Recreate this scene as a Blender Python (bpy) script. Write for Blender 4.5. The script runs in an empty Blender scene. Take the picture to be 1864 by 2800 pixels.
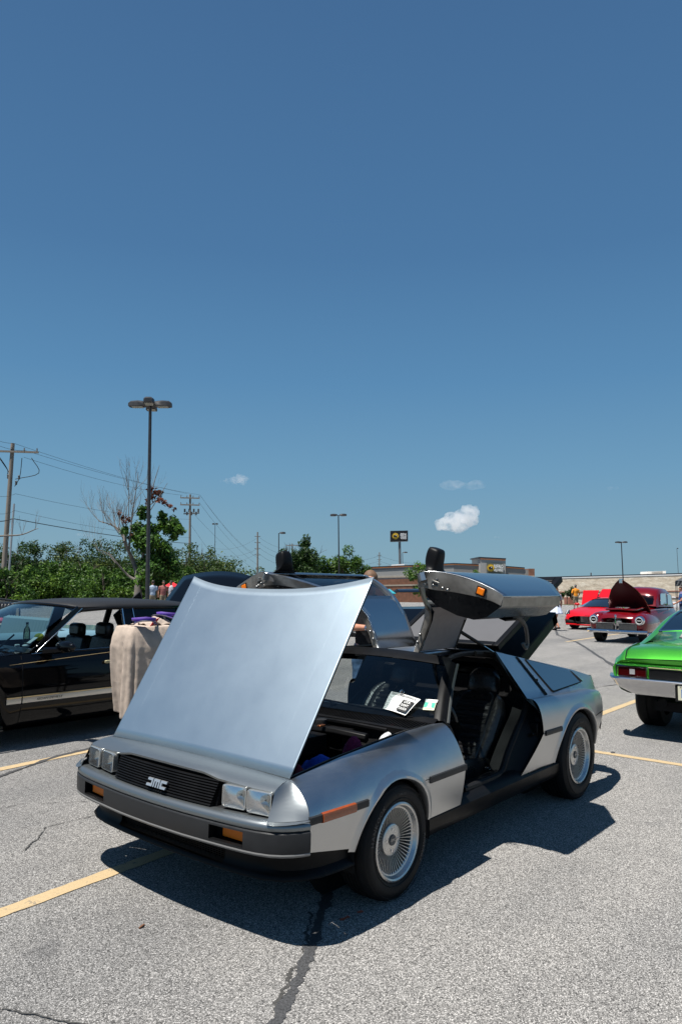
import bpy, bmesh, math, random
import numpy as np
from mathutils import Vector, Matrix, Quaternion
R = math.radians
random.seed(7)
rng = np.random.default_rng(11)
scn = bpy.context.scene
col = scn.collection

# ------------------------------------------------------------------ camera
FPX, PW, PH = 2004.55, 1864.0, 2800.0
CAM = Vector((3.2407, 3.1398, 1.6094))
YAW, PITCH, ROLL = 3.83088, 0.09924, 0.013143
cf = Vector((math.cos(YAW)*math.cos(PITCH), math.sin(YAW)*math.cos(PITCH), math.sin(PITCH)))
r0 = cf.cross(Vector((0, 0, 1))).normalized(); u0 = r0.cross(cf)
cr_ = r0*math.cos(ROLL)+u0*math.sin(ROLL); cu_ = -r0*math.sin(ROLL)+u0*math.cos(ROLL)
cd = bpy.data.cameras.new('camera'); cam = bpy.data.objects.new('camera', cd); col.objects.link(cam)
cam.matrix_world = Matrix(((cr_.x, cu_.x, -cf.x, CAM.x), (cr_.y, cu_.y, -cf.y, CAM.y), (cr_.z, cu_.z, -cf.z, CAM.z), (0, 0, 0, 1)))
cd.sensor_fit = 'HORIZONTAL'; cd.sensor_width = 36; cd.lens = FPX/PW*36
cd.clip_start = 0.05; cd.clip_end = 12000
scn.camera = cam

# ------------------------------------------------------------------ world, sun, exposure
SUN = Vector((0.365, -0.085, 1.0)).normalized()
w = bpy.data.worlds.new('World'); scn.world = w; w.use_nodes = True
nt = w.node_tree; nt.nodes.clear()
sky = nt.nodes.new('ShaderNodeTexSky'); sky.sky_type = 'NISHITA'; sky.sun_disc = False
sky.sun_elevation = math.asin(SUN.z); sky.sun_rotation = math.atan2(SUN.x, SUN.y)
sky.altitude = 0; sky.air_density = 1.0; sky.dust_density = 0.6; sky.ozone_density = 2.5
# the measured deep polarised blue of that day, by elevation, the same all round the compass
tcw = nt.nodes.new('ShaderNodeTexCoord'); sxyz = nt.nodes.new('ShaderNodeSeparateXYZ'); nt.links.new(tcw.outputs['Generated'], sxyz.inputs[0])
rmp = nt.nodes.new('ShaderNodeValToRGB'); nt.links.new(sxyz.outputs[2], rmp.inputs[0])
st = [(0.0, (.215, .370, .455)), (.05, (.200, .362, .475)), (.15, (.145, .320, .490)), (.27, (.096, .250, .445)), (.42, (.068, .183, .362)), (.65, (.054, .143, .300)), (1.0, (.046, .122, .262))]
while len(rmp.color_ramp.elements) < len(st): rmp.color_ramp.elements.new(.5)
for e, (p, c) in zip(rmp.color_ramp.elements, st): e.position = p; e.color = (*[min(x, 1) for x in c], 1)
sc_ = nt.nodes.new('ShaderNodeVectorMath'); sc_.operation = 'SCALE'; sc_.inputs['Scale'].default_value = 10.5; nt.links.new(rmp.outputs[0], sc_.inputs[0])
mxw = nt.nodes.new('ShaderNodeMix'); mxw.data_type = 'RGBA'; mxw.inputs[0].default_value = .93; nt.links.new(sky.outputs[0], mxw.inputs[6]); nt.links.new(sc_.outputs[0], mxw.inputs[7])
bgn = nt.nodes.new('ShaderNodeBackground'); bgn.inputs[1].default_value = 0.060
out = nt.nodes.new('ShaderNodeOutputWorld')
nt.links.new(mxw.outputs[2], bgn.inputs[0]); nt.links.new(bgn.outputs[0], out.inputs[0])
sl = bpy.data.lights.new('sun', 'SUN'); sl.energy = 4.6; sl.angle = R(0.53); sl.color = (1.0, 0.965, 0.9)
so = bpy.data.objects.new('sun', sl); col.objects.link(so)
so.rotation_euler = SUN.to_track_quat('Z', 'Y').to_euler(); so.location = (0, 0, 30)
vs = scn.view_settings; vs.view_transform = 'Standard'; vs.look = 'None'; vs.exposure = 0.7; vs.gamma = 1.0; vs.use_curve_mapping = False
scn.render.engine = 'CYCLES'
scn.cycles.transparent_max_bounces = 24; scn.cycles.max_bounces = 10; scn.cycles.volume_bounces = 4

# ------------------------------------------------------------------ helpers
UPV = Vector((0.01437, -0.01929, 0.99971)).normalized()      # plumb line (the lot has a slight cross fall)
def ray(px, py): return cf + cr_*((px-PW/2)/FPX) - cu_*((py-PH/2)/FPX)
HD = Vector((math.cos(YAW), math.sin(YAW), 0))
def at(px, py, dist):
    d = ray(px, py); return CAM + d*(dist/(d.x*HD.x+d.y*HD.y))
def aty(px, py, y):
    d = ray(px, py); return CAM + d*((y-CAM.y)/d.y)
def atx(px, py, x):
    d = ray(px, py); return CAM + d*((x-CAM.x)/d.x)
def atz(px, py, z=0.0):
    d = ray(px, py); return CAM + d*((z-CAM.z)/d.z)
def ground_z(x, y):
    d = math.hypot(x-3, y-3); return -0.0175*max(0.0, min(d, 400)-55)
def on_ground(px, dist):
    p = at(px, 1600, dist); return Vector((p.x, p.y, ground_z(p.x, p.y)))

def link(o, parent=None):
    col.objects.link(o)
    if parent is not None: o.parent = parent
    return o
def props(o, label=None, cat=None, group=None, kind=None):
    if label: o['label'] = label
    if cat: o['category'] = cat
    if group: o['group'] = group
    if kind: o['kind'] = kind
    return o
def thing(name, label, cat, loc=(0, 0, 0), rz=0.0, group=None):
    o = bpy.data.objects.new(name, None); o.empty_display_size = 0.2
    o.location = loc; o.rotation_euler = (0, 0, rz); link(o)
    return props(o, label, cat, group)
def mesh_from(name, V, F, mat=None, smooth=True, sharp=40, fm=None):
    me = bpy.data.meshes.new(name)
    me.from_pydata([tuple(v) for v in V], [], [tuple(f) for f in F]); me.update()
    if mat is not None:
        for m in (mat if isinstance(mat, (list, tuple)) else [mat]): me.materials.append(m)
    if fm is not None: me.polygons.foreach_set('material_index', fm)
    if smooth:
        me.polygons.foreach_set('use_smooth', [True]*len(me.polygons))
        if sharp: me.set_sharp_from_angle(angle=R(sharp))
    return me
def obj(name, me, parent=None, solid=0, bevel=0, sub=0, off=-1.0):
    o = bpy.data.objects.new(name, me); link(o, parent)
    if solid:
        m = o.modifiers.new('s', 'SOLIDIFY'); m.thickness = solid; m.offset = off
    if bevel:
        m = o.modifiers.new('b', 'BEVEL'); m.width = bevel; m.segments = 2; m.limit_method = 'ANGLE'; m.angle_limit = R(40)
    if sub:
        m = o.modifiers.new('u', 'SUBSURF'); m.levels = sub; m.render_levels = sub
    return o

class MB:
    """collects geometry for one mesh object"""
    def __init__(s): s.V = []; s.F = []; s.M = []
    def add(s, V, F, mi=0):
        n = len(s.V); s.V += [Vector(v) for v in V]; s.F += [tuple(i+n for i in f) for f in F]; s.M += [mi]*len(F); return s
    def box(s, c, d, rot=None, mi=0, taper=1.0):
        V = [Vector((x*d[0]/2*(taper if z > 0 else 1), y*d[1]/2*(taper if z > 0 else 1), z*d[2]/2)) for x in (-1, 1) for y in (-1, 1) for z in (-1, 1)]
        if rot is not None: V = [rot @ v for v in V]
        c = Vector(c)
        return s.add([v+c for v in V], [(0, 1, 3, 2), (4, 6, 7, 5), (0, 4, 5, 1), (2, 3, 7, 6), (0, 2, 6, 4), (1, 5, 7, 3)], mi)
    def hexa(s, P, mi=0):   # 8 pts: bottom 4 ring, top 4 ring
        return s.add(P, [(3, 2, 1, 0), (4, 5, 6, 7), (0, 1, 5, 4), (1, 2, 6, 5), (2, 3, 7, 6), (3, 0, 4, 7)], mi)
    def grid(s, rows, mi=0, closed=False):
        n = len(rows[0]); V = [v for r in rows for v in r]; F = []
        for i in range(len(rows)-1):
            for j in range(n if closed else n-1):
                k = (j+1) % n
                F.append((i*n+j, i*n+k, (i+1)*n+k, (i+1)*n+j))
        return s.add(V, F, mi)
    def tube(s, pts, r, n=8, mi=0, cap=True, flat=1.0):
        pts = [Vector(p) for p in pts]; rr = r if isinstance(r, (list, tuple)) else [r]*len(pts)
        rows = []; prev = None
        for i, p in enumerate(pts):
            d = (pts[min(i+1, len(pts)-1)]-pts[max(i-1, 0)])
            if d.length < 1e-9: d = Vector((0, 0, 1))
            d.normalize()
            a = prev if prev is not None else (Vector((0, 0, 1)) if abs(d.z) < .9 else Vector((1, 0, 0)))
            b = d.cross(a).normalized(); a = b.cross(d).normalized(); prev = a
            rows.append([p + (a*math.cos(t)*flat + b*math.sin(t))*rr[i] for t in [2*math.pi*k/n for k in range(n)]])
        s.grid(rows, mi, True)
        if cap:
            m = len(s.V)-n*len(rows)
            s.F.append(tuple(m+k for k in range(n))[::-1]); s.F.append(tuple(m+n*(len(rows)-1)+k for k in range(n))); s.M += [mi, mi]
        return s
    def lathe(s, prof, c, axis, n=32, mi=0, ref=None):
        axis = Vector(axis).normalized(); c = Vector(c)
        a = Vector(ref) if ref else (Vector((0, 0, 1)) if abs(axis.z) < .9 else Vector((1, 0, 0)))
        b = axis.cross(a).normalized(); a = b.cross(axis)
        rows = [[c + axis*h + (a*math.cos(t)+b*math.sin(t))*r for t in [2*math.pi*k/n for k in range(n)]] for r, h in prof]
        return s.grid(rows, mi, True)
    def disc(s, c, axis, r, n=24, mi=0):
        axis = Vector(axis).normalized(); a = Vector((0, 0, 1)) if abs(axis.z) < .9 else Vector((1, 0, 0))
        b = axis.cross(a).normalized(); a = b.cross(axis); c = Vector(c)
        return s.add([c+(a*math.cos(t)+b*math.sin(t))*r for t in [2*math.pi*k/n for k in range(n)]], [tuple(range(n))], mi)
    def ball(s, c, r, n=10, mi=0):
        rx, ry, rz = r if isinstance(r, (list, tuple)) else (r, r, r); c = Vector(c)
        rows = [[c+Vector((rx*math.sin(p)*math.cos(t), ry*math.sin(p)*math.sin(t), rz*math.cos(p))) for t in [2*math.pi*k/(n*2) for k in range(n*2)]] for p in [max(.02, min(math.pi-.02, math.pi*i/n)) for i in range(n+1)]]
        return s.grid(rows, mi, True)
    def poly(s, P, mi=0): return s.add(P, [tuple(range(len(P)))], mi)
    def prism(s, P, d, mi=0):
        n = len(P); d = Vector(d); P = [Vector(p) for p in P]
        return s.add(P+[p+d for p in P], [tuple(range(n))[::-1], tuple(range(n, 2*n))]+[(i, (i+1) % n, (i+1) % n+n, i+n) for i in range(n)], mi)
    def build(s, name, mat, parent=None, smooth=True, sharp=40, **k):
        return obj(name, mesh_from(name, s.V, s.F, mat, smooth, sharp, s.M if isinstance(mat, (list, tuple)) else None), parent, **k)

def lerp(a, b, t): return a+(b-a)*t
def interp(x, T):   # table of (x, v...) ascending in x
    if x <= T[0][0]: return T[0][1] if len(T[0]) == 2 else T[0][1:]
    for a, b in zip(T, T[1:]):
        if x <= b[0]:
            t = (x-a[0])/(b[0]-a[0])
            if len(a) == 2: return lerp(a[1], b[1], t)
            return tuple(lerp(p, q, t) for p, q in zip(a[1:], b[1:]))
    return T[-1][1] if len(T[-1]) == 2 else T[-1][1:]
def crom(P, n, closed=False):
    P = [Vector(p) for p in P]; out = []; m = len(P)
    segs = m if closed else m-1
    for k in range(n+1 if not closed else n):
        t = k/n*segs; i = min(int(t), segs-1); f = t-i
        g = (lambda j: P[j % m]) if closed else (lambda j: P[j] if 0 <= j < m else (P[0]*2-P[1] if j < 0 else P[-1]*2-P[-2]))
        a, b, c, d = g(i-1), g(i), g(i+1), g(i+2)
        out.append(0.5*((2*b)+(c-a)*f+(2*a-5*b+4*c-d)*f*f+(3*b-a-3*c+d)*f**3))
    return out
def text_mesh(s, size=1.0, ext=0.0, bold=0.0, space=1.0, align='CENTER', shear=0.0):
    cu = bpy.data.curves.new('lettering', 'FONT'); cu.body = s; cu.size = size; cu.extrude = ext; cu.offset = bold
    cu.space_character = space; cu.align_x = align; cu.align_y = 'CENTER'; cu.resolution_u = 3; cu.shear = shear
    o = bpy.data.objects.new('lettering', cu); col.objects.link(o)
    dg = bpy.context.evaluated_depsgraph_get()
    me = bpy.data.meshes.new_from_object(o.evaluated_get(dg))
    V = [v.co.copy() for v in me.vertices]; F = [tuple(p.vertices) for p in me.polygons]
    bpy.data.objects.remove(o); bpy.data.curves.remove(cu); bpy.data.meshes.remove(me)
    return V, F
def place_text(mb, s, o, X, Y, size, ext=0.001, mi=0, xs=1.0, **k):
    V, F = text_mesh(s, size, ext, **k); V = [Vector((v.x*xs, v.y, v.z)) for v in V]; X = Vector(X).normalized(); Y = Vector(Y).normalized(); Z = X.cross(Y)
    mb.add([Vector(o)+X*v.x+Y*v.y+Z*v.z for v in V], F, mi)

# ------------------------------------------------------------------ materials
def newmat(name):
    m = bpy.data.materials.new(name); m.use_nodes = True; t = m.node_tree
    return m, t, t.nodes['Principled BSDF']
def N(t, k, **kw):
    n = t.nodes.new(k)
    for a, b in kw.items(): setattr(n, a, b)
    return n
def ramp(t, src, stops):
    r = N(t, 'ShaderNodeValToRGB'); e = r.color_ramp.elements
    while len(e) < len(stops): e.new(0.5)
    for i, (p, c) in enumerate(stops):
        e[i].position = p; e[i].color = (*c, 1) if len(c) == 3 else c
    t.links.new(src, r.inputs[0]); return r
def mat(name, c, rough=.5, metal=0.0, var=0.0, vscale=8.0, bump=0.0, bscale=60.0, coat=0.0, spec=None, trans=0, alpha=1, aniso=0, stretch=None, emit=None):
    m, t, b = newmat(name)
    b.inputs['Base Color'].default_value = (*c, 1); b.inputs['Roughness'].default_value = rough; b.inputs['Metallic'].default_value = metal
    if metal < .5 and max(c) < .03 and spec is None: b.inputs['Specular IOR Level'].default_value = .28
    if coat: b.inputs['Coat Weight'].default_value = coat; b.inputs['Coat Roughness'].default_value = 0.03
    if spec is not None: b.inputs['Specular IOR Level'].default_value = spec
    if aniso: b.inputs['Anisotropic'].default_value = aniso
    tc = N(t, 'ShaderNodeTexCoord'); src = tc.outputs['Object']
    if stretch:
        mp = N(t, 'ShaderNodeMapping'); mp.inputs['Scale'].default_value = stretch; t.links.new(src, mp.inputs[0]); src = mp.outputs[0]
    if var:
        n = N(t, 'ShaderNodeTexNoise'); n.inputs['Scale'].default_value = vscale; n.inputs['Detail'].default_value = 5; t.links.new(src, n.inputs['Vector'])
        r = ramp(t, n.outputs[0], [(.25, tuple(max(0, x*(1-var)) for x in c)), (.75, tuple(min(1, x*(1+var)) for x in c))])
        t.links.new(r.outputs[0], b.inputs['Base Color'])
        rr = ramp(t, n.outputs[0], [(.2, (max(0, rough-.08),)*3), (.8, (min(1, rough+.08),)*3)]); t.links.new(rr.outputs[0], b.inputs['Roughness'])
    if bump:
        n2 = N(t, 'ShaderNodeTexNoise'); n2.inputs['Scale'].default_value = bscale; n2.inputs['Detail'].default_value = 4; t.links.new(src, n2.inputs['Vector'])
        bp = N(t, 'ShaderNodeBump'); bp.inputs['Strength'].default_value = bump; bp.inputs['Distance'].default_value = .01
        t.links.new(n2.outputs[0], bp.inputs['Height']); t.links.new(bp.outputs[0], b.inputs['Normal'])
    return m
def glass_mat(name, tint=(.5, .55, .55), rough=0.0, ior=1.45, refl=1.0):
    m = bpy.data.materials.new(name); m.use_nodes = True; t = m.node_tree; t.nodes.clear()
    o = N(t, 'ShaderNodeOutputMaterial'); mx = N(t, 'ShaderNodeMixShader'); tr = N(t, 'ShaderNodeBsdfTransparent'); gl = N(t, 'ShaderNodeBsdfGlossy')
    fr = N(t, 'ShaderNodeFresnel'); fr.inputs[0].default_value = ior
    tr.inputs[0].default_value = (*tint, 1); gl.inputs['Roughness'].default_value = rough; gl.inputs[0].default_value = (refl,)*3+(1,)
    t.links.new(fr.outputs[0], mx.inputs[0]); t.links.new(tr.outputs[0], mx.inputs[1]); t.links.new(gl.outputs[0], mx.inputs[2]); t.links.new(mx.outputs[0], o.inputs[0])
    return m
def steel_mat(name, base=(.50, .50, .495), rough=.34, stretch=(3, 3, 120), metal=.9, blot=1.0):
    m, t, b = newmat(name); b.inputs['Metallic'].default_value = metal
    tc = N(t, 'ShaderNodeTexCoord'); mp = N(t, 'ShaderNodeMapping'); mp.inputs['Scale'].default_value = stretch
    t.links.new(tc.outputs['Object'], mp.inputs[0])
    n = N(t, 'ShaderNodeTexNoise'); n.inputs['Scale'].default_value = 6; n.inputs['Detail'].default_value = 6; t.links.new(mp.outputs[0], n.inputs['Vector'])
    n2 = N(t, 'ShaderNodeTexNoise'); n2.inputs['Scale'].default_value = 2.2; n2.inputs['Detail'].default_value = 6; n2.inputs['Roughness'].default_value = .65; t.links.new(tc.outputs['Object'], n2.inputs['Vector'])
    mixn = N(t, 'ShaderNodeMath', operation='MULTIPLY_ADD'); t.links.new(n.outputs[0], mixn.inputs[0]); mixn.inputs[1].default_value = .45; t.links.new(n2.outputs[0], mixn.inputs[2])
    r = ramp(t, mixn.outputs[0], [(.5, tuple(x*(1-.07*blot) for x in base)), (.95, tuple(min(1, x*(1+.06*blot)) for x in base))]); t.links.new(r.outputs[0], b.inputs['Base Color'])
    rr = ramp(t, mixn.outputs[0], [(.45, (rough-.05*blot,)*3), (1.0, (rough+.08*blot,)*3)]); t.links.new(rr.outputs[0], b.inputs['Roughness'])
    bp = N(t, 'ShaderNodeBump'); bp.inputs['Strength'].default_value = .02; bp.inputs['Distance'].default_value = .001
    t.links.new(n.outputs[0], bp.inputs['Height']); t.links.new(bp.outputs[0], b.inputs['Normal'])
    return m
def leaf_mat(name, a, b_, c):
    m, t, b = newmat(name)
    g = N(t, 'ShaderNodeNewGeometry')
    r0_ = ramp(t, g.outputs['Random Per Island'], [(0.0, a), (.55, b_), (1.0, c)]); tc = N(t, 'ShaderNodeTexCoord'); ns = N(t, 'ShaderNodeTexNoise'); ns.inputs['Scale'].default_value = .8; ns.inputs['Detail'].default_value = 3; t.links.new(tc.outputs['Object'], ns.inputs['Vector'])
    tn = ramp(t, ns.outputs[0], [(.35, (.50, .62, .55)), (.5, (1, 1, 1)), (.66, (1.45, 1.25, 1.0))]); r = N(t, 'ShaderNodeMix', data_type='RGBA', blend_type='MULTIPLY'); r.inputs[0].default_value = 1; t.links.new(r0_.outputs[0], r.inputs[6]); t.links.new(tn.outputs[0], r.inputs[7])
    t.links.new(r.outputs[2], b.inputs['Base Color'])
    b.inputs['Roughness'].default_value = .55; b.inputs['Specular IOR Level'].default_value = .3
    tl = N(t, 'ShaderNodeBsdfTranslucent'); t.links.new(r.outputs[2], tl.inputs[0])
    mx = N(t, 'ShaderNodeMixShader'); mx.inputs[0].default_value = .3
    o = t.nodes['Material Output']; t.links.new(b.outputs[0], mx.inputs[1]); t.links.new(tl.outputs[0], mx.inputs[2]); t.links.new(mx.outputs[0], o.inputs[0])
    return m

STEEL = steel_mat('brushed stainless steel', base=(.50, .51, .52), rough=.33, metal=1.0)
STEELD = steel_mat('brushed stainless door skin', base=(.44, .455, .47), rough=.23, metal=1.0, blot=.5)
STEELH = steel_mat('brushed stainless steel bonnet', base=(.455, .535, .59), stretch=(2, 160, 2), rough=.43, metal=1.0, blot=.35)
JAMB = mat('worn grey metal jamb', (.26, .24, .215), .42, .6, var=.35, vscale=14, bump=.05)
SILVER = mat('silver painted urethane', (.24, .26, .27), .34, .85)
DKGREY = mat('dark grey satin plastic', (.022, .0225, .024), .45, 0, var=.12, vscale=15, bump=.06, bscale=250)
BLACKP = mat('black plastic', (.006, .006, .0065), .42, 0, var=.2, vscale=10, bump=.02, bscale=120, spec=.12)
BLACKM = mat('matt black', (.004, .004, .0045), .8, 0, var=.2, vscale=10)
LEATHER = mat('black leather', (.011, .0113, .012), .31, 0, var=.25, vscale=30, bump=.25, bscale=55, spec=.5)
PLEAT = mat('pleated black leather', (.009, .009, .010), .42, 0, bump=.4, bscale=9, stretch=(1, .6, 9))
CARPET = mat('charcoal carpet', (.015, .015, .016), .95, 0, var=.4, vscale=60, bump=.5, bscale=200)
HEADLINER = mat('grey headliner cloth', (.30, .28, .285), .85, 0, var=.10, vscale=25, bump=.12, bscale=300)
RUBBER = mat('tyre rubber', (.010, .010, .0105), .6, 0, var=.25, vscale=20, bump=.15, bscale=90, spec=.2)
ALLOY = mat('silver alloy', (.56, .56, .55), .30, .9, var=.08, vscale=30)
CHROME = mat('chrome', (.75, .75, .76), .05, 1.0)
AMBER2 = mat('bright amber lens', (.75, .17, .004), .35, 0, spec=.3)
AMBER = mat('amber lens', (.28, .05, .005), .18, 0, var=.2, vscale=60, coat=.8)
REDLENS = mat('red lens', (.035, .001, .0015), .15, 0, var=.15, vscale=60, coat=.8)
GLASS_D = glass_mat('tinted glass', (.12, .14, .14))
GLASS_C = glass_mat('clear glass', (.72, .78, .78))
GLASS_B = glass_mat('dark rear glass', (.05, .06, .065))
WHITE = mat('white print paper', (.78, .78, .76), .6, 0, var=.03, vscale=30)
INK = mat('black ink', (.015, .015, .016), .6)

# ================================================================== SETTING
def asphalt_mat():
    m, t, b = newmat('weathered asphalt')
    tc = N(t, 'ShaderNodeTexCoord')
    v = N(t, 'ShaderNodeTexVoronoi'); v.inputs['Scale'].default_value = 210; t.links.new(tc.outputs['Object'], v.inputs['Vector'])
    sep = N(t, 'ShaderNodeSeparateColor'); t.links.new(v.outputs['Color'], sep.inputs[0])
    r1 = ramp(t, sep.outputs[0], [(0, (.06, .058, .057)), (.16, (.15, .145, .141)), (.5, (.27, .262, .252)), (.8, (.375, .363, .349)), (1, (.62, .60, .58))])
    dk = ramp(t, v.outputs['Distance'], [(.38, (1, 1, 1)), (.75, (.5, .5, .5))])
    mu = N(t, 'ShaderNodeMix', data_type='RGBA', blend_type='MULTIPLY'); mu.inputs[0].default_value = 1; t.links.new(r1.outputs[0], mu.inputs[6]); t.links.new(dk.outputs[0], mu.inputs[7])
    # far / mid scale mottling
    n = N(t, 'ShaderNodeTexNoise'); n.inputs['Scale'].default_value = .55; n.inputs['Detail'].default_value = 7; n.inputs['Roughness'].default_value = .62; t.links.new(tc.outputs['Object'], n.inputs['Vector'])
    r2 = ramp(t, n.outputs[0], [(.3, (.80, .803, .81)), (.5, (.97, .965, .955)), (.7, (1.12, 1.11, 1.09))])
    mp = N(t, 'ShaderNodeMapping'); mp.inputs['Scale'].default_value = (.10, 1.1, 1); mp.inputs['Rotation'].default_value = (0, 0, R(62)); t.links.new(tc.outputs['Object'], mp.inputs[0])
    n3 = N(t, 'ShaderNodeTexNoise'); n3.inputs['Scale'].default_value = .9; n3.inputs['Detail'].default_value = 5; t.links.new(mp.outputs[0], n3.inputs['Vector'])
    r3 = ramp(t, n3.outputs[0], [(.35, (.86, .865, .875)), (.6, (1.04, 1.035, 1.03))])
    mu2 = N(t, 'ShaderNodeMix', data_type='RGBA', blend_type='MULTIPLY'); mu2.inputs[0].default_value = 1; t.links.new(mu.outputs[2], mu2.inputs[6]); t.links.new(r2.outputs[0], mu2.inputs[7])
    mu3 = N(t, 'ShaderNodeMix', data_type='RGBA', blend_type='MULTIPLY'); mu3.inputs[0].default_value = 1; t.links.new(mu2.outputs[2], mu3.inputs[6]); t.links.new(r3.outputs[0], mu3.inputs[7])
    n5 = N(t, 'ShaderNodeTexNoise'); n5.inputs['Scale'].default_value = 1.1; n5.inputs['Detail'].default_value = 9; n5.inputs['Roughness'].default_value = .75; n5.inputs['Distortion'].default_value = .8; t.links.new(tc.outputs['Object'], n5.inputs['Vector'])
    r5 = ramp(t, n5.outputs[0], [(.60, (1, 1, 1)), (.70, (.70, .705, .72)), (.80, (.5, .505, .52))]); mu4 = N(t, 'ShaderNodeMix', data_type='RGBA', blend_type='MULTIPLY'); mu4.inputs[0].default_value = 1; t.links.new(mu3.outputs[2], mu4.inputs[6]); t.links.new(r5.outputs[0], mu4.inputs[7]); mu3 = mu4
    t.links.new(mu3.outputs[2], b.inputs['Base Color']); b.inputs['Roughness'].default_value = .85; b.inputs['Specular IOR Level'].default_value = .25; b.inputs['Diffuse Roughness'].default_value = 1.0
    n4 = N(t, 'ShaderNodeTexNoise'); n4.inputs['Scale'].default_value = 60; n4.inputs['Detail'].default_value = 4; t.links.new(tc.outputs['Object'], n4.inputs['Vector'])
    sub = N(t, 'ShaderNodeMath', operation='SUBTRACT'); t.links.new(n4.outputs[0], sub.inputs[0]); t.links.new(v.outputs['Distance'], sub.inputs[1])
    bp = N(t, 'ShaderNodeBump'); bp.inputs['Strength'].default_value = .55; bp.inputs['Distance'].default_value = .006
    t.links.new(sub.outputs[0], bp.inputs['Height']); t.links.new(bp.outputs[0], b.inputs['Normal'])
    return m
ASPH = asphalt_mat()
# parking lot: polar sheet centred near the camera so that the far fall of the ground is smooth
m = MB(); rad = [0, 2, 5, 10, 20, 35, 55, 75, 100, 130, 170, 230, 300, 400, 800, 2500, 6000]; rows = []
for r_ in rad:
    rows.append([Vector((3+r_*math.cos(a), 3+r_*math.sin(a), ground_z(3+r_*math.cos(a), 3+r_*math.sin(a)))) for a in [2*math.pi*k/72 for k in range(72)]])
m.grid(rows, 0, True)
g = m.build('parking_lot', ASPH, sharp=0); g['kind'] = 'structure'

def worn_paint(name, c):
    m, t, b = newmat(name); tc = N(t, 'ShaderNodeTexCoord')
    v = N(t, 'ShaderNodeTexVoronoi'); v.inputs['Scale'].default_value = 210; t.links.new(tc.outputs['Object'], v.inputs['Vector'])
    sep = N(t, 'ShaderNodeSeparateColor'); t.links.new(v.outputs['Color'], sep.inputs[0])
    n = N(t, 'ShaderNodeTexNoise'); n.inputs['Scale'].default_value = 6; n.inputs['Detail'].default_value = 8; n.inputs['Roughness'].default_value = .7; t.links.new(tc.outputs['Object'], n.inputs['Vector'])
    v2 = N(t, 'ShaderNodeTexVoronoi', feature='DISTANCE_TO_EDGE'); v2.inputs['Scale'].default_value = 7
    nn = N(t, 'ShaderNodeTexNoise'); nn.inputs['Scale'].default_value = 14; t.links.new(tc.outputs['Object'], nn.inputs['Vector'])
    ad = N(t, 'ShaderNodeMix', data_type='RGBA'); ad.inputs[0].default_value = .12; t.links.new(tc.outputs['Object'], ad.inputs[6]); t.links.new(nn.outputs[1], ad.inputs[7]); t.links.new(ad.outputs[2], v2.inputs['Vector'])
    crk = ramp(t, v2.outputs['Distance'], [(0.0, (0, 0, 0)), (.018, (1, 1, 1))])
    cm = ramp(t, n.outputs[0], [(.50, (1, 1, 1)), (.60, (0, 0, 0))])
    crk2 = N(t, 'ShaderNodeMath', operation='MAXIMUM'); t.links.new(crk.outputs[0], crk2.inputs[0]); t.links.new(cm.outputs[0], crk2.inputs[1])
    wear = N(t, 'ShaderNodeMath', operation='MULTIPLY_ADD'); t.links.new(sep.outputs[0], wear.inputs[0]); wear.inputs[1].default_value = .35; t.links.new(n.outputs[0], wear.inputs[2])
    wr = ramp(t, wear.outputs[0], [(.30, (.0, .0, .0)), (.38, (1, 1, 1))])
    mk = N(t, 'ShaderNodeMath', operation='MULTIPLY'); t.links.new(crk2.outputs[0], mk.inputs[0]); t.links.new(wr.outputs[0], mk.inputs[1])
    var = ramp(t, sep.outputs[1], [(0, tuple(x*.86 for x in c)), (1, tuple(min(1, x*1.08) for x in c))])
    mx = N(t, 'ShaderNodeMix', data_type='RGBA'); t.links.new(mk.outputs[0], mx.inputs[0]); mx.inputs[6].default_value = (.12, .115, .11, 1); t.links.new(var.outputs[0], mx.inputs[7])
    t.links.new(mx.outputs[2], b.inputs['Base Color']); b.inputs['Roughness'].default_value = .75
    bp = N(t, 'ShaderNodeBump'); bp.inputs['Strength'].default_value = .3; bp.inputs['Distance'].default_value = .004
    t.links.new(v.outputs['Distance'], bp.inputs['Height']); bp.invert = True; t.links.new(bp.outputs[0], b.inputs['Normal'])
    return m
PAINT = worn_paint('faded yellow line paint', (.46, .34, .19))
def strip(name, pts, w, mat_, z=.004, jit=0.0, kind='structure', step=.06, seed=1, wj=0.0):
    rr = random.Random(seed); P = [Vector((p[0], p[1], 0)) for p in pts]; L = []
    for a, b in zip(P, P[1:]):
        n = max(1, int((b-a).length/step))
        for k in range(n): L.append(a.lerp(b, k/n))
    L.append(P[-1]); rows = [[], []]; off = 0; ww = 1
    for i, p in enumerate(L):
        d = (L[min(i+1, len(L)-1)]-L[max(i-1, 0)]).normalized(); nrm = Vector((-d.y, d.x, 0))
        off = off*.9+rr.uniform(-1, 1)*jit; ww = max(.25, ww*.85+.15*(1+rr.uniform(-1, 1)*wj*3))
        for s, row in ((1, rows[0]), (-1, rows[1])):
            q = p+nrm*(off+s*(w/2*ww+rr.uniform(-1, 1)*min(.004, w*.05))); row.append(Vector((q.x, q.y, ground_z(q.x, q.y)+z)))
    m = MB(); m.grid(rows); o = m.build(name, mat_, smooth=False); o['kind'] = kind; return o
strip('parking_line', [(3.6, -.39), (1.4, -.49), (.35, -.555), (-4.05, -.50)], .10, PAINT, seed=2)
strip('parking_line', [(3.5, -3.06), (.1, -3.19), (-.6, -3.25), (-4.05, -3.3)], .10, PAINT, seed=3)
strip('parking_line', [(-4.09, -9), (-4.12, .0), (-4.10, 5.6)], .10, PAINT, seed=4)
strip('parking_line', [(-4.17, -.34), (-6.3, -.38), (-9.8, -.44)], .10, PAINT, seed=5)
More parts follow.
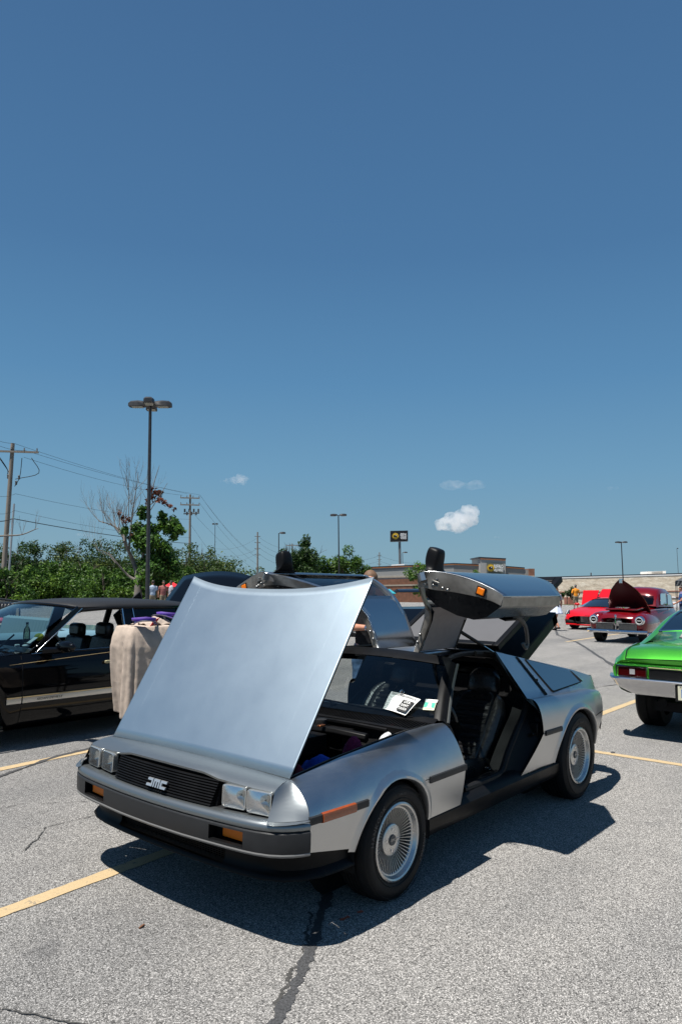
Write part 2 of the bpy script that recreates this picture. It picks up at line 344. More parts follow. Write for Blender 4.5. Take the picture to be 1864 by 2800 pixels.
strip('parking_line', [(-4.17, 2.33), (-9.8, 2.3)], .10, PAINT, seed=6)
strip('parking_line', [(-4.17, -3.05), (-9.8, -3.1)], .10, PAINT, seed=16)
strip('parking_line', [(-18.2, -5.75), (-23.6, -6.0)], .10, PAINT, seed=7)
strip('parking_line', [(-18.2, -8.4), (-23.6, -8.65)], .10, PAINT, seed=17)
TAR = mat('tar crack sealant', (.05, .05, .052), .8, 0, var=.75, vscale=150, bump=.6, bscale=150)
CRACK = mat('dark asphalt crack', (.05, .048, .045), .95, 0, var=.5, vscale=60)
STAIN = mat('old darker asphalt', (.15, .147, .145), .9, 0, var=.35, vscale=70, bump=.5, bscale=120)
strip('tar_seam', [(1.19, 1.15), (.943, 1.03), (.63, .87), (.36, .68), (-.2, .3), (-.9, -.3)], .042, TAR, .003, jit=.005, seed=8, wj=.75, step=.010)
strip('tar_seam', [(1.19, 1.12), (.95, .99), (.66, .84), (.40, .62)], .012, CRACK, .002, jit=.012, seed=28, wj=.9, step=.012)
strip('tar_seam', [(-23.7, -8.4), (-21, -7.2), (-18.4, -5.5), (-15.5, -3.95), (-13.3, -2.8), (-12.4, -2.3), (-10.5, -1.1), (-8.5, 1.2)], .10, TAR, .003, jit=.006, seed=9, wj=.4, step=.05)
strip('tar_seam', [(.62, -2.72), (.1, -3.02), (-.5, -3.28), (-1.3, -3.42), (-2.4, -3.4)], .05, TAR, .0062, jit=.004, seed=10, wj=.5, step=.03)
strip('tar_seam', [(-26, -12), (-27, -9.5), (-29, -7.5), (-35, -6)], .08, TAR, .003, jit=.01, seed=12, wj=.4)
for i, pts in enumerate([[(1.5, -1.9), (.9, -2.15), (.45, -2.1), (.1, -1.8)], [(1.9, -.1), (1.75, .35), (1.55, .8), (1.65, 1.2)],
                         [(2.3, .4), (2.0, .9), (2.1, 1.3)], [(.9, -1.2), (.6, -1.5), (.2, -1.5)], [(1.2, 1.6), (.9, 1.9), (.5, 2.1), (.2, 2.6), (-.6, 3.0)],
                         [(-2.4, 2.2), (-3.0, 2.5), (-3.3, 3.1), (-4.6, 3.4)], [(-6.5, -2.2), (-8, -1.5), (-9.6, -1.2), (-12, .6)]]):
    strip('crack', pts, .007 if i < 6 else .02, CRACK, .0055, jit=.006, seed=30+i, wj=1.0, step=.015 if i < 6 else .05)
MARK = mat('orange survey paint', (.42, .09, .04), .8, 0, var=.5, vscale=80)
props(strip('survey_mark', [atz(930, 2519)[:2], atz(956, 2509)[:2]], .02, MARK, .0035, jit=.003, seed=50, wj=.9, step=.012), 'faint orange spray mark on the asphalt in the nose shadow', 'paint mark')['kind'] = 'structure'
strip('survey_mark', [atz(976, 2498)[:2], atz(992, 2494)[:2]], .018, MARK, .0035, jit=.002, seed=51, wj=.9, step=.01)
# twig and cigarette butt on the asphalt
LITTER = mat('dry brown twig', (.16, .07, .035), .8, var=.3)
m = MB(); q = atz(388, 2537); m.tube([q+Vector((-.018, -.008, .005)), q+Vector((0, .002, .008)), q+Vector((.02, .006, .005))], [.004, .006, .004], 6)
props(m.build('twig', LITTER), 'small brown twig lying on the asphalt at lower left', 'twig')
m = MB(); q = atz(1675, 2060); m.ball(q+Vector((0, 0, .006)), (.035, .02, .008), 5)
props(m.build('stone', TAR), 'small dark lump on the yellow line right of the rear wheel', 'stone')

# ---------------------------------------------------------------- trees and shrubs
BARK = mat('grey brown bark', (.10, .08, .062), .9, 0, var=.35, vscale=6, bump=.6, bscale=18)
BARKD = mat('dead grey bark', (.17, .15, .13), .9, 0, var=.3, vscale=6)
LEAF1 = leaf_mat('hedge leaves', (.018, .055, .008), (.055, .125, .016), (.12, .22, .03))
LEAF2 = leaf_mat('dark tree leaves', (.010, .032, .008), (.030, .070, .014), (.065, .12, .025))
LEAF3 = leaf_mat('olive leaves', (.018, .042, .010), (.048, .088, .018), (.10, .145, .032))
LEAF4 = leaf_mat('bright leaves', (.03, .075, .012), (.075, .17, .024), (.15, .28, .05))
LEAFR = leaf_mat('rust dead leaves', (.09, .03, .018), (.16, .055, .03), (.24, .09, .05))
def leaves_mesh(name, C, rad, n, size, mat_, rg, shell=.55, flat=1.0):
    """n leaf quads spread over the clumps C (k,3) with radii rad (k,)"""
    C = np.asarray(C, float); rad = np.asarray(rad, float); k = rg.choice(len(C), n, p=rad**2/np.sum(rad**2))
    d = rg.normal(size=(n, 3)); d /= np.linalg.norm(d, axis=1)[:, None]; rr = rad[k]*(shell+(1-shell)*rg.random(n))**1.0*rg.uniform(.82, 1.15, n)
    P = C[k]+d*rr[:, None]*np.array([1, 1, flat])
    nrm = d*.6+rg.normal(size=(n, 3))*.7+np.array([0, 0, .35]); nrm /= np.linalg.norm(nrm, axis=1)[:, None]
    a = np.cross(nrm, rg.normal(size=(n, 3))); a /= np.linalg.norm(a, axis=1)[:, None]; b = np.cross(nrm, a)
    s = size*rg.uniform(.55, 1.35, n)[:, None]
    V = np.stack([P-a*s, P-b*s*.45, P+a*s, P+b*s*.45], 1).reshape(-1, 3)
    me = bpy.data.meshes.new(name); me.vertices.add(4*n); me.vertices.foreach_set('co', V.ravel())
    me.loops.add(4*n); me.loops.foreach_set('vertex_index', np.arange(4*n)); me.polygons.add(n)
    me.polygons.foreach_set('loop_start', np.arange(0, 4*n, 4)); me.polygons.foreach_set('loop_total', np.full(n, 4)); me.update(); me.validate(); me.materials.append(mat_)
    return me
def branch_rec(mb, p, d, L, r, depth, rr, tips, spread=.6, up=.15, n=6):
    pts = [p.copy()]; rad = [r]; q = p.copy(); dd = d.normalized(); k = 4
    for i in range(k):
        dd = (dd+Vector((rr.uniform(-1, 1), rr.uniform(-1, 1), rr.uniform(-.6, 1)))*.16+Vector((0, 0, up*.3))).normalized()
        q = q+dd*L/k; pts.append(q.copy()); rad.append(r*(1-.45*(i+1)/k))
    mb.tube(pts, rad, n if r > .03 else (4 if r > .012 else 3), cap=False)
    if depth == 0: tips.append((q, L)); return
    m_ = rr.choice((2, 3, 3))
    for j in range(m_):
        a = rr.uniform(0, 2*math.pi); s = spread*rr.uniform(.6, 1.3)
        x = dd.orthogonal().normalized(); y = dd.cross(x)
        nd = (dd+(x*math.cos(a)+y*math.sin(a))*s+Vector((0, 0, up))).normalized()
        branch_rec(mb, pts[rr.choice((2, 3, 4)) if j else 4], nd, L*rr.uniform(.62, .85), r*.55, depth-1, rr, tips, spread, up, n)
def upright(o):
    q = Vector((0, 0, 1)).rotation_difference(UPV); o.rotation_mode = 'QUATERNION'; o.rotation_quaternion = q
def shrub(name, label, cat, px, top_py, dist, width, mat_, seed, n=4500, group=None, size=.13, lump=14, spire=.0, basez=None):
    rg = np.random.default_rng(seed); g0 = on_ground(px, dist); top = at(px, top_py, dist).z; H = max(1.0, top-g0.z)
    t = thing(name, label, cat, g0, 0, group)
    C = []; rad = []
    for i in range(lump):
        a = rg.uniform(0, 2*math.pi); rr_ = width/2*math.sqrt(rg.random())*.8; z = H*rg.uniform(.15, .80)*(1-.35*(rr_/(width/2)))
        C.append((rr_*math.cos(a), rr_*math.sin(a), z)); rad.append(rg.uniform(.16, .27)*min(width, H*1.2))
    for i in range(max(3, lump//3)):
        C.append((rg.uniform(-.35, .35)*width, rg.uniform(-.3, .3)*width, H*rg.uniform(.84, 1.0)-.04*H)); rad.append(rg.uniform(.05, .10)*H+.1)
    if spire: C.append((0, 0, H*.97)); rad.append(spire)
    obj('foliage', leaves_mesh('foliage', C, rad, n, size, mat_, rg), t)
    mb = MB(); rr = random.Random(seed); tips = []
    branch_rec(mb, Vector((0, 0, -.05)), Vector((rr.uniform(-.2, .2), rr.uniform(-.2, .2), 1)), H*.4, .07, 3, rr, tips)
    mb.build('stem', BARK, t)
    return t
# hedge row along the left, front layer bright, rear layer dark and taller
k = 0
G1 = 'rounded hedge shrubs along the left edge of the lot'; G2 = 'taller trees and shrubs behind the hedge'
hl = ['bright round hedge shrub at the far left edge under the utility pole', 'low hedge shrub right of the leaning utility pole', 'wide hedge shrub behind the front of the black sedan roof',
      'hedge shrub behind the middle of the black sedan roof', 'light green hedge shrub left of the half dead tree trunk', 'hedge shrub just behind the half dead tree trunk', 'hedge shrub right of the tall lamp post foot', 'hedge shrub behind the raised dark trunk lid']
for i, (px, py, wd, ds) in enumerate([(15, 1560, 4.2, 44), (95, 1545, 5, 52), (165, 1535, 5, 54), (225, 1540, 5, 53), (290, 1552, 4.6, 50), (350, 1560, 4.2, 53), (420, 1552, 4.6, 55), (480, 1548, 4.6, 58)]):
    shrub('hedge_shrub', hl[i], 'shrub', px, py, ds, wd, LEAF1, 100+i, 11000, G1, .105, 26)
hl = ['dark feathery tree behind the hedge beside the leaning pole', 'pointed dark tree behind the hedge at far left', 'short dark tree behind the hedge left of the bare branches', 'dark tree behind the bare branches of the half dead tree',
      'dark tree behind the trunk of the half dead tree', 'dense dark tree right of the tall lamp post', 'olive tree under the second utility pole', 'loose olive tree with thin twigs at the right end of the hedge', 'low olive shrub at the right end of the hedge', 'small dark spire shaped tree under the left wires']
for i, (px, py, wd, ds, mt, sp) in enumerate([(60, 1482, 4.5, 62, LEAF2, .3), (118, 1490, 4.5, 64, LEAF2, .35), (185, 1482, 4.5, 63, LEAF3, 0), (255, 1474, 5, 65, LEAF2, .3), (325, 1480, 5, 64, LEAF3, 0), (428, 1476, 5.2, 60, LEAF2, 0), (505, 1486, 5.5, 62, LEAF3, .2), (568, 1492, 5.6, 62, LEAF3, 0), (604, 1530, 3.6, 66, LEAF3, 0), (28, 1510, 3.5, 60, LEAF2, .2)]):
    shrub('background_tree', hl[i], 'tree', px, py, ds, wd, mt, 130+i, 8500, G2, .11, 24, sp)
m = MB()
rg = np.random.default_rng(5)
tl = on_ground(690, 150); C = []; rad = []
for i in range(90):
    px = rg.uniform(600, 1000); p = on_ground(px, rg.uniform(150, 175)); C.append((p.x, p.y, p.z+rg.uniform(2.0, 6.6))); rad.append(rg.uniform(1.1, 2.0))
for i in range(150):
    px = rg.uniform(-60, 640); p = on_ground(px, rg.uniform(78, 90)); C.append((p.x, p.y, p.z+rg.uniform(.5, 4.0))); rad.append(rg.uniform(.9, 1.6))
props(obj('distant_tree_line', leaves_mesh('distant_tree_line', C, rad, 16000, .33, LEAF3, rg)), 'low hazy line of distant trees along the horizon', 'tree line', kind='stuff')

def tree(name, label, px, dist, base_py, H, crowns, mat_, seed, n, size, trunk_r, group=None, depth=3, bare=False, px_top=None, tilt=0):
    g0 = on_ground(px, dist); t = thing(name, label, 'tree', g0, 0, group); rr = random.Random(seed); rg = np.random.default_rng(seed)
    mb = MB(); tips = []
    mb.tube([(0, 0, -.2), (.02, 0, H*.15), (-.03, .02, H*.3)], [trunk_r*1.15, trunk_r, trunk_r*.85], 10, cap=False)
    for k in range(4): branch_rec(mb, Vector((-.03, .02, H*.3)), Vector((rr.uniform(-.6, .6), rr.uniform(-.6, .6), 1)), H*.26, trunk_r*.55, depth, rr, tips, .6)
    mb.build('trunk', BARK, t)
    C = []; rad = []
    for (dx, z, r_) in crowns:     # dx in metres along image right, z, radius
        for j in range(7):
            a = rg.normal(size=3)*r_*.45; C.append((cr_.x*dx+a[0], cr_.y*dx+a[1], z+a[2]*.8)); rad.append(r_*rg.uniform(.4, .62))
    obj('crown', leaves_mesh('crown', C, rad, n, size, mat_, rg), t); return t
def mscale(dist): return dist/FPX
d = 118; s = mscale(d); H = lambda py, dist: at(900, py, dist).z-on_ground(900, dist).z
tree('broad_tree', 'large dark round tree left of the distant double lamp post', 822, d, 0, H(1480, d), [(0, H(1520, d), 2.3), (-1.5, H(1540, d), 1.8), (1.6, H(1528, d), 1.9), (-.3, H(1560, d), 2.5), (.2, H(1497, d), 1.4), (-2.2, H(1560, d), 1.3)], LEAF2, 201, 9000, .22, .3)
d = 128
tree('broad_tree', 'wide bright green dome shaped tree behind the distant lamp post', 925, d, 0, H(1515, d), [(-2.8, H(1550, d), 2.0), (0, H(1542, d), 2.2), (2.3, H(1548, d), 2.0), (4.4, H(1560, d), 1.7), (-4.6, H(1562, d), 1.5), (0, H(1565, d), 2.6)], LEAF1, 202, 9000, .22, .3)
d = 66
tree('young_tree', 'young green tree with bare top twigs in front of the restaurant', 1163, d, 0, H(1530, d), [(0, H(1562, d), .95), (-.9, H(1572, d), .8), (.5, H(1585, d), 1.0), (-.4, H(1600, d), .9), (1.1, H(1540, d), .45), (.8, H(1560, d), .6)], LEAF4, 203, 3800, .11, .06)
mb = MB(); rr = random.Random(4); tips = []
d = 95
tree('young_tree', 'small green sapling behind the open left door', 1303, d, 0, H(1570, d), [(0, H(1575, d), .9), (-1.0, H(1582, d), .7), (.9, H(1580, d), .6)], LEAF4, 204, 1500, .15, .06)
d = 135
tree('young_tree', 'sapling in a planting strip before the tan store wall', 1549, d, 0, H(1594, d), [(0, H(1612, d), .75), (-1.1, H(1616, d), .65), (1.2, H(1603, d), .7), (.6, H(1618, d), .7)], LEAF2, 205, 1300, .17, .07)
m = MB(); q = on_ground(1560, 135); 
for a, b, c_ in ((-9, 7, .12),): m.box(q+Vector((0, 0, .03)), (16, 1.6, .14), Matrix.Rotation(YAW+R(90), 3, 'Z'))
props(m.build('grass_strip', mat('dry verge grass', (.16, .17, .07), .95, var=.4, vscale=3)), kind='structure')

# half dead tree beside the tall lamp post
d = 47.0; g0 = on_ground(378, d)
t = thing('half_dead_tree', 'half dead tree with bare twigs, rust leaves and one green side', 'tree', g0)
S = mscale(d)
def L(px, py, dep=0.0): # local point at this tree's distance
    return at(px, py, d+dep)-g0
rr = random.Random(21); mb = MB(); tips = []
J = L(377, 1600); K = L(372, 1565)
mb.tube([(0, 0, -.1), L(378, 1620), J], [.30, .26, .22], 12, cap=False)
def limb(pts, r0_, r1_): mb.tube(crom(pts, len(pts)*3), [lerp(r0_, r1_, i/(len(pts)*3)) for i in range(len(pts)*3+1)], 7, cap=False)
limb([J, L(372, 1560, .3), L(362, 1530, .5), L(352, 1508), L(340, 1480, -.3)], .17, .09)
limb([J, L(384, 1570), L(387, 1540, .2), L(398, 1490, .1), L(402, 1440)], .15, .07)
limb([L(368, 1585), L(348, 1572), L(318, 1538, -.4), L(296, 1510, -.5)], .09, .03)
sp = [(L(340, 1480, -.3), L(316, 1440), .07), (L(345, 1495), L(330, 1420, .5), .06), (L(352, 1508), L(362, 1400, .2), .07), (L(340, 1480), L(300, 1430, .6), .05), (L(316, 1540), L(262, 1500), .035), (L(330, 1450), L(270, 1425), .05)]
for a, b, r_ in sp:
    limb([a, a.lerp(b, .5)+Vector((rr.uniform(-.2, .2), rr.uniform(-.2, .2), .1)), b], r_, r_*.5)
    for k in range(6):
        q = a.lerp(b, rr.uniform(.35, 1)); dd = (b-a).normalized()+Vector((rr.uniform(-.7, .7), rr.uniform(-.7, .7), rr.uniform(0, .8)))
        branch_rec(mb, q, dd, rr.uniform(.8, 1.4), r_*.32, 2, rr, tips, .55, .2)
limb([L(362, 1400, .2), L(372, 1340), L(378, 1290)], .035, .012); limb([L(352, 1420), L(352, 1350), L(350, 1300)], .03, .01)
for a in (L(360, 1380), L(370, 1340), L(350, 1340), L(405, 1370)):
    for k in range(4): branch_rec(mb, a, Vector((rr.uniform(-.6, .6), rr.uniform(-.6, .6), 1)), 1.0, .014, 2, rr, tips, .4, .3)
limb([L(402, 1440), L(410, 1370), L(424, 1310), L(436, 1272)], .05, .012)
limb([L(408, 1400), L(440, 1350), L(458, 1320)], .03, .01); limb([L(398, 1490), L(440, 1450), L(470, 1420)], .06, .02); limb([L(404, 1385), L(440, 1365), L(478, 1392)], .03, .012)
mb.build('trunk', BARKD, t)
rg = np.random.default_rng(77); C = []; rad = []
for px, py, r_ in [(392, 1410, .45), (415, 1440, .6), (440, 1425, .55), (470, 1430, .5), (487, 1450, .45), (478, 1462, .4), (455, 1450, .45), (400, 1460, .7), (380, 1450, .5), (345, 1445, .35), (430, 1480, .8), (400, 1500, .8), (430, 1520, .9), (450, 1560, .9), (410, 1560, .9), (380, 1480, .6), (455, 1505, .6), (470, 1535, .6), (440, 1600, .8), (400, 1610, .5), (385, 1540, .6), (362, 1470, .35), (440, 1408, .3), (385, 1395, .3)]:
    for k in range(3):
        a = rg.normal(size=3)*r_*.35; p = L(px, py, a[1]*2); C.append((p.x+a[0], p.y, p.z+a[2])); rad.append(r_*rg.uniform(.5, .85))
obj('crown', leaves_mesh('crown', C, rad, 11000, .15, leaf_mat('fresh maple leaves', (.02, .05, .010), (.05, .125, .018), (.11, .23, .04)), rg, .2), t)
C = []; rad = []
for px, py, r_ in [(412, 1340, .3), (425, 1345, .3), (432, 1352, .28), (418, 1362, .28), (405, 1372, .3), (436, 1366, .25), (448, 1374, .2), (456, 1380, .2), (466, 1384, .18), (476, 1392, .15), (400, 1388, .22), (440, 1348, .2), (325, 1405, .2), (335, 1415, .2), (350, 1420, .25), (360, 1440, .2), (342, 1428, .2), (366, 1460, .2)]:
    p = L(px, py, rg.normal()*.3); C.append(tuple(p)); rad.append(r_)
o = obj('dead_leaves', leaves_mesh('dead_leaves', C, rad, 620, .12, LEAFR, rg, .1), t); o['label'] = 'rust brown dead leaves'
# bare branch at far left
m = MB(); rr = random.Random(3); tips = []
a = on_ground(-30, 40); P = [at(-30, 1467, 40), at(20, 1465, 40), at(60, 1462, 40), at(95, 1448, 40), at(105, 1445, 40)]
m.tube(crom(P, 12), [.06, .055, .05, .05, .045, .04, .035, .03, .03, .025, .02, .015, .01], 5)
for q in P[1:4]:
    for k in range(2): branch_rec(m, q, Vector((rr.uniform(-1, 1), rr.uniform(-1, 1), 1)), .5, .012, 2, rr, tips, .4, .3)
m.tube([a, at(-30, 1467, 40)], [.12, .08], 6)
props(m.build('bare_tree', BARKD), 'bare dead branch reaching in from the left edge across the utility pole', 'branch')

# ---------------------------------------------------------------- poles and wires
POLEM = mat('dark bronze pole paint', (.035, .035, .038), .45, .2, var=.15)
LAMPG = mat('lamp lens', (.38, .37, .33), .3)
WOOD = mat('weathered grey pole wood', (.21, .18, .15), .9, 0, var=.3, vscale=3, bump=.3, bscale=20, stretch=(6, 6, .4))
def lamp_post(label, px, top_py, dist, heads, r=.075, group='lamp posts of the parking lot', hw=.78, base=True):
    g0 = on_ground(px, dist); top = at(px, top_py, dist); g0 = top-UPV*((top.z-ground_z(top.x, top.y))/UPV.z)
    t = thing('lamp_post', label, 'lamp post', g0, 0, group); H_ = (top-g0).length; upright(t)
    m = MB(); m.tube([(0, 0, .7), (0, 0, H_)], [r, r*.72], 10); m.build('pole', POLEM, t)
    m = MB(); m.lathe([(.28, 0), (.28, .7), (0, .72)], (0, 0, 0), (0, 0, 1), 16); m.build('concrete_base', mat('concrete', (.42, .40, .37), .9, var=.15), t)
    for a in heads:
        m = MB(); dx = Vector((math.cos(a), math.sin(a), 0)); sd = Vector((-dx.y, dx.x, 0))
        rows = []
        for q, w_, h0, h1 in ((.10, .10, -.02, .08), (.22, .20, -.06, .14), (.5, .24, -.08, .17), (.78, .21, -.08, .15), (.88, .16, -.07, .08)):
            q *= hw/.78; c0 = dx*q+Vector((0, 0, H_))
            rows.append([c0+sd*w_+Vector((0, 0, h0)), c0+sd*w_*.9+Vector((0, 0, h1*.6)), c0+sd*w_*.5+Vector((0, 0, h1)), c0-sd*w_*.5+Vector((0, 0, h1)), c0-sd*w_*.9+Vector((0, 0, h1*.6)), c0-sd*w_+Vector((0, 0, h0))])
        m.grid(rows, 0, True); m.F += [tuple(range(6)), tuple(range(24, 30))]; m.M += [0, 0]
        m.tube([(0, 0, H_-.03), tuple(dx*.14+Vector((0, 0, H_)))], .04, 6)
        h = m.build('lamp_head', POLEM, t)
        m = MB(); c0 = dx*(.52*hw/.78)+Vector((0, 0, H_-.083)); m.hexa([c0+sd*s1*.16+dx*s2*.22*hw/.78+Vector((0, 0, z)) for z in (-.02, 0) for s1, s2 in ((-1, -1), (1, -1), (1, 1), (-1, 1))]); m.build('lens', LAMPG, h)
    return t
ca = YAW; ra = math.atan2(cr_.y, cr_.x)
lamp_post('tall near lamp post with four heads beside the half dead tree', 411, 1107, 30, [ra+.05, ra+math.pi+.05, ca+.15, ca+math.pi+.15], .085)
lamp_post('distant double head lamp post before the green dome tree', 925, 1409, 80, [ra, ra+math.pi], .085, hw=.8)
lamp_post('single head lamp post left of the round dark tree', 762, 1458, 95, [ra], .08)
lamp_post('double head lamp post above the dark red car', 1698, 1483, 120, [ra+.1, ra+math.pi+.1, ca], .1, hw=.9)
lamp_post('short single head lamp post right of the restaurant pylon sign', 1100, 1511, 150, [ra], .08, hw=.9)
lamp_post('faint thin lamp post behind the left door mirror', 1179, 1497, 190, [ra, ra+math.pi], .07, hw=.4)
lamp_post('thin white topped lamp post right of the second utility pole', 588, 1433, 130, [ra, ra+math.pi], .06, hw=.45)
lamp_post('very faint thin mast at the right edge above the store', 1850, 1500, 200, [ra], .07, hw=.3)
CER = mat('grey ceramic insulator', (.10, .10, .10), .4)
def utility_pole(label, px, top_py, base_px, dist, arms, group='wooden utility poles', r=.15, basepy=1610, extra=None):
    top = at(px, top_py, dist); b = on_ground(base_px, dist); t = thing('utility_pole', label, 'utility pole', b, 0, group); v = top-b
    m = MB(); m.tube([(0, 0, -.2), tuple(v*.5), tuple(v)], [r*1.1, r*.92, r*.75], 12); m.build('pole', WOOD, t)
    for f, w_, ins, tw in arms:
        c0 = v*f; dx = Vector((math.cos(ra+tw), math.sin(ra+tw), 0)); m = MB(); rot = Matrix.Rotation(ra+tw, 3, 'Z')
        m.box(c0+Vector((0, 0, 0))-Vector((math.sin(ra+tw), -math.cos(ra+tw), 0))*-.16, (w_, .11, .13), rot); a_ = m.build('cross_arm', WOOD, t)
        for i in range(ins):
            q = c0+dx*(w_*(-.47+.94*i/(ins-1)))-Vector((math.sin(ra+tw), -math.cos(ra+tw), 0))*-.16
            m = MB(); m.lathe([(.0, .23), (.045, .22), (.03, .18), (.06, .15), (.03, .11), (.055, .07), (.02, .0)], q+Vector((0, 0, .06)), (0, 0, 1), 8); m.build('insulator', CER, a_)
    return t, b, v
p1, b1, v1 = utility_pole('nearest leaning wooden utility pole at the left edge', 35, 1212, 7, 50, [(.945, 3.6, 5, .1)], r=.17)
p2, b2, v2 = utility_pole('second utility pole with two cross arms above the olive trees', 520, 1352, 519, 84, [(.965, 2.2, 4, .1), (.90, 2.2, 4, .1)], r=.15)
p3, b3, v3 = utility_pole('thin utility pole with side insulators behind the right door mirror', 704, 1455, 705, 128, [], r=.16)
p4, b4, v4 = utility_pole('small utility pole left of the restaurant pylon sign', 1037, 1510, 1036, 170, [], r=.14)
p5, b5, v5 = utility_pole('utility pole half hidden in the round dark tree', 799, 1487, 799, 140, [(.97, 2.4, 4, 0)], r=.15)
for t_, v_, n_ in ((p3, v3, 4), (p4, v4, 3)):
    for i in range(n_):
        for s_ in (-1, 1):
            m = MB(); q = v_*(.93-.09*i); dx = Vector((cr_.x, cr_.y, 0)); m.tube([q, q+dx*s_*.5+Vector((0, 0, .12))], [.05, .06], 6); m.build('insulator', CER, t_)
# grey steel conduit pipe and transformer clutter on first pole, extra gear on second
m = MB(); m.tube([v1*.0+Vector((cr_.x, cr_.y, 0))*.35, v1*.62+Vector((cr_.x, cr_.y, 0))*.38], .07, 8); m.build('conduit', mat('galvanised conduit', (.42, .43, .44), .4, .4), p1)
WIRE = mat('black wire', (.02, .02, .022), .6)
for (x0, y0, x1, y1, sg) in [(60, 1252, 40, 1330, .1), (86, 1252, 42, 1310, .9), (0, 1255, 22, 1305, .3), (-8, 1240, 20, 1300, .3)]:
    m = MB(); a = at(x0, y0, 50)-b1; b = at(x1, y1, 50)-b1; dd = Vector((cr_.x, cr_.y, 0))*sg*1.2
    m.tube(crom([a, a.lerp(b, .5)+dd+Vector((0, 0, -.3)), b], 8), .025, 5); m.build('jumper_cable', WIRE, p1)
for (px, py) in [(22, 1305), (52, 1307), (44, 1322)]:
    m = MB(); q = at(px, py, 50)-b1; m.lathe([(0, .2), (.07, .18), (.05, .05), (.09, 0), (.05, -.1), (0, -.12)], q, (.3, .3, 1), 8); m.build('insulator', CER, p1)
for i in range(7):
    m = MB(); q = at(505+i*6.2, 1398+(i % 2)*8, 84)-b2; m.lathe([(0, .3), (.1, .28), (.1, -.1), (0, -.15)], q, (.1, .1, 1), 8); m.build('cutout_fuse', CER, p2)
m = MB(); m.tube([at(502, 1405, 84)-b2, at(545, 1403, 84)-b2], .07, 5); m.build('gear_bracket', WOOD, p2)
def wire(label, P, r=.012, sag=.6, group='overhead wires'):
    m = MB()
    for a, b in zip(P, P[1:]):
        n = 14; m.tube([a.lerp(b, i/n)-Vector((0, 0, sag*4*(i/n)*(1-i/n))) for i in range(n+1)], r, 4)
    return props(m.build('overhead_wire', WIRE), label, 'wire', group)
wire('topmost overhead wire from the left edge to the second utility pole', [at(-60, 1172, 46), at(38, 1212, 50), at(512, 1350, 84)], .011, .25)
wire('second overhead wire from the left edge to the second utility pole', [at(-60, 1186, 46), at(70, 1232, 50), at(545, 1353, 84)], .011, .3)
wire('third overhead wire leaving the cross arm of the leaning pole', [at(65, 1250, 50), at(500, 1354, 84)], .011, .4)
wire('middle overhead wire crossing the bare branches', [at(-50, 1330, 47), at(42, 1350, 50), at(520, 1420, 84)], .010, .4)
wire('thin low overhead wire behind the bare branches', [at(-50, 1380, 47), at(40, 1396, 50), at(520, 1470, 84)], .009, .4)
wire('thick black overhead cable running low behind the half dead tree', [at(-50, 1412, 47), at(35, 1418, 50), at(518, 1486, 84)], .028, .25)
for i, (x, y, x2, y2, sg) in enumerate([(546, 1353, 690, 1512, .6), (550, 1358, 712, 1530, .9), (545, 1375, 705, 1545, .7), (525, 1400, 700, 1560, .5), (522, 1435, 640, 1590, .3)]):
    wire(['upper', 'second', 'third', 'fourth', 'lowest'][i]+' wire sweeping down from the second pole toward the thin pole', [at(x, y, 84), at(x2, y2, 128)], .014, sg)
for i, (y0, y1) in enumerate([(1467, 1500), (1482, 1516), (1496, 1530), (1513, 1546)]):
    wire(['top', 'second', 'third', 'bottom'][i]+' wire from the thin pole to the round dark tree', [at(706, y0, 128), at(800, y1, 140)], .014, .7)
for i, (y0, y1) in enumerate([(1470, 1500), (1500, 1516), (1512, 1536)]):
    wire(['upper', 'middle', 'lower'][i]+' faint wire left of the thin pole', [at(704, y0, 128), at(590, y1, 128)], .012, .8)
for i, (y0, y1) in enumerate([(1520, 1540), (1534, 1556)]):
    wire(['upper', 'lower'][i]+' wire right of the small distant pole', [at(1037, y0, 170), at(1160, y1, 190)], .018, .6); wire(['upper', 'lower'][i]+' wire left of the small distant pole', [at(1037, y0, 170), at(900, y0+20, 190)], .018, .6)

# ---------------------------------------------------------------- buildings
BGREY = mat('grey stucco', (.24, .235, .225), .9, 0, var=.06, vscale=.4); BGREY2 = mat('lighter grey stucco', (.33, .325, .31), .9, 0, var=.06, vscale=.4)
BDK = mat('dark metal coping', (.03, .03, .035), .5); BORG = mat('orange neon trim', (.45, .15, .04), .5); BRICK = mat('red brown brick', (.22, .10, .06), .9, 0, var=.3, vscale=2.5, bump=.4, bscale=30)
STONE = mat('tan stone band', (.42, .36, .29), .9, 0, var=.15, vscale=1)
def facade(name, parent, px0, py0t, px1, py1t, dist0, dist1, depth, mat_, bot=None, py_b=None):
    a = at(px0, py0t, dist0); b = at(px1, py1t, dist1); n = Vector((HD.x, HD.y, 0))
    if py_b is None: a0 = Vector((a.x, a.y, ground_z(a.x, a.y)-.3)); b0 = Vector((b.x, b.y, ground_z(b.x, b.y)-.3))
    else: a0 = at(px0, py_b[0], dist0); b0 = at(px1, py_b[1], dist1)
    m = MB(); m.hexa([a0, b0, b0+n*depth, a0+n*depth, a, b, b+n*depth, a+n*depth]); return m.build(name, mat_, parent, smooth=False)
rb = thing('restaurant_building', 'low grey and brick restaurant with tower sign BUFFALO WILD WINGS', 'building', on_ground(1220, 150))
def rel(o, par):  # keep world placement under an unrotated empty
    o.parent = par; o.location = -par.location; return o
def fb(*a, **k):
    o = facade(a[0], None, *a[1:], **k); return rel(o, rb)
D0, D1 = 138, 150
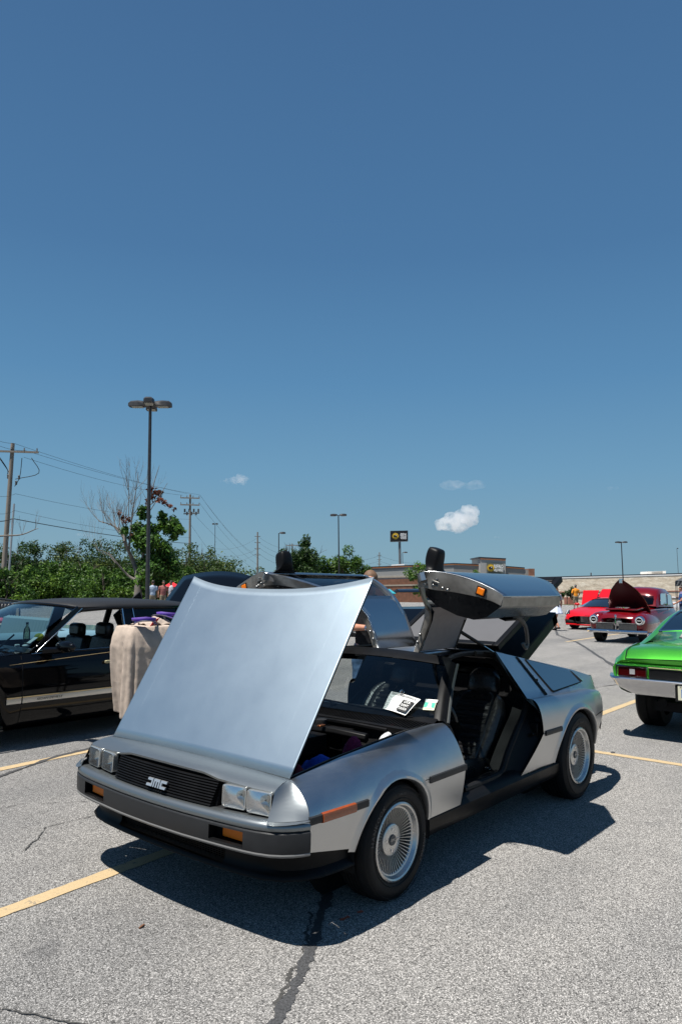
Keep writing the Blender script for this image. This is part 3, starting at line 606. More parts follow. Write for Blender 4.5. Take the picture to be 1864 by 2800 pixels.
fb('wall', 1006, 1552, 1240, 1541, D0, D0+1, 14, BGREY2); fb('brick_base', 1006, 1586, 1240, 1579, D0-.2, D0+.8, .3, BRICK); fb('brick_base', 1008, 1600, 1240, 1596, D0-.25, D0+.75, .1, STONE, py_b=(1604, 1600)); fb('stone_band', 1006, 1577, 1240, 1572, D0-.15, D0+.85, .3, STONE, py_b=(1581, 1576))
fb('wall', 1240, 1541, 1315, 1544, D0+1, D0+2, 14, BGREY); fb('brick_base', 1240, 1570, 1315, 1572, D0+.8, D0+1.8, .3, BRICK); fb('stone_band', 1240, 1566, 1315, 1568, D0+.85, D0+1.85, .3, STONE, py_b=(1569, 1571))
fb('wall', 1383, 1549, 1434, 1553, D0+2, D0+3, 13, BGREY); fb('brick_base', 1383, 1576, 1434, 1578, D0+1.8, D0+2.8, .3, BRICK); fb('stone_band', 1383, 1572, 1434, 1574, D0+1.85, D0+2.85, .3, STONE, py_b=(1575, 1577))
fb('wall', 1434, 1558, 1452, 1559, D0+3, D0+3, 12, BGREY); fb('brick_pier', 1446, 1555, 1461, 1555, D0+2.5, D0+2.6, 4, BRICK); fb('stone_band', 1446, 1574, 1461, 1574, D0+2.4, D0+2.5, .3, STONE, py_b=(1578, 1578))
for a in ((1006, 1550, 1240, 1539.5, D0-.12, D0+.88), (1240, 1539.5, 1315, 1542.5, D0+.88, D0+1.88), (1383, 1547.5, 1434, 1551.5, D0+1.88, D0+2.88)):
    fb('coping', *a, 1, BDK, py_b=(a[1]+2.2, a[3]+2.2)); fb('neon_strip', a[0], a[1]+3.0, a[2], a[3]+3.0, a[4]-.03, a[5]-.03, .2, BORG, py_b=(a[1]+4.6, a[3]+4.6))
fb('panel_groove', 1006, 1558, 1240, 1549, D0-.06, D0+.94, .1, BDK, py_b=(1558.8, 1549.8))
fb('sign_tower', 1313, 1525, 1382, 1528, D0, D0+.5, 9, BGREY2); fb('coping', 1309, 1522.5, 1383, 1526.5, D0-.1, D0+.4, 9.5, BDK, py_b=(1526, 1530)); fb('neon_strip', 1313, 1527.5, 1382, 1531, D0-.13, D0+.37, .2, BORG, py_b=(1529, 1532.5))
sb = fb('sign_panel', 1331, 1538, 1375, 1541, D0-.35, D0-.1, .3, mat('dark green grey sign panel', (.10, .115, .10), .6), py_b=(1568, 1569))
YEL = mat('yellow logo', (.72, .45, .03), .5); SWHITE = mat('white sign face', (.75, .75, .74), .5); SBLK = mat('black sign face', (.018, .018, .02), .45)
rx = Vector((cr_.x, cr_.y, 0)).normalized(); uz = UPV
def buffalo(m, c, r, fwd, mi):
    """bull silhouette in a ring, horn and wing"""
    def P(x, y): return c+rx*(x*r)+uz*(y*r)+fwd
    body = [(-.62, -.05), (-.55, .25), (-.30, .40), (-.05, .38), (.15, .50), (.42, .42), (.55, .20), (.50, -.05), (.38, -.25), (.35, -.55), (.25, -.55), (.22, -.28), (-.10, -.22), (-.25, -.55), (-.36, -.55), (-.36, -.20), (-.52, -.35), (-.60, -.30)]
    m.prism([P(x, y) for x, y in body], fwd*1.2, mi)
    m.prism([P(-.62, .10), P(-.80, .28), P(-.72, .02)], fwd*1.2, mi)
def logo(parent_, c, r, fwd, off):
    m = MB(); n = 28
    m.prism([c+rx*(math.cos(a)*r)+uz*(math.sin(a)*r) for a in [2*math.pi*k/n for k in range(n)]], fwd, 0)
    m.prism([c+fwd*1.02+rx*(math.cos(a)*r*.93)+uz*(math.sin(a)*r*.93) for a in [2*math.pi*k/n for k in range(n)]], fwd*.5, 1)
    m.prism([c+fwd*1.6+rx*(math.cos(a)*r*.84)+uz*(math.sin(a)*r*.84) for a in [2*math.pi*k/n for k in range(n)]], fwd*.3, 0)
    buffalo(m, c, r*.9, fwd*2.0, 1)
    m.prism([c+fwd*4.5+rx*(r*.9*x)+uz*(r*.9*y) for x, y in [(-.05, .30), (.30, .34), (.22, .1), (.05, .02)]], fwd*.5, 2)
    return m
fw = -HD*.04
m = logo(None, at(1341.5, 1553, D0-.5), .72, fw, 0); o = m.build('logo', [YEL, SBLK, SWHITE], smooth=False); rel(o, rb)
m = MB(); place_text(m, 'BUFFALO', at(1362, 1549.5, D0-.5), rx, uz, .95, .05, xs=.44, bold=.02); place_text(m, 'WILD WINGS', at(1362, 1559.5, D0-.5), rx, uz, .72, .05, xs=.40, bold=.015)
o = m.build('lettering', SWHITE, smooth=False); rel(o, rb)
for px in (1333, 1377):
    fb('wall_lamp', px-1.5, 1573, px+1.5, 1573, D0-.4, D0-.4, .3, BDK, py_b=(1581, 1581))
for px in (1110, 1063, 1272): fb('roof_vent', px-2, 1543 if px > 1100 else 1546, px+2, 1543 if px > 1100 else 1546, D0+5, D0+5, .5, BGREY2)
fb('roof_unit', 1072, 1544, 1105, 1542, D0+6, D0+6, 3, SWHITE)
# pylon sign
ps = thing('pylon_sign', 'tall pole sign BUFFALO WILD WINGS with yellow buffalo logo on black', 'sign', on_ground(1093, 160))
D = 160
o = facade('sign_box', None, 1068, 1452.5, 1114, 1451.5, D, D+1, 1.0, SBLK, py_b=(1480.5, 1479)); rel(o, ps)
o = facade('sign_frame', None, 1067, 1451.5, 1115, 1450.5, D+.2, D+1.2, 1.2, mat('sign frame grey', (.10, .11, .12), .5), py_b=(1481.5, 1480)); rel(o, ps)
m = logo(None, at(1081, 1466, D-.15), .72, fw, 0); o = m.build('logo', [YEL, SBLK, SWHITE], smooth=False); rel(o, ps)
m = MB()
for s_, y_, z_, q_ in (('BUFFALO', 1460.3, .45, .68), ('WILD', 1465.8, .75, .75), ('WINGS', 1471.8, .62, .64)): place_text(m, s_, at(1102.5, y_, D-.15), rx, uz, z_, .04, xs=q_, bold=.015)
o = m.build('lettering', SWHITE, smooth=False); rel(o, ps)
m = MB(); a = at(1092, 1480, D+.5)-ps.location; m.tube([a-UPV*(a.z+.5), a], .28, 12); m.build('pole', mat('grey steel pole', (.16, .17, .18), .5, .3), ps)
# big store on the right
def block_mat():
    m, t, b = newmat('tan split face block'); tc = N(t, 'ShaderNodeTexCoord')
    n = N(t, 'ShaderNodeTexNoise'); n.inputs['Scale'].default_value = 1.3; n.inputs['Detail'].default_value = 8; n.inputs['Roughness'].default_value = .8
    mp = N(t, 'ShaderNodeMapping'); mp.inputs['Scale'].default_value = (.45, .45, 1.6); t.links.new(tc.outputs['Object'], mp.inputs[0]); t.links.new(mp.outputs[0], n.inputs['Vector'])
    r = ramp(t, n.outputs[0], [(.33, (.46, .37, .27)), (.5, (.66, .56, .43)), (.63, (.84, .75, .61))]); t.links.new(r.outputs[0], b.inputs['Base Color']); b.inputs['Roughness'].default_value = .95
    bp = N(t, 'ShaderNodeBump'); bp.inputs['Strength'].default_value = .7; bp.inputs['Distance'].default_value = .12; t.links.new(n.outputs[0], bp.inputs['Height']); t.links.new(bp.outputs[0], b.inputs['Normal'])
    return m
bs = thing('store_building', 'long tan block store with red brown bands on the right horizon', 'building', on_ground(1660, 165))
def fs(*a, **k): o = facade(a[0], None, *a[1:], **k); return rel(o, bs)
fs('wall', 1380, 1583, 2150, 1562, 172, 158, 40, block_mat())
fs('coping', 1380, 1580.5, 2150, 1559, 171.95, 157.95, 2, BDK, py_b=(1583, 1562))
fs('cornice', 1380, 1583.2, 2150, 1562.2, 171.93, 157.93, .5, SWHITE, py_b=(1586, 1565))
BAND = mat('red brown band', (.30, .12, .08), .9, var=.2, vscale=2)
fs('band', 1380, 1619, 2150, 1613, 171.94, 157.94, .4, BAND, py_b=(1621.5, 1615.5)); fs('band', 1380, 1634, 2150, 1632, 171.92, 157.92, .5, BAND, py_b=(1636, 1634))
fs('brick_pier', 1553, 1634, 1573, 1634, 160, 160, 3, BAND)
fs('rooftop_unit', 1769, 1563, 1820, 1561, 175, 175, 4, SWHITE, py_b=(1573, 1571)); fs('rooftop_unit', 1786, 1563.5, 1811, 1562, 174, 174, 1, BGREY2, py_b=(1573, 1571)); fs('rooftop_unit', 1847, 1568, 1880, 1567, 170, 170, 3, SWHITE, py_b=(1571, 1569)); fs('roof_vent', 1615.5, 1566, 1617, 1566, 176, 176, .5, BDK, py_b=(1578, 1578))
# far low building left of store, behind doors
ob = facade('low_building', None, 860, 1590, 1010, 1592, 190, 190, 10, BGREY2); props(ob, 'low pale building behind the green dome tree', 'building')

# ---------------------------------------------------------------- clouds
def cloud(label, c, rx_, rz_, seed, dens=.02, n=9, shape=None):
    mb = MB(); rr = random.Random(seed); o_ = bpy.data.objects.new
    for i in range(n):
        if shape: fx, fz, fr = shape[i % len(shape)]
        else: fx, fz, fr = rr.uniform(-.8, .8), rr.uniform(-.25, .3), rr.uniform(.35, .6)
        q = c+rx*(fx*rx_)+Vector((0, 0, fz*rz_))+HD*rr.uniform(-.25, .25)*rx_
        mb.ball(q, (fr*rx_*.8, fr*rx_*.8, fr*rz_*1.3), 8)
    o = mb.build('cloud', None); rm = o.modifiers.new('r', 'REMESH'); rm.mode = 'VOXEL'; rm.voxel_size = rx_/22; rm.use_smooth_shade = True
    tx = bpy.data.textures.new('cloud_noise', 'CLOUDS'); tx.noise_scale = rx_*.25; tx.noise_depth = 4; dm = o.modifiers.new('d', 'DISPLACE'); dm.texture = tx; dm.texture_coords = 'GLOBAL'; dm.strength = rz_*.55; dm.mid_level = .55
    m = bpy.data.materials.new('cloud vapour'); m.use_nodes = True; t = m.node_tree; t.nodes.clear(); ou = N(t, 'ShaderNodeOutputMaterial'); v = N(t, 'ShaderNodeVolumePrincipled')
    v.inputs['Color'].default_value = (1, 1, 1, 1); v.inputs['Anisotropy'].default_value = .35
    tc = N(t, 'ShaderNodeTexCoord'); ns = N(t, 'ShaderNodeTexNoise'); ns.inputs['Scale'].default_value = 3.2/rx_; ns.inputs['Detail'].default_value = 6; t.links.new(tc.outputs['Object'], ns.inputs['Vector'])
    mr = N(t, 'ShaderNodeMapRange'); mr.inputs['From Min'].default_value = .36; mr.inputs['From Max'].default_value = .72; mr.inputs['To Min'].default_value = 0; mr.inputs['To Max'].default_value = dens; t.links.new(ns.outputs[0], mr.inputs[0])
    t.links.new(mr.outputs[0], v.inputs['Density']); t.links.new(v.outputs[0], ou.inputs['Volume'])
    o.data.materials.clear(); o.data.materials.append(m)
    return props(o, label, 'cloud')
DC = 1800; sc = DC/FPX
cloud('bright white puffy cloud, the largest in the sky', at(1250, 1420, DC), 62*sc, 36*sc, 3, .08, 10, [(-.75, -.45, .38), (-.45, -.3, .5), (-.1, -.25, .6), (.3, -.1, .6), (.6, .1, .5), (.45, .5, .5), (.7, .55, .36), (.2, .3, .45), (-.35, .1, .35), (0, -.5, .5)])
cloud('small wispy cloud above the hedge right of the lamp post', at(640, 1312, DC), 46*sc, 20*sc, 5, .022, 7, [(.4, .1, .5), (.1, 0, .5), (-.4, -.1, .3), (-.8, -.1, .2), (.7, .3, .3), (.5, -.3, .3)])
cloud('thin faint cloud above the bright puffy cloud', at(1272, 1328, DC), 62*sc, 18*sc, 6, .009, 8)
cloud('tiny faint cloud high over the store', at(1680, 1335, DC), 20*sc, 8*sc, 8, .006, 4)
cloud('tiny cloud speck right of the puffy cloud', at(1361, 1469, DC), 10*sc, 5*sc, 9, .012, 3)
cloud('faint wisp low behind the half dead tree', at(215, 1462, DC), 32*sc, 7*sc, 10, .006, 4)

# ================================================================== THE STAINLESS SPORTS CAR (x forward, y left, front axle at x=0)
hero = thing('sports_car', 'brushed stainless steel gullwing sports car with bonnet and both doors raised', 'car')
def part(name, mb, m, parent=hero, **k): return mb.build(name, m, parent, **k)
ZC = .565
def wid(x): return interp(x, [(-3.34, .66), (-3.27, .74), (-3.15, .806), (-3.0, .862), (-2.75, .902), (-2.5, .912), (-2.4, .911), (-1.8, .888), (-.6, .905), (0, .912), (.4, .908), (.7, .893), (.8, .86)])
def topF(x): return interp(x, [(-.60, .795, .803), (-.51, .765, .806), (-.27, .752, .797), (.312, .74, .748), (.66, .722, .699)])   # fender top edge
def ylow(x, z): return wid(x)-.045*(max(0, ZC-z)/.25)**1.4
# ---- front fender
def fpt(u, th):
    xb, xt = lerp(.708, -.652, u), lerp(.660, -.575, u); yt, zt = topF(xt); t = math.sin(th)
    if u > .86: yt = lerp(yt, .80, (u-.86)/.14*.3)
    c_ = math.cos(th)**1.3 if th < math.pi/2-1e-6 else 0
    return Vector((lerp(xb, xt, (th/(math.pi/2))**.8), yt+(wid(xb)-yt)*c_, ZC+(zt-ZC)*t**1.3 if t > 0 else ZC))
AFX, AFZ, AFR = .035, .29, .338
def arch_z(x, cx, cz, r, rx_=None):
    rx_ = rx_ or r; q = 1-((x-cx)/rx_)**2; return cz+r*math.sqrt(q) if q > 0 else -1
ARX, ARZ, ARR, ARRX = -2.40, .33, .365, .405
def mir(P, s): return Vector((P[0], P[1]*s, P[2]))
WELL = mat('black wheel well', (.007, .007, .007), .9)
for s in (1, -1):
    f = bpy.data.objects.new('front_fender', None); link(f, hero); f.empty_display_size = .1
    m = MB(); rows = []; nu = 66
    for i in range(nu+1):
        u = i/nu; xb = lerp(.708, -.652, u); za = arch_z(xb, AFX, AFZ, AFR+.004); th0 = 0
        if za > ZC:
            for k in range(200):
                th0 = k/200*math.pi/2
                if fpt(u, th0).z >= za: break
        rows.append([mir(fpt(u, lerp(th0, math.pi/2, j/14)), s) for j in range(15)])
    m.grid(rows)
    # lower front piece
    rows = []
    for j in range(9):
        P = []
        for k in range(11):
            z = lerp(ZC-.002, lerp(.423, .352, k/10), j/8); zr = lerp(ZC-.002, .352, j/8); xa = AFX+(AFR+.004)*math.sqrt(max(0, 1-((zr-AFZ)/(AFR+.004))**2)); x = lerp(lerp(.710, .735, j/8), xa, k/10); P.append(mir((x, ylow(x, z), z), s))
        rows.append(P)
    m.grid(rows)
    rows = []
    for j in range(9):
        z = lerp(ZC-.004, .332, j/8); xa = AFX-(AFR+.004)*math.sqrt(max(0, 1-((z-AFZ)/(AFR+.004))**2)); xr = lerp(-.652, -.660, j/8)
        rows.append([mir((lerp(xa, xr, k/8), ylow(lerp(xa, xr, k/8), z), z), s) for k in range(9)])
    m.grid(rows)
    part('fender_panel', m, STEEL, f, sharp=50)
    m = MB(); rows = []
    for k in range(41):
        a = lerp(R(8), R(172), k/40); R0 = AFR; P = []
        for dr, dy in ((.030, -.001), (.012, .004), (.0, .012), (-.012, .010), (-.018, -.004), (-.016, -.04)):
            x = AFX+(R0+dr)*math.cos(a); z = AFZ+(R0+dr)*math.sin(a)
            if z > ZC:
                u = (.708-x)/1.36; th = 0
                for q in range(60):
                    th = q/60*math.pi/2
                    if fpt(u, th).z >= z: break
                y = fpt(u, th).y
            else: y = ylow(x, z)
            P.append(mir((x, y+dy+.001, z), s))
        rows.append(P)
    m.grid(rows); part('arch_lip', m, STEEL, f)
    m = MB(); 
    for r_, y0, y1 in ((.335, .55, .88),): m.grid([[mir((AFX+r_*math.cos(a), y, AFZ+r_*math.sin(a)), s) for a in [lerp(R(-10), R(190), k/24) for k in range(25)]] for y in (y0, y1)]); m.poly([mir((AFX+r_*math.cos(a), y0, AFZ+r_*math.sin(a)), s) for a in [2*math.pi*k/24 for k in range(24)]])
    part('wheel_well', m, WELL, f)
    # rub strips, marker
    def strip_part(name, xa, xb, z, h, mt, yo=.012, par=hero, n=12, z2=None):
        m = MB(); rows = []
        for k in range(n+1):
            x = lerp(xa, xb, k/n); y = ylow(x, z); zz = z if z2 is None else lerp(z, z2, k/n); sl_ = lerp(.012, -.012, 0) if k == 0 else 0
            rows.append([mir((x, y-.004, zz-h/2-.002), s), mir((x, y+yo*.8, zz-h/2+.002), s), mir((x, y+yo, zz), s), mir((x, y+yo*.8, zz+h/2-.002), s), mir((x, y-.004, zz+h/2+.002), s)])
        m.grid(rows); n5 = len(m.V); m.F += [(0, 1, 2, 3, 4), tuple(range(n5-5, n5))]; m.M += [0, 0]
        return part(name, m, mt, par)
    strip_part('rub_strip', .706, .30, .556, .036, DKGREY, .011); strip_part('rub_strip', -.262, -.652, .556, .036, DKGREY, .011)
    sm = strip_part('side_marker', .628, .40, .556, .042, AMBER, .016)
    strip_part('rub_strip', -1.80, -2.058, .580, .036, DKGREY, .011)

# ---- rear quarter
PN = Vector((0, .31, .20)); PQ = Vector((0, .60, 1.10))
def gplane_y(z): return .60-(z-1.10)*.20/.31
def q_top(x): return interp(x, [(-3.30, .70, .68), (-3.25, .705, .745), (-3.17, .71, .80), (-3.05, gplane_y(.862), .862), (-2.75, gplane_y(.935), .935), (-2.3, gplane_y(1.02), 1.02), (-1.95, gplane_y(1.085), 1.085), (-1.62, gplane_y(1.148), 1.148)])
def q_sh(x): return interp(x, [(-3.30, .70, .66), (-3.20, .755, .70), (-3.05, .775, .75), (-2.8, .785, .785), (-2.4, gplane_y(.80), .80), (-1.7, gplane_y(.82), .82)])
for s in (1, -1):
    f = bpy.data.objects.new('rear_quarter', None); link(f, hero); f.empty_display_size = .1
    m = MB(); rows = []; n = 56
    for i in range(n+1):
        u = i/n; xc = lerp(-1.772, -3.30, u); xs = lerp(-1.740, -3.30, u); xt = lerp(-1.665, -3.30, u)
        ys, zs = q_sh(xs); yt, zt = q_top(xt); wc = wid(xc); zc = lerp(.584, .60, u)
        za = arch_z(xc, ARX, ARZ, ARR+.004, ARRX+.004); P = []
        for j in range(13):
            t = j/12; th = t*math.pi/2
            P.append(Vector((lerp(xc, xs, t), lerp(ys, wc, math.cos(th)**.62 if j < 12 else 0), lerp(zc, zs, math.sin(th)**.95 if j else 0))))
        for j in range(len(P)):   # cut by the wheel arch
            if P[j].z < za: P[j] = None
        k0 = next(j for j in range(13) if P[j] is not None)
        if k0 > 0:
            q = P[k0]; tt = max(0, min(1, (za-zc)/(zs-zc))); th = math.asin(tt**(1/.95)); nb = Vector((lerp(xc, xs, th/(math.pi/2)), lerp(ys, wc, math.cos(th)**.62), za))
            full = [nb]+P[k0:]
            L_ = 12; P = [full[min(len(full)-1, 0)]]+[full[int(round(j/L_*(len(full)-1)))] for j in range(1, 13)]
            # resample evenly
            P = [full[0].lerp(full[0], 0) if j == 0 else (lambda w_: full[int(w_)].lerp(full[min(int(w_)+1, len(full)-1)], w_-int(w_)))(j/12*(len(full)-1)) for j in range(13)]
        for j in range(1, 7):
            t = j/6; P.append(Vector((lerp(xs, xt, t), lerp(ys, yt, t), lerp(zs, zt, t))))
        rows.append([mir(p, s) for p in P])
    m.grid(rows)
    rows = []
    for j in range(9):
        z = lerp(.580, .325, j/8); q = 1-((z-ARZ)/(ARR))**2; xa = ARX+(ARRX+.004)*math.sqrt(max(0, q)); xf = interp(z, [(.325, -1.455), (.338, -1.473), (.584, -1.772)])
        rows.append([mir((lerp(xf, xa, k/8), ylow(lerp(xf, xa, k/8), z)-(.0), z), s) for k in range(9)])
    m.grid(rows)
    rows = []
    for j in range(9):
        z = lerp(.588, .40, j/8); q = 1-((z-ARZ)/(ARR))**2; xa = ARX-(ARRX+.004)*math.sqrt(max(0, q)); xe = lerp(-3.22, -3.13, j/8)
        rows.append([mir((lerp(xa, xe, k/12), wid(lerp(xa, xe, k/12))-.06*(j/8)**1.4, z-.03*k/12*(j/8)), s) for k in range(13)])
    m.grid(rows); part('quarter_panel', m, STEEL, f, sharp=55)
    m = MB(); rows = []
    for k in range(41):
        a = lerp(R(2), R(176), k/40); P = []
        for dr, dy in ((.030, -.001), (.012, .004), (.0, .012), (-.012, .010), (-.018, -.004), (-.016, -.04)):
            x = ARX+(ARRX+dr)*math.cos(a); z = ARZ+(ARR+dr)*math.sin(a)
            if z > .59:
                ys, zs = q_sh(x); tt = min(1, (z-.59)/(zs-.59)); y = lerp(ys, wid(x), math.cos(math.asin(tt**(1/.95)))**.62)
            else: y = ylow(x, z)
            P.append(mir((x, y+dy+.001, z), s))
        rows.append(P)
    m.grid(rows); part('arch_lip', m, STEEL, f)
    m = MB(); r_ = .36; m.grid([[mir((ARX+(r_+.04)*math.cos(a), y, ARZ+r_*math.sin(a)), s) for a in [lerp(R(-10), R(190), k/24) for k in range(25)]] for y in (.5, .86)]); m.poly([mir((ARX+(r_+.04)*math.cos(a), .5, ARZ+r_*math.sin(a)), s) for a in [2*math.pi*k/24 for k in range(24)]])
    part('wheel_well', m, WELL, f)
    nrm = Vector((0, .31, .20)).normalized()
    def gq(x, z, o=.003): return mir(Vector((x, gplane_y(z), z))+nrm*o, s)
    def rquad(P, r_=.02, n=4):
        P = [Vector(p) for p in P]; out_ = []
        for i in range(len(P)):
            a, b, c = P[i-1], P[i], P[(i+1) % len(P)]; d1 = (a-b).normalized()*r_; d2 = (c-b).normalized()*r_
            for k in range(n+1): t = k/n; out_.append((b+d1)*(1-t)**2+b*2*t*(1-t)+(b+d2)*t*t)
        return out_
    W4 = [(-2.02, 1.070), (-2.66, .938), (-2.775, .835), (-2.17, .817)]
    m = MB(); m.poly(rquad([gq(x, z, .004) for x, z in W4], .03)); fr_ = part('window_surround', m, BLACKM, f, smooth=False)
    cx = sum(p[0] for p in W4)/4; cz = sum(p[1] for p in W4)/4
    m = MB(); m.poly(rquad([gq(lerp(cx, x, .955), lerp(cz, z, .93), .008) for x, z in W4], .025)); part('quarter_window', m, glass_mat('quarter glass', (.16, .19, .20), .03, 1.5, .42), f, smooth=False)
    m = MB(); m.poly(rquad([gq(-2.66-.004, .934, .0085), gq(-2.70, .925, .0085), gq(-2.80, .838, .0085), gq(-2.735, .838, .0085)], .008)); part('rear_louvre', m, BLACKM, f, smooth=False)
    V4 = [(-1.905, 1.090), (-1.950, 1.082), (-2.075, .812), (-2.030, .806)]
    m = MB(); m.poly(rquad([gq(x, z, .003) for x, z in V4], .012)); part('air_vent', m, BLACKM, f, smooth=False)
    for k in range(5):
        t = (k+.5)/5; m = MB(); a = gq(lerp(-1.912, -2.034, t), lerp(1.08, .815, t), .004); b = gq(lerp(-1.944, -2.07, t), lerp(1.075, .817, t), .004); m.tube([a, b], .006, 4); part('vent_blade', m, BLACKP, f)

# ---- tail
m = MB()
NT = [(-3.13, .80), (-3.22, .765), (-3.29, .70), (-3.335, .60), (-3.36, .35), (-3.37, 0)]
NTf = NT+[(x, -y) for x, y in NT[-2::-1]]
m.grid([[Vector((x*.995, y, z)) for x, y in NTf] for z in (.40, .44)]+[[Vector((x, y, z)) for x, y in NTf] for z in (.46, .52, .575)]+[[Vector((x+.01, y*.99, .58)) for x, y in NTf]])
part('rear_bumper', m, DKGREY)
m = MB(); m.grid([[Vector((x+.03, y*.985, .58)) for x, y in NTf], [Vector((x+.06, y*.96, .69)) for x, y in NTf]]); part('tail_panel', m, BLACKP)
m = MB(); m.grid([[Vector((x, y, .69)) for x, y in ((-3.30, .70), (-3.30, 0), (-3.30, -.70))], [Vector((x, y, .795)) for x, y in ((-3.20, .71), (-3.22, 0), (-3.20, -.71))], [Vector((x, y, z)) for x, y, z in ((-3.05, .745, .87), (-3.08, 0, .86), (-3.05, -.745, .87))]]); part('rear_deck', m, STEEL)
for s in (1, -1):
    m = MB(); m.grid([[mir((x, y+.012, z), s) for x, y in ((-3.02, .815), (-3.10, .800), (-3.17, .775))] for z in (.605, .565)]); part('tail_light', m, REDLENS, solid=.006)
    m = MB(); m.box(mir((-3.315, .48, .635), s), (.03, .38, .10)); part('tail_light', m, REDLENS, bevel=.005)

# ---- front fascia
NP = [(.905, 0), (.903, .12), (.900, .25), (.893, .36), (.888, .43), (.880, .54), (.870, .64), (.858, .71), (.838, .775), (.808, .825), (.772, .862), (.735, .888), (.706, .902)]
def fullpath(P, o=0.0, sc=1.0):
    L_ = [Vector((x, -y, 0)) for x, y in P[:0:-1]]+[Vector((x, y, 0)) for x, y in P]; out_ = []
    for i, p in enumerate(L_):
        d = (L_[min(i+1, len(L_)-1)]-L_[max(i-1, 0)]).normalized(); nrm_ = Vector((d.y, -d.x, 0)); out_.append(p+nrm_*o)
    return out_
def sweep(m, prof, mi=0, skip=None, P=NP, rear=None):
    rows = []
    for o, z in prof: rows.append([Vector((p.x, p.y, z+(0.012*((abs(p.y)/.9)**2) if True else 0))) for p in fullpath(P, o)])
    n = len(rows[0]); V = [v for r_ in rows for v in r_]; F = []
    for i in range(len(rows)-1):
        for j in range(n-1):
            c = sum((V[k] for k in (i*n+j, i*n+j+1, (i+1)*n+j+1, (i+1)*n+j)), Vector())/4
            if skip and skip(c, i): continue
            F.append((i*n+j, i*n+j+1, (i+1)*n+j+1, (i+1)*n+j))
    m.add(V, F, mi)
fas = MB()
sweep(fas, [(-.075, .549), (-.035, .551), (-.014, .546), (-.004, .536), (.0, .526), (-.001, .514), (-.006, .508)])
# brow / top of nose
def brow(y):
    a = abs(y); z = interp(a, [(0, .703), (.30, .700), (.40, .684), (.60, .676), (.742, .674)]); x = interp(a, [(0, .822), (.3, .815), (.42, .808), (.60, .795), (.742, .776)])
    return Vector((x, y, z))
YS = [-.742, -.70, -.62, -.52, -.44, -.40, -.36, -.30, -.2, -.1, 0, .1, .2, .30, .36, .40, .44, .52, .62, .70, .742]
def hoodfront(y): a = abs(y)/.72; return Vector((.650+.012*(1-a*a), y*.968, .700+.016*(1-a*a)))
rows = []
for t in (0, .25, .5, .75, .92): rows.append([hoodfront(y).lerp(brow(y), t)+Vector((0, 0, .012*math.sin(t*math.pi)*.8)) for y in YS])
rows.append([brow(y)+Vector((.003, 0, -.004)) for y in YS]); rows.append([brow(y)+Vector((.001, 0, -.014)) for y in YS]); rows.append([brow(y)+Vector((-.012, 0, -.018)) for y in YS])
fas.grid(rows)
for s in (1, -1):   # cheeks
    A = [hoodfront(.742).lerp(brow(.742), t)+Vector((0, 0, .012*math.sin(t*math.pi)*.8)) for t in (1, .75, .5, .25, 0)]
    B = [Vector((.832, .752, .555)), Vector((.815, .790, .557)), Vector((.785, .832, .560)), Vector((.748, .868, .562)), Vector((.7105, .897, .565))]
    rows = []
    for i in range(5):
        P = []
        for j in range(11):
            t = j/10; th = t*math.pi/2; w1 = i/4
            lin = A[i].lerp(B[i], t); q = fpt(.0, (1-t)*math.pi/2); cur = Vector((q.x+.002, q.y, q.z))
            P.append(mir(lin.lerp(cur, w1**1.5)+Vector((0, .004*math.sin(t*math.pi)*(1-w1), 0)), s))
        rows.append(P)
    fas.grid(rows)
    fas.grid([[mir(p, s) for p in B], [mir(p, s) for p in (Vector((.85, .765, .549)), Vector((.838, .80, .549)), Vector((.806, .84, .552)), Vector((.765, .876, .556)), Vector((.712, .902, .562)))]])
part('front_fascia', fas, SILVER, sharp=35)
m = MB(); m.grid([[Vector((x, y, z)) for y in YS] for x, z in ((.755, .553),)]+[[Vector((NPx, y, .552)) for y, NPx in [(y, interp(abs(y), [(b, a) for a, b in NP])-.058) for y in YS]]]); part('headlight_ledge', m, DKGREY)
m = MB(); m.grid([[Vector((.748, y, z)) for y in YS] for z in (.55, .68)]); m.grid([[Vector((x, .735*s_, z)) for x in (.75, .775)] for s_ in (1,) for z in (.55, .675)]); part('nose_cavity', m, BLACKM)
bum = MB()
rec = lambda c, i: .43 < abs(c.y) < .64 and i in (3, 4)
sweep(bum, [(-.012, .508), (-.003, .505), (.001, .5), (.002, .492), (.002, .46), (.001, .428), (-.002, .414)], skip=rec)
part('front_bumper', bum, DKGREY, sharp=30)
m = MB(); sweep(m, [(-.002, .414), (.0, .408), (-.004, .400), (-.02, .394)]); part('bumper_edge_trim', m, mat('grey vinyl trim', (.16, .155, .15), .45))
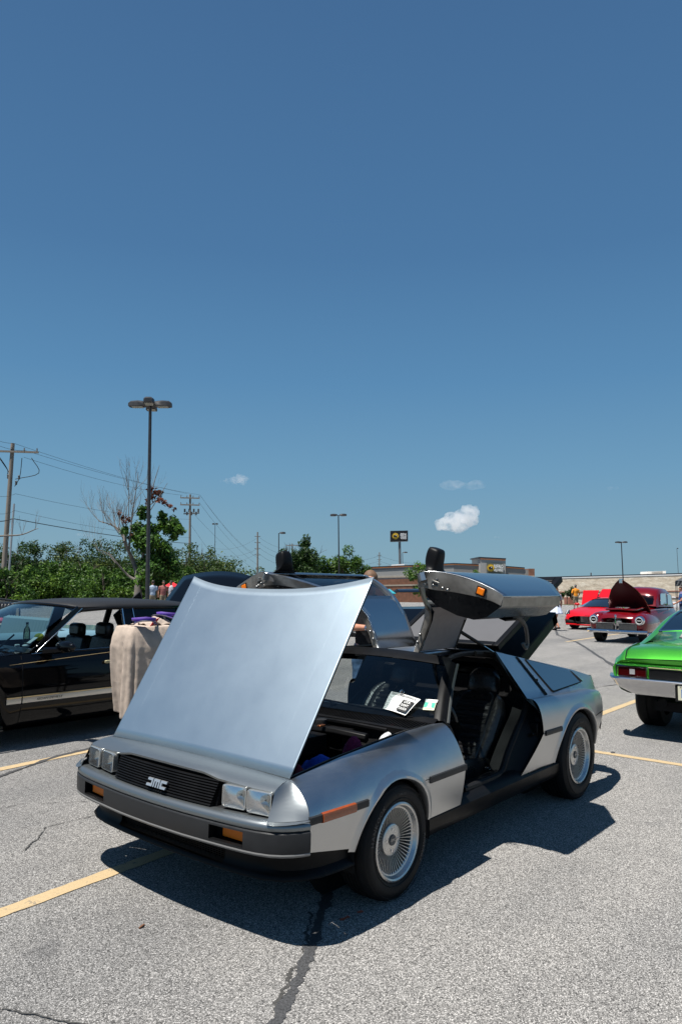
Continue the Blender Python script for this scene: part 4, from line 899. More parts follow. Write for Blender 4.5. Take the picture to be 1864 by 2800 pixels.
for s in (1, -1):
    m = MB(); xo = lambda y: interp(y, [(b, a) for a, b in NP])+.002
    pr = [(y, z) for y, z in ((.43, .492), (.64, .492), (.64, .428), (.43, .428))]
    F4 = [mir((xo(y), y, z+.012*(y/.9)**2), s) for y, z in pr]; Bk = [mir((xo(y)-.055, y*1.0, z+.004), s) for y, z in pr]
    m.add(F4+Bk, [(0, 1, 5, 4), (1, 2, 6, 5), (2, 3, 7, 6), (3, 0, 4, 7), (4, 5, 6, 7)]); rc = part('turn_signal', m, BLACKP, smooth=False)
    m = MB(); q = [mir((xo(y)-.028-.02*(1-(y-.43)/.21), y, z), s) for y, z in ((.475, .497), (.636, .500), (.636, .443), (.475, .440))]
    if s < 0: q = [mir((xo(y)-.028, y, z), s) for y, z in ((.434, .497), (.60, .500), (.60, .443), (.434, .440))]
    m.prism(q, (-.012, 0, 0)); part('amber_lens', m, AMBER2, rc, bevel=.003)
    # headlights
    for i, (y0, y1) in enumerate(((.447, .586), (.600, .737))):
        zt, zb = .667, .566; xa = interp(y0, [(b, a) for a, b in NP])-.062; xb_ = xa-.022
        P = [mir((xa, y0, zt), s), mir((xb_, y1, zt), s), mir((xb_+.004, y1, zb), s), mir((xa+.004, y0, zb), s)]
        c = sum(P, Vector())/4; h = bpy.data.objects.new('headlight', None); link(h, hero); h.empty_display_size = .05
        nf = (P[1]-P[0]).cross(P[3]-P[0]).normalized(); nf = nf if nf.x > 0 else -nf
        m = MB(); ring = rquad(P, .016, 4); inn = [c+(p-c)*.93 for p in ring]
        m.grid([[p-nf*.03 for p in ring], [p for p in ring], [p+nf*.002 for p in inn], [p-nf*.008 for p in inn]], 0, True); part('bezel', m, mat('aged chrome bezel', (.62, .61, .58), .25, .8), h)
        m = MB(); rows = []
        for t in (1, .92, .84, .76, .66, .56, .45, .34, .22, .1): rows.append([c+(p-c)*t*.9-nf*(.006+.045*(1-t**2)) for p in ring])
        m.grid(rows, 0, True); part('reflector', m, mat('headlight reflector', (.80, .80, .79), .16, 1.0), h)
        m = MB(); rows = []
        for j in range(13):
            v = j/12; rows.append([(P[0].lerp(P[1], u).lerp(P[3].lerp(P[2], u), v)-c)*.94+c+nf*(.001+.012*(1-(2*u-1)**2)*(1-(2*v-1)**2)) for u in [k/16 for k in range(17)]])
        m.grid(rows); lg = part('lens', m, LENSM if 'LENSM' in globals() else None, h)
        if 'LENSM' not in globals():
            LENSM = bpy.data.materials.new('ribbed lamp glass'); LENSM.use_nodes = True; t_ = LENSM.node_tree; t_.nodes.clear()
            o_ = N(t_, 'ShaderNodeOutputMaterial'); mx = N(t_, 'ShaderNodeMixShader'); gl = N(t_, 'ShaderNodeBsdfGlossy'); gl.inputs['Roughness'].default_value = .12; rf = N(t_, 'ShaderNodeBsdfRefraction'); rf.inputs['Roughness'].default_value = .03; rf.inputs['IOR'].default_value = 1.06; rf.inputs[0].default_value = (.86, .87, .85, 1)
            fr2 = N(t_, 'ShaderNodeFresnel'); fr2.inputs[0].default_value = 1.9; tc = N(t_, 'ShaderNodeTexCoord'); wv = N(t_, 'ShaderNodeTexWave', bands_direction='Y'); wv.inputs['Scale'].default_value = 45; wv.inputs['Distortion'].default_value = 1; t_.links.new(tc.outputs['Object'], wv.inputs[0])
            bp = N(t_, 'ShaderNodeBump'); bp.inputs['Strength'].default_value = .4; bp.inputs['Distance'].default_value = .004; t_.links.new(wv.outputs[0], bp.inputs['Height']); t_.links.new(bp.outputs[0], gl.inputs['Normal']); t_.links.new(bp.outputs[0], rf.inputs['Normal'])
            df = N(t_, 'ShaderNodeBsdfDiffuse'); df.inputs[0].default_value = (.42, .42, .41, 1); m2 = N(t_, 'ShaderNodeMixShader'); m2.inputs[0].default_value = .07
            t_.links.new(fr2.outputs[0], mx.inputs[0]); t_.links.new(rf.outputs[0], mx.inputs[1]); t_.links.new(gl.outputs[0], mx.inputs[2]); t_.links.new(mx.outputs[0], m2.inputs[1]); t_.links.new(df.outputs[0], m2.inputs[2]); t_.links.new(m2.outputs[0], o_.inputs[0])
            lg.data.materials.append(LENSM) if not lg.data.materials else lg.data.materials.__setitem__(0, LENSM)
# grille
gr = bpy.data.objects.new('grille', None); link(gr, hero); gr.empty_display_size = .1
m = MB(); m.hexa([(.72, -.40, .545), (.82, -.40, .548), (.82, .40, .548), (.72, .40, .545), (.72, -.405, .685), (.785, -.405, .685), (.785, .405, .685), (.72, .405, .685)]); part('grille_box', m, BLACKM, gr, smooth=False)
slat = None
for i in range(10):
    t = (i+.5)/10; z = lerp(.672, .556, t); m = MB(); rows = []
    yl = lerp(.405, .388, t)
    for k in range(13):
        y = lerp(-yl, yl, k/12); x = lerp(.808, .853, t)+.022*(1-(y/.4)**2)
        rows.append([Vector((x-.035, y, z+.004)), Vector((x-.003, y, z+.0035)), Vector((x, y, z-.0005)), Vector((x-.003, y, z-.0045)), Vector((x-.035, y, z-.004))])
    m.grid(rows, 0, True); nn = len(m.V); m.F += [(0, 1, 2, 3, 4), tuple(range(nn-5, nn))]; m.M += [0, 0]
    part('slat', m, BLACKP, gr, sharp=30)
em = bpy.data.objects.new('emblem', None); link(em, gr)
def eb(name, boxes, y0):
    m = MB()
    for (a, b, c, d) in boxes:   # along y (left of viewer = -y -> +y), z
        for z0, z1 in ((c, d),):
            P = []
            for dx in (0, .008):
                for (yy, zz) in ((a, z0), (b, z0), (b, z1), (a, z1)):
                    y = (y0+yy)*.78+.008; z = .600+zz*.80; P.append((.862+.012*(1-(y/.4)**2)-(z-.597)*.36-.004+dx, y, z))
            m.hexa([P[0], P[1], P[2], P[3], P[4], P[5], P[6], P[7]])
    return m
EMBM = mat('silver emblem', (.55, .56, .58), .3, .7)
for y0, bx in ((-.098, [(.006, .060, .010, .023), (.046, .060, -.012, .010), (.0, .060, -.023, -.010), ]),
               (-.030, [(0, .062, .010, .023), (0, .013, -.023, .010), (.0245, .0375, -.023, .010), (.049, .062, -.023, .010)]),
               (.040, [(0, .060, .010, .023), (0, .014, -.012, .010), (0, .056, -.023, -.010)])):
    q = eb('', bx, y0); q.build('letter', EMBM, gr, smooth=False)
bpy.data.objects.remove(em)
# air dam
DP = [(.79, 0), (.79, .25), (.785, .42), (.775, .55), (.755, .66), (.715, .75), (.65, .81), (.56, .845), (.47, .858), (.36, .862)]
m = MB()
n0 = fullpath(NP[:9], -.03)
rows = []
for o_, z in ((.006, .398), (.0, .385), (-.012, .35), (-.010, .31), (.006, .285), (.016, .275), (.018, .265), (.008, .258), (-.03, .255)):
    rows.append([Vector((p.x, p.y, z+(.01 if o_ > 0.005 and z < .3 else 0)*(abs(p.y)/.8))) for p in fullpath(DP, o_)])
V = [v for r_ in rows for v in r_]; n = len(rows[0]); F = []
for i in range(len(rows)-1):
    for j in range(n-1):
        c = (V[i*n+j]+V[(i+1)*n+j+1])/2
        if abs(c.y) < .41 and .29 < c.z < .38: continue
        F.append((i*n+j, i*n+j+1, (i+1)*n+j+1, (i+1)*n+j))
m.add(V, F); part('air_dam', m, BLACKP, sharp=40)
m = MB()
for k in range(9): m.box((.755, 0, .30+.009*k), (.01, .84, .0035))
for k in range(22): m.box((.75, -.41+.039*k, .335), (.01, .004, .09))
o = part('intake_grille', m, BLACKP, smooth=False); o['kind'] = 'stuff'
m = MB(); m.box((.735, 0, .33), (.01, 1.15, .15)); m.box((.70, 0, .475), (.26, 1.44, .02)); m.box((.66, 0, .262), (.16, 1.3, .008)); part('radiator_light_block', m, BLACKM, smooth=False)  # radiator backing plus trays, added to stop light leaking through the nose

# ---- bonnet (front hinged, raised)
HB = Vector((.652, 0, .702)); HT = Vector((.056, 0, 1.655)); hv = HT-HB; hn = Vector((hv.z, 0, -hv.x)).normalized()
def hoodpt(u, v, o=0.0):
    au = abs(u); end = .905+.095*au**2.4; w_ = lerp(.716, .751, v)
    crown = .028*(1-au**2)*(.25+.75*v); edge = -.010*max(0, (au-.93)/.07)**2
    gr_ = -.00022*math.exp(-((au-.845)/.006)**2)+.0001*math.exp(-((au-.822)/.016)**2)
    st_ = Vector((.004*(1-au*au), 0, .010*(1-au*au)))*(1-v)
    return HB+hv*(v*end)+Vector((0, u*w_, 0))+hn*(crown+o)+st_
US = sorted(set([round(-1+2*k/24, 4) for k in range(25)]+[s_*a for s_ in (1, -1) for a in (.80, .81, .815, .822, .829, .836, .841, .845, .849, .856, .87, .94, .96, .975, .99)]))
hood = bpy.data.objects.new('bonnet', None); link(hood, hero); hood.empty_display_size = .1
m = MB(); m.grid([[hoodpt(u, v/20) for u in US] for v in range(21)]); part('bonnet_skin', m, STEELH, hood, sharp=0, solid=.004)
for sg in (-1, 1):
    m = MB(); m.tube([hoodpt(sg*.822, lerp(.08, .955, k/20), -.0023) for k in range(21)], .0024, 6); part('pressed_crease', m, STEELH, hood)
m = MB()
top = [[hoodpt(u*.985, lerp(.012, .985, v/8), -.007) for u in US[::2]+[US[-1]]] for v in range(9)]
bot = [[hoodpt(u*.975, lerp(.02, .975, v/8), -.032) for u in US[::2]+[US[-1]]] for v in range(9)]
m.grid(top); m.grid(bot)
m.grid([[r_[0] for r_ in top], [r_[0] for r_ in bot]]); m.grid([[r_[-1] for r_ in top], [r_[-1] for r_ in bot]]); m.grid([top[-1], bot[-1]]); m.grid([top[0], bot[0]])
part('bonnet_liner', m, BLACKP, hood)
m = MB(); m.tube([Vector((.36, -.64, .68)), hoodpt(-.86, .62, -.03)], [.011, .008], 8); part('gas_strut', m, BLACKP, hood)

# ---- luggage compartment
m = MB()
m.hexa([(-.50, -.70, .40), (.60, -.70, .40), (.60, .70, .40), (-.50, .70, .40), (-.50, -.70, .42), (.60, -.70, .42), (.60, .70, .42), (-.50, .70, .42)])
for s in (1, -1): m.grid([[Vector((x, y*s, z)) for x in (.63, -.2, -.50)] for y, z in ((.675, .41), (.69, .66))])
m.grid([[Vector((.62, y, z)) for y in (-.7, .7)] for z in (.41, .69)]); m.grid([[Vector((-.48, y, z)) for y in (-.7, .7)] for z in (.41, .74)])
part('luggage_tub', m, BLACKM)
for s in (1, -1):
    m = MB(); rows = []
    for k in range(19):
        x = lerp(.655, -.55, k/18); yt, zt = topF(x); rows.append([mir((x, yt+.001, zt-.001), s), mir((x, yt-.006, zt-.012), s), mir((x, yt-.035, zt-.022), s), mir((x, yt-.045, zt-.012), s), mir((x, yt-.06, zt-.014), s), mir((x, yt-.065, zt-.06), s)])
    m.grid(rows); part('gutter', m, BLACKP)
m = MB(); m.box((-.10, -.10, .655), (.30, .55, .10)); m.box((-.38, -.2, .66), (.14, .9, .12)); m.tube([(-.32, -.05, .70), (-.30, .2, .715), (-.33, .42, .70)], .03, 8); m.tube(crom([(-.2, -.3, .70), (-.05, -.15, .74), (.1, -.25, .70), (.2, -.1, .6)], 12), .010, 6); m.tube(crom([(-.3, -.42, .72), (-.1, -.36, .75), (.1, -.42, .68)], 10), .008, 6)
part('brake_fluid_tank', m, BLACKP, bevel=.012)
m = MB(); m.lathe([(0, .03), (.035, .03), (.038, .0), (.03, -.02)], (-.34, .05, .735), (0, 0, 1), 16); part('filler_cap', m, DKGREY)
m = MB(); m.tube(crom([(.10, -.02, .60), (.16, .10, .68), (.05, .20, .72), (-.08, .10, .74)], 12), .007, 6); m.tube(crom([(-.42, -.1, .745), (-.36, .2, .765), (-.42, .5, .745)], 10), .012, 6); part('wiring_loom', m, BLACKP)
m = MB(); m.box((-.26, .12, .745), (.05, .03, .012)); part('copper_clip', m, mat('copper', (.45, .16, .06), .3, .9), bevel=.003)
m = MB(); m.tube([(.46, .50, .62), (-.05, .05, .76)], .006, 6); m.tube([(-.05, .05, .76), (-.12, -.02, .765)], .004, 6); part('support_rod', m, BLACKP)
m = MB(); m.box((.15, -.35, .60), (.34, .28, .14)); part('spare_tool_case', m, BLACKP, bevel=.02)
m = MB(); m.lathe([(.16, .0), (.20, .03), (.22, .07), (.20, .11), (.14, .12)], (.30, -.05, .46), (0, 0, 1), 28); part('spare_tyre', m, RUBBER)
# cowl vent
cw = bpy.data.objects.new('cowl_vent', None); link(cw, hero)
def cowl(y, t): # t 0 front, 1 rear
    a = abs(y)/.73; return Vector((lerp(-.455, -.585, t)+.03*(1-a*a), y, lerp(.762, .790, t)+.012*(1-a*a)))
m = MB(); m.grid([[cowl(y, t)-Vector((0, 0, .014)) for y in [lerp(-.73, .73, k/16) for k in range(17)]] for t in (0, 1)]); part('vent_tray', m, BLACKM, cw)
m = MB(); m.grid([[cowl(y, t)+Vector((0, 0, h)) for y in [lerp(-.73, .73, k/16) for k in range(17)]] for t, h in ((-.12, -.03), (-.12, 0), (.04, .002), (.06, -.012))]); m.grid([[cowl(y, t)+Vector((0, 0, h)) for y in [lerp(-.73, .73, k/16) for k in range(17)]] for t, h in ((.93, -.012), (.95, .002), (1.35, .012))]); part('vent_frame', m, BLACKP, cw)
m = MB()
for k in range(76):
    y = lerp(-.70, .70, k/75); a = cowl(y, .06); b = cowl(y+.012, .94); m.hexa([a+Vector((0, 0, -.012)), a+Vector((0, .006, -.012)), b+Vector((0, .006, -.012)), b+Vector((0, 0, -.012)), a+Vector((0, .003, 0)), a+Vector((0, .009, 0)), b+Vector((0, .009, 0)), b+Vector((0, .003, 0))])
o = part('vent_fins', m, BLACKP, cw, smooth=False); o['kind'] = 'stuff'

# ---- windscreen and pillars
def ws(u, v):   # u -1..1 across, v 0 base..1 header
    a = abs(u); base = Vector((-.635+.11*(1-a**2.2), u*.735, .795+.008*(1-a*a))); top_ = Vector((-1.005+.07*(1-a**2), u*.585, 1.108+.035*(1-a*a)))
    return base.lerp(top_, v)+Vector((.018, 0, .022))*math.sin(v*math.pi)*(.6)
m = MB(); m.grid([[ws(lerp(-1, 1, k/20), v/10) for k in range(21)] for v in range(11)]); part('windscreen', m, glass_mat('windscreen glass', (.52, .57, .58), 0, 1.5))
m = MB(); m.grid([[ws(lerp(-1, 1, k/20), v)+o_ for k in range(21)] for v, o_ in ((.93, Vector((.002, 0, .003))), (1.0, Vector((.0, 0, .006))), (1.06, Vector((-.04, 0, .008))), (1.10, Vector((-.06, 0, -.03))), (.96, Vector((-.05, 0, -.05))))]); part('windscreen_header', m, BLACKP)
for s in (1, -1):
    m = MB(); rows = []
    for k in range(13):
        p = ws(s, k/12); q = ws(s*.955, k/12); o_ = Vector((-.03, s*.035, -.01)); rows.append([q+Vector((.001, 0, .003)), p+Vector((.004, s*.002, .008)), p+Vector((-.012, s*.018, .006)), p+o_+Vector((-.02, 0, -.01)), p+Vector((-.06, s*.012, -.03)), p+Vector((-.05, -s*.03, -.03)), q+Vector((0, -s*.004, -.012))])
    m.grid(rows, 0, True); part('screen_pillar', m, BLACKP, sharp=50)
    m = MB(); rows = []
    m.tube([ws(s, t)+Vector((-.045, s*.034, -.012)) for t in [k/12 for k in range(13)]], .009, 6); part('pillar_seal', m, mat('grey rubber seal', (.05, .055, .055), .4))
# wipers
for (a, b, c_, d_) in (((-.60, .55, .785), (-.66, .40, .815), (-.60, .16, .830), (-.615, -.22, .838)), ((-.58, -.05, .80), (-.60, -.2, .835), (-.62, -.45, .835), (-.66, -.68, .815))):
    wp = bpy.data.objects.new('wiper', None); link(wp, hero)
    m = MB(); m.tube(crom([a, (a[0]-.02, a[1]-.03, a[2]+.03), b, c_], 12), [.014, .012, .011, .010, .009, .008, .008, .007, .007, .006, .006, .005, .005], 6); m.lathe([(.0, .03), (.022, .026), (.026, 0), (.026, -.03)], a, (0, 0, 1), 12); part('wiper_arm', m, BLACKP, wp)
    q0 = Vector(b)*.4+Vector(c_)*.6; m = MB(); m.tube([Vector(c_)+Vector((0, .22, -.004)), Vector(c_)+Vector((0, 0, -.006)), Vector(d_)], [.004, .008, .004], 5); part('wiper_blade', m, BLACKP, wp)

# ---- cabin shell
def box_part(name, c, d, mt, par=hero, rot=None, bev=.01, taper=1.0):
    m = MB(); m.box(c, d, rot, taper=taper); return part(name, m, mt, par, bevel=bev)
m = MB(); m.box((-1.3, 0, .22), (1.7, 1.55, .04)); m.box((-1.15, 0, .30), (1.5, .26, .20)); m.box((-2.02, 0, .55), (.05, 1.45, .75)); m.box((-.46, 0, .48), (.04, 1.4, .55)); part('floor_pan', m, CARPET, smooth=False)
m = MB(); m.box((-1.35, 0, .40), (.95, .26, .14), taper=.85); part('centre_console', m, LEATHER, bevel=.02)
m = MB(); m.box((-2.35, 0, .60), (.7, 1.3, .35)); m.box((-1.5, 0, .19), (3.4, 1.3, .05)); m.box((.3, 0, .33), (.7, 1.0, .1)); part('underbody', m, BLACKM, smooth=False)
m = MB()
rows = []
for k in range(17):
    y = lerp(-.70, .70, k/16); e = abs(y)/.7; rows.append([Vector((-.60, y, .775)), Vector((-.70, y, .795)), Vector((-.84, y, .79-.02*e)), Vector((-.93, y, .765-.02*e)), Vector((-.955, y, .70)), Vector((-.90, y, .58)), Vector((-.80, y, .50))])
m.grid(rows); part('dashboard', m, LEATHER)
box_part('instrument_hood', (-.90, .37, .80), (.20, .36, .07), LEATHER, bev=.02)
for s in (1, -1):
    # black sill, rocker
    m = MB(); rows = []
    for k in range(15):
        x = lerp(-.60, -1.60, k/14); rows.append([mir((x, .69, .24), s), mir((x, .70, .375), s), mir((x, .73, .385), s), mir((x, .80, .375), s), mir((x, .845, .355), s), mir((x, .86, .335), s)])
    m.grid(rows); part('door_sill', m, BLACKP)
    m = MB(); m.grid([[mir((x, .75, .383), s), mir((x, .80, .378), s)] for x in (-.75, -1.40)]); part('sill_plate', m, LEATHER)
    m = MB(); rows = []
    for k in range(21):
        x = lerp(-.24, -2.10, k/20); rows.append([mir((x, .858, .336), s), mir((x, .868, .325), s), mir((x, .862, .27), s), mir((x, .84, .225), s), mir((x, .78, .19), s), mir((x, .6, .18), s)])
    m.grid(rows); part('rocker_panel', m, BLACKP)
    # jamb between seal and quarter panel
    E = [(-1.668, .560, 1.138), (-1.70, .640, .995), (-1.738, .742, .835), (-1.775, .840, .74), (-1.79, .874, .64), (-1.772, .878, .58), (-1.62, .870, .455), (-1.46, .856, .335)]
    S_ = [(-1.765, .50, 1.105), (-1.79, .585, 1.02), (-1.84, .665, .92), (-1.87, .71, .82), (-1.77, .74, .71), (-1.60, .76, .60), (-1.46, .765, .48), (-1.36, .77, .38)]
    E_ = crom(E, 28); Q = crom(S_, 28)
    m = MB(); m.grid([[mir(p, s) for p in E_], [mir(p+Vector((-.035, -.012, 0)), s) for p in E_], [mir(p*.5+q*.5+Vector((-.05, -.01, 0)), s) for p, q in zip(E_, Q)], [mir(q, s) for q in Q], [mir(q+Vector((.0, -.10, 0)), s) for q in Q]]); part('door_jamb', m, BLACKP)
    m = MB(); m.tube([mir(p, s) for p in crom([(-1.60, .44, 1.12)]+S_+[(-1.22, .79, .372), (-.80, .80, .378)], 48)], .022, 8); part('door_seal', m, RUBBER)
    m = MB(); m.box(mir((-1.80, .80, .60), s), (.10, .10, .10)); m.tube([mir((-1.745, .83, .58), s), mir((-1.70, .83, .58), s)], .014, 8); part('latch_striker', m, BLACKP, bevel=.006)
    m = MB(); m.tube(crom([mir(p, s) for p in ((-.66, .74, .80), (-.70, .77, .74), (-.72, .80, .6), (-.70, .82, .45), (-.68, .82, .37))], 14), .016, 8); part('front_seal', m, RUBBER)
    m = MB(); m.grid([[mir((-.645, y, z), s) for y in (.70, .86)] for z in (.34, .56)]); m.grid([[mir((x, y, .78), s) for y in (.70, .80)] for x in (-.55, -.66)]); m.grid([[mir((-.60, y, z), s) for y in (.68, .83)] for z in (.45, .79)]); part('hinge_pillar', m, BLACKP)
    m = MB(); m.tube(crom([mir(p, s) for p in ((-1.02, .575, 1.10), (-1.15, .50, 1.12), (-1.4, .43, 1.125), (-1.65, .43, 1.12), (-1.76, .52, 1.11))], 20), .018, 6); part('roof_seal', m, RUBBER)
# roof spine, rear header
m = MB(); m.grid([[Vector((x, y, z-.02*(abs(y)/.2)**2)) for y in (-.2, -.1, 0, .1, .2)] for x, z in ((-.99, 1.145), (-1.2, 1.148), (-1.5, 1.148), (-1.85, 1.135))]); part('roof_spine', m, STEEL, solid=.03)
m = MB(); m.grid([[Vector((x, y, z)) for y in (-.56, -.3, 0, .3, .56)] for x, z in ((-1.66, 1.135), (-1.80, 1.125), (-1.88, 1.09), (-1.84, 1.03))]); part('rear_header', m, BLACKP, solid=.01)
m = MB(); m.grid([[Vector((x, y, z)) for y in (-.50, .50)] for x, z in ((-1.92, 1.08), (-2.05, .80))]); part('rear_bulkhead_window', m, GLASS_B)
m = MB(); m.grid([[Vector((x, y, z)) for y in (-.2, 0, .2)] for x, z in ((-1.0, 1.10), (-1.85, 1.09))]); m.grid([[Vector((x, s_*y, z)) for y in (.2, .5)] for s_ in (1,) for x, z in ((-1.70, 1.09), (-1.88, 1.06))]); part('inner_roof_lining', m, HEADLINER)
# engine bay deck and raised engine cover, louvre frame
m = MB(); m.grid([[Vector((x, y, z)) for y in (-.62, .62)] for x, z in ((-2.05, .75), (-3.1, .66))]); m.box((-2.55, 0, .74), (.5, .7, .12)); part('engine', m, BLACKM, smooth=False)
ec = bpy.data.objects.new('engine_cover', None); link(ec, hero)
e0 = Vector((-2.25, 0, 1.02)); ev = Vector((-3.02, 0, 1.385))-e0; en = Vector((-ev.z, 0, ev.x)).normalized(); en = en if en.z > 0 else -en
m = MB()
for (u0, u1, v0, v1, d0, d1) in ((-.46, .46, 0, 1, 0, .012), (-.46, -.38, 0, 1, -.09, 0), (.38, .46, 0, 1, -.09, 0), (-.46, .46, .88, 1, -.09, 0), (-.46, .46, 0, .1, -.09, 0)):
    m.hexa([e0+ev*v+Vector((0, u, 0))+en*d for d in (d0, d1) for u, v in ((u0, v0), (u1, v0), (u1, v1), (u0, v1))])
part('cover_panel', m, BLACKP, ec, bevel=.01)
for k in range(3):
    m = MB(); a = e0+ev*(.25+.25*k)+en*-.04; m.tube([a+Vector((0, -.40, 0)), a+Vector((0, .40, 0))], .014, 6); part('cover_rib', m, BLACKP, ec)
lf = bpy.data.objects.new('rear_louvre_frame', None); link(lf, hero)
l0 = Vector((-1.87, 0, 1.150)); lv = Vector((-3.005, 0, 1.690))-l0; ln = Vector((-lv.z, 0, lv.x)).normalized(); ln = ln if ln.z > 0 else -ln
def lw(v): return lerp(.49, .53, v)
def lbox(m, u0, u1, v0, v1, d0, d1): m.hexa([l0+lv*v+Vector((0, u*lw(v), 0))+ln*d for d in (d0, d1) for u, v in ((u0, v0), (u1, v0), (u1, v1), (u0, v1))])
m = MB(); lbox(m, -1, -.90, 0, 1, -.03, .02); lbox(m, .90, 1, 0, 1, -.03, .02); lbox(m, -.9, .9, .93, 1, -.03, .02); lbox(m, -.9, .9, 0, .05, -.03, .02); part('frame', m, BLACKP, lf, bevel=.008)
m = MB(); lbox(m, -.9, .9, .05, .93, .004, .008); part('louvre_top_panel', m, mat('grey louvre top sheet', (.085, .085, .092), .85, 0, var=.08, vscale=10), lf, smooth=False)  # plain grey sheet on the upper face of the raised louvre frame
for k in range(6):
    m = MB(); v = .10+.14*k; lbox(m, -.9, .9, v, v+.12, -.014, -.006); part('louvre_blade', m, BLACKP, lf, smooth=False)

# ---- seats
def seat(s, parent):
    y0 = .37*s; st = bpy.data.objects.new('seat', None); link(st, parent)
    m = MB(); rows = []
    for k in range(9):
        x = lerp(-.98, -1.50, k/8); z = interp(k/8, [(0, .40), (.12, .45), (.5, .43), (1, .40)])
        rows.append([Vector((x, y0+dy, z+dz)) for dy, dz in ((-.24, -.20), (-.25, -.02), (-.23, .03), (-.19, .02), (-.15, -.02), (.15, -.02), (.19, .02), (.23, .03), (.25, -.02), (.24, -.20))])
    m.grid(rows); m.F.append(tuple(range(10))); m.M.append(0); o = part('cushion', m, LEATHER, st, sub=1)
    # backrest
    b0 = Vector((-1.50, y0, .36)); bv = Vector((-1.83, y0, .80))-b0; bn = Vector((bv.z, 0, -bv.x)).normalized()
    def bp_(u, v, o_): return b0+bv*v+Vector((0, u, 0))+bn*o_
    m = MB(); rows = []
    for k in range(11):
        v = k/10; w_ = interp(v, [(0, .23), (.3, .255), (.7, .25), (.9, .21), (1, .13)]); th = interp(v, [(0, .10), (.4, .11), (.8, .09), (1, .04)])
        rows.append([bp_(w_*u, v*1.03, th*o_) for u, o_ in ((-1, 0), (-.98, .75), (-.84, 1.05), (-.66, .92), (-.60, .66), (-.3, .60), (0, .58), (.3, .60), (.60, .66), (.66, .92), (.84, 1.05), (.98, .75), (1, 0), (.9, -.6), (0, -.8), (-.9, -.6))])
    m.grid(rows, 0, True); m.F.append(tuple(range(len(m.V)-16, len(m.V)))); m.M.append(0); part('backrest', m, LEATHER, st, sub=1)
    m = MB(); rows = []
    for k in range(34):
        v = lerp(.06, .88, k/33); w_ = interp(v, [(0, .12), (.3, .15), (.88, .145)]); th = interp(v, [(0, .10), (.4, .11), (.8, .09), (1, .04)])*.66
        rows.append([bp_(w_*u, v, th+.006*math.cos(k*2.4)+.008*(1-u*u)+.003*math.sin(k*5.1+u*4)) for u in (-1, -.6, -.2, .2, .6, 1)])
    m.grid(rows); part('pleated_insert', m, PLEAT, st)
    h0 = Vector((-1.845, y0, .785)); m = MB(); rows = []
    for k in range(8):
        v = k/7; w_ = interp(v, [(0, .10), (.15, .135), (.7, .125), (1, .07)]); th = interp(v, [(0, .03), (.2, .055), (.8, .05), (1, .02)]); c0 = h0+Vector((-.05, 0, .205))*v
        rows.append([c0+Vector((th*a*1.1, w_*b, th*a*.25)) for a, b in ((1, -.7), (1.15, 0), (1, .7), (.5, 1), (-.5, 1), (-1, .6), (-1, -.6), (-.5, -1), (.5, -1))])
    m.grid(rows, 0, True); m.F += [tuple(range(9)), tuple(range(len(m.V)-9, len(m.V)))]; m.M += [0, 0]; part('headrest', m, LEATHER, st, sub=2)
    m = MB(); m.box((-1.27, y0, .27), (.45, .40, .10)); part('seat_frame', m, BLACKM, st)
seat(1, hero); seat(-1, hero)
m = MB(); m.tube([(-1.60, .69, .30), (-1.62, .71, .40), (-1.66, .70, .55)], .012, 6); m.box((-1.56, .70, .33), (.05, .03, .07)); m.box((-1.40, .66, .36), (.06, .04, .05)); part('seat_belt_buckle', m, CHROME, bevel=.004)
sw = bpy.data.objects.new('steering_wheel', None); link(sw, hero); wc_ = Vector((-1.13, .37, .715)); wa = Vector((-1, 0, .38)).normalized()
b_ = Vector((0, 1, 0)); a_ = wa.cross(b_)
m = MB(); pts = [wc_+(a_*math.cos(t)+b_*math.sin(t))*.185 for t in [2*math.pi*k/40 for k in range(41)]]; m.tube(pts, .0155, 10, cap=False); part('rim', m, LEATHER, sw)
for t in (0, 2.1, 4.2): m = MB(); m.tube([wc_-wa*.03, wc_+(a_*math.cos(t)+b_*math.sin(t))*.18], [.02, .012], 6); part('spoke', m, BLACKP, sw)
m = MB(); m.lathe([(0, .02), (.055, .015), (.06, -.03), (.03, -.2)], wc_-wa*.02, wa, 16); part('hub', m, LEATHER, sw)

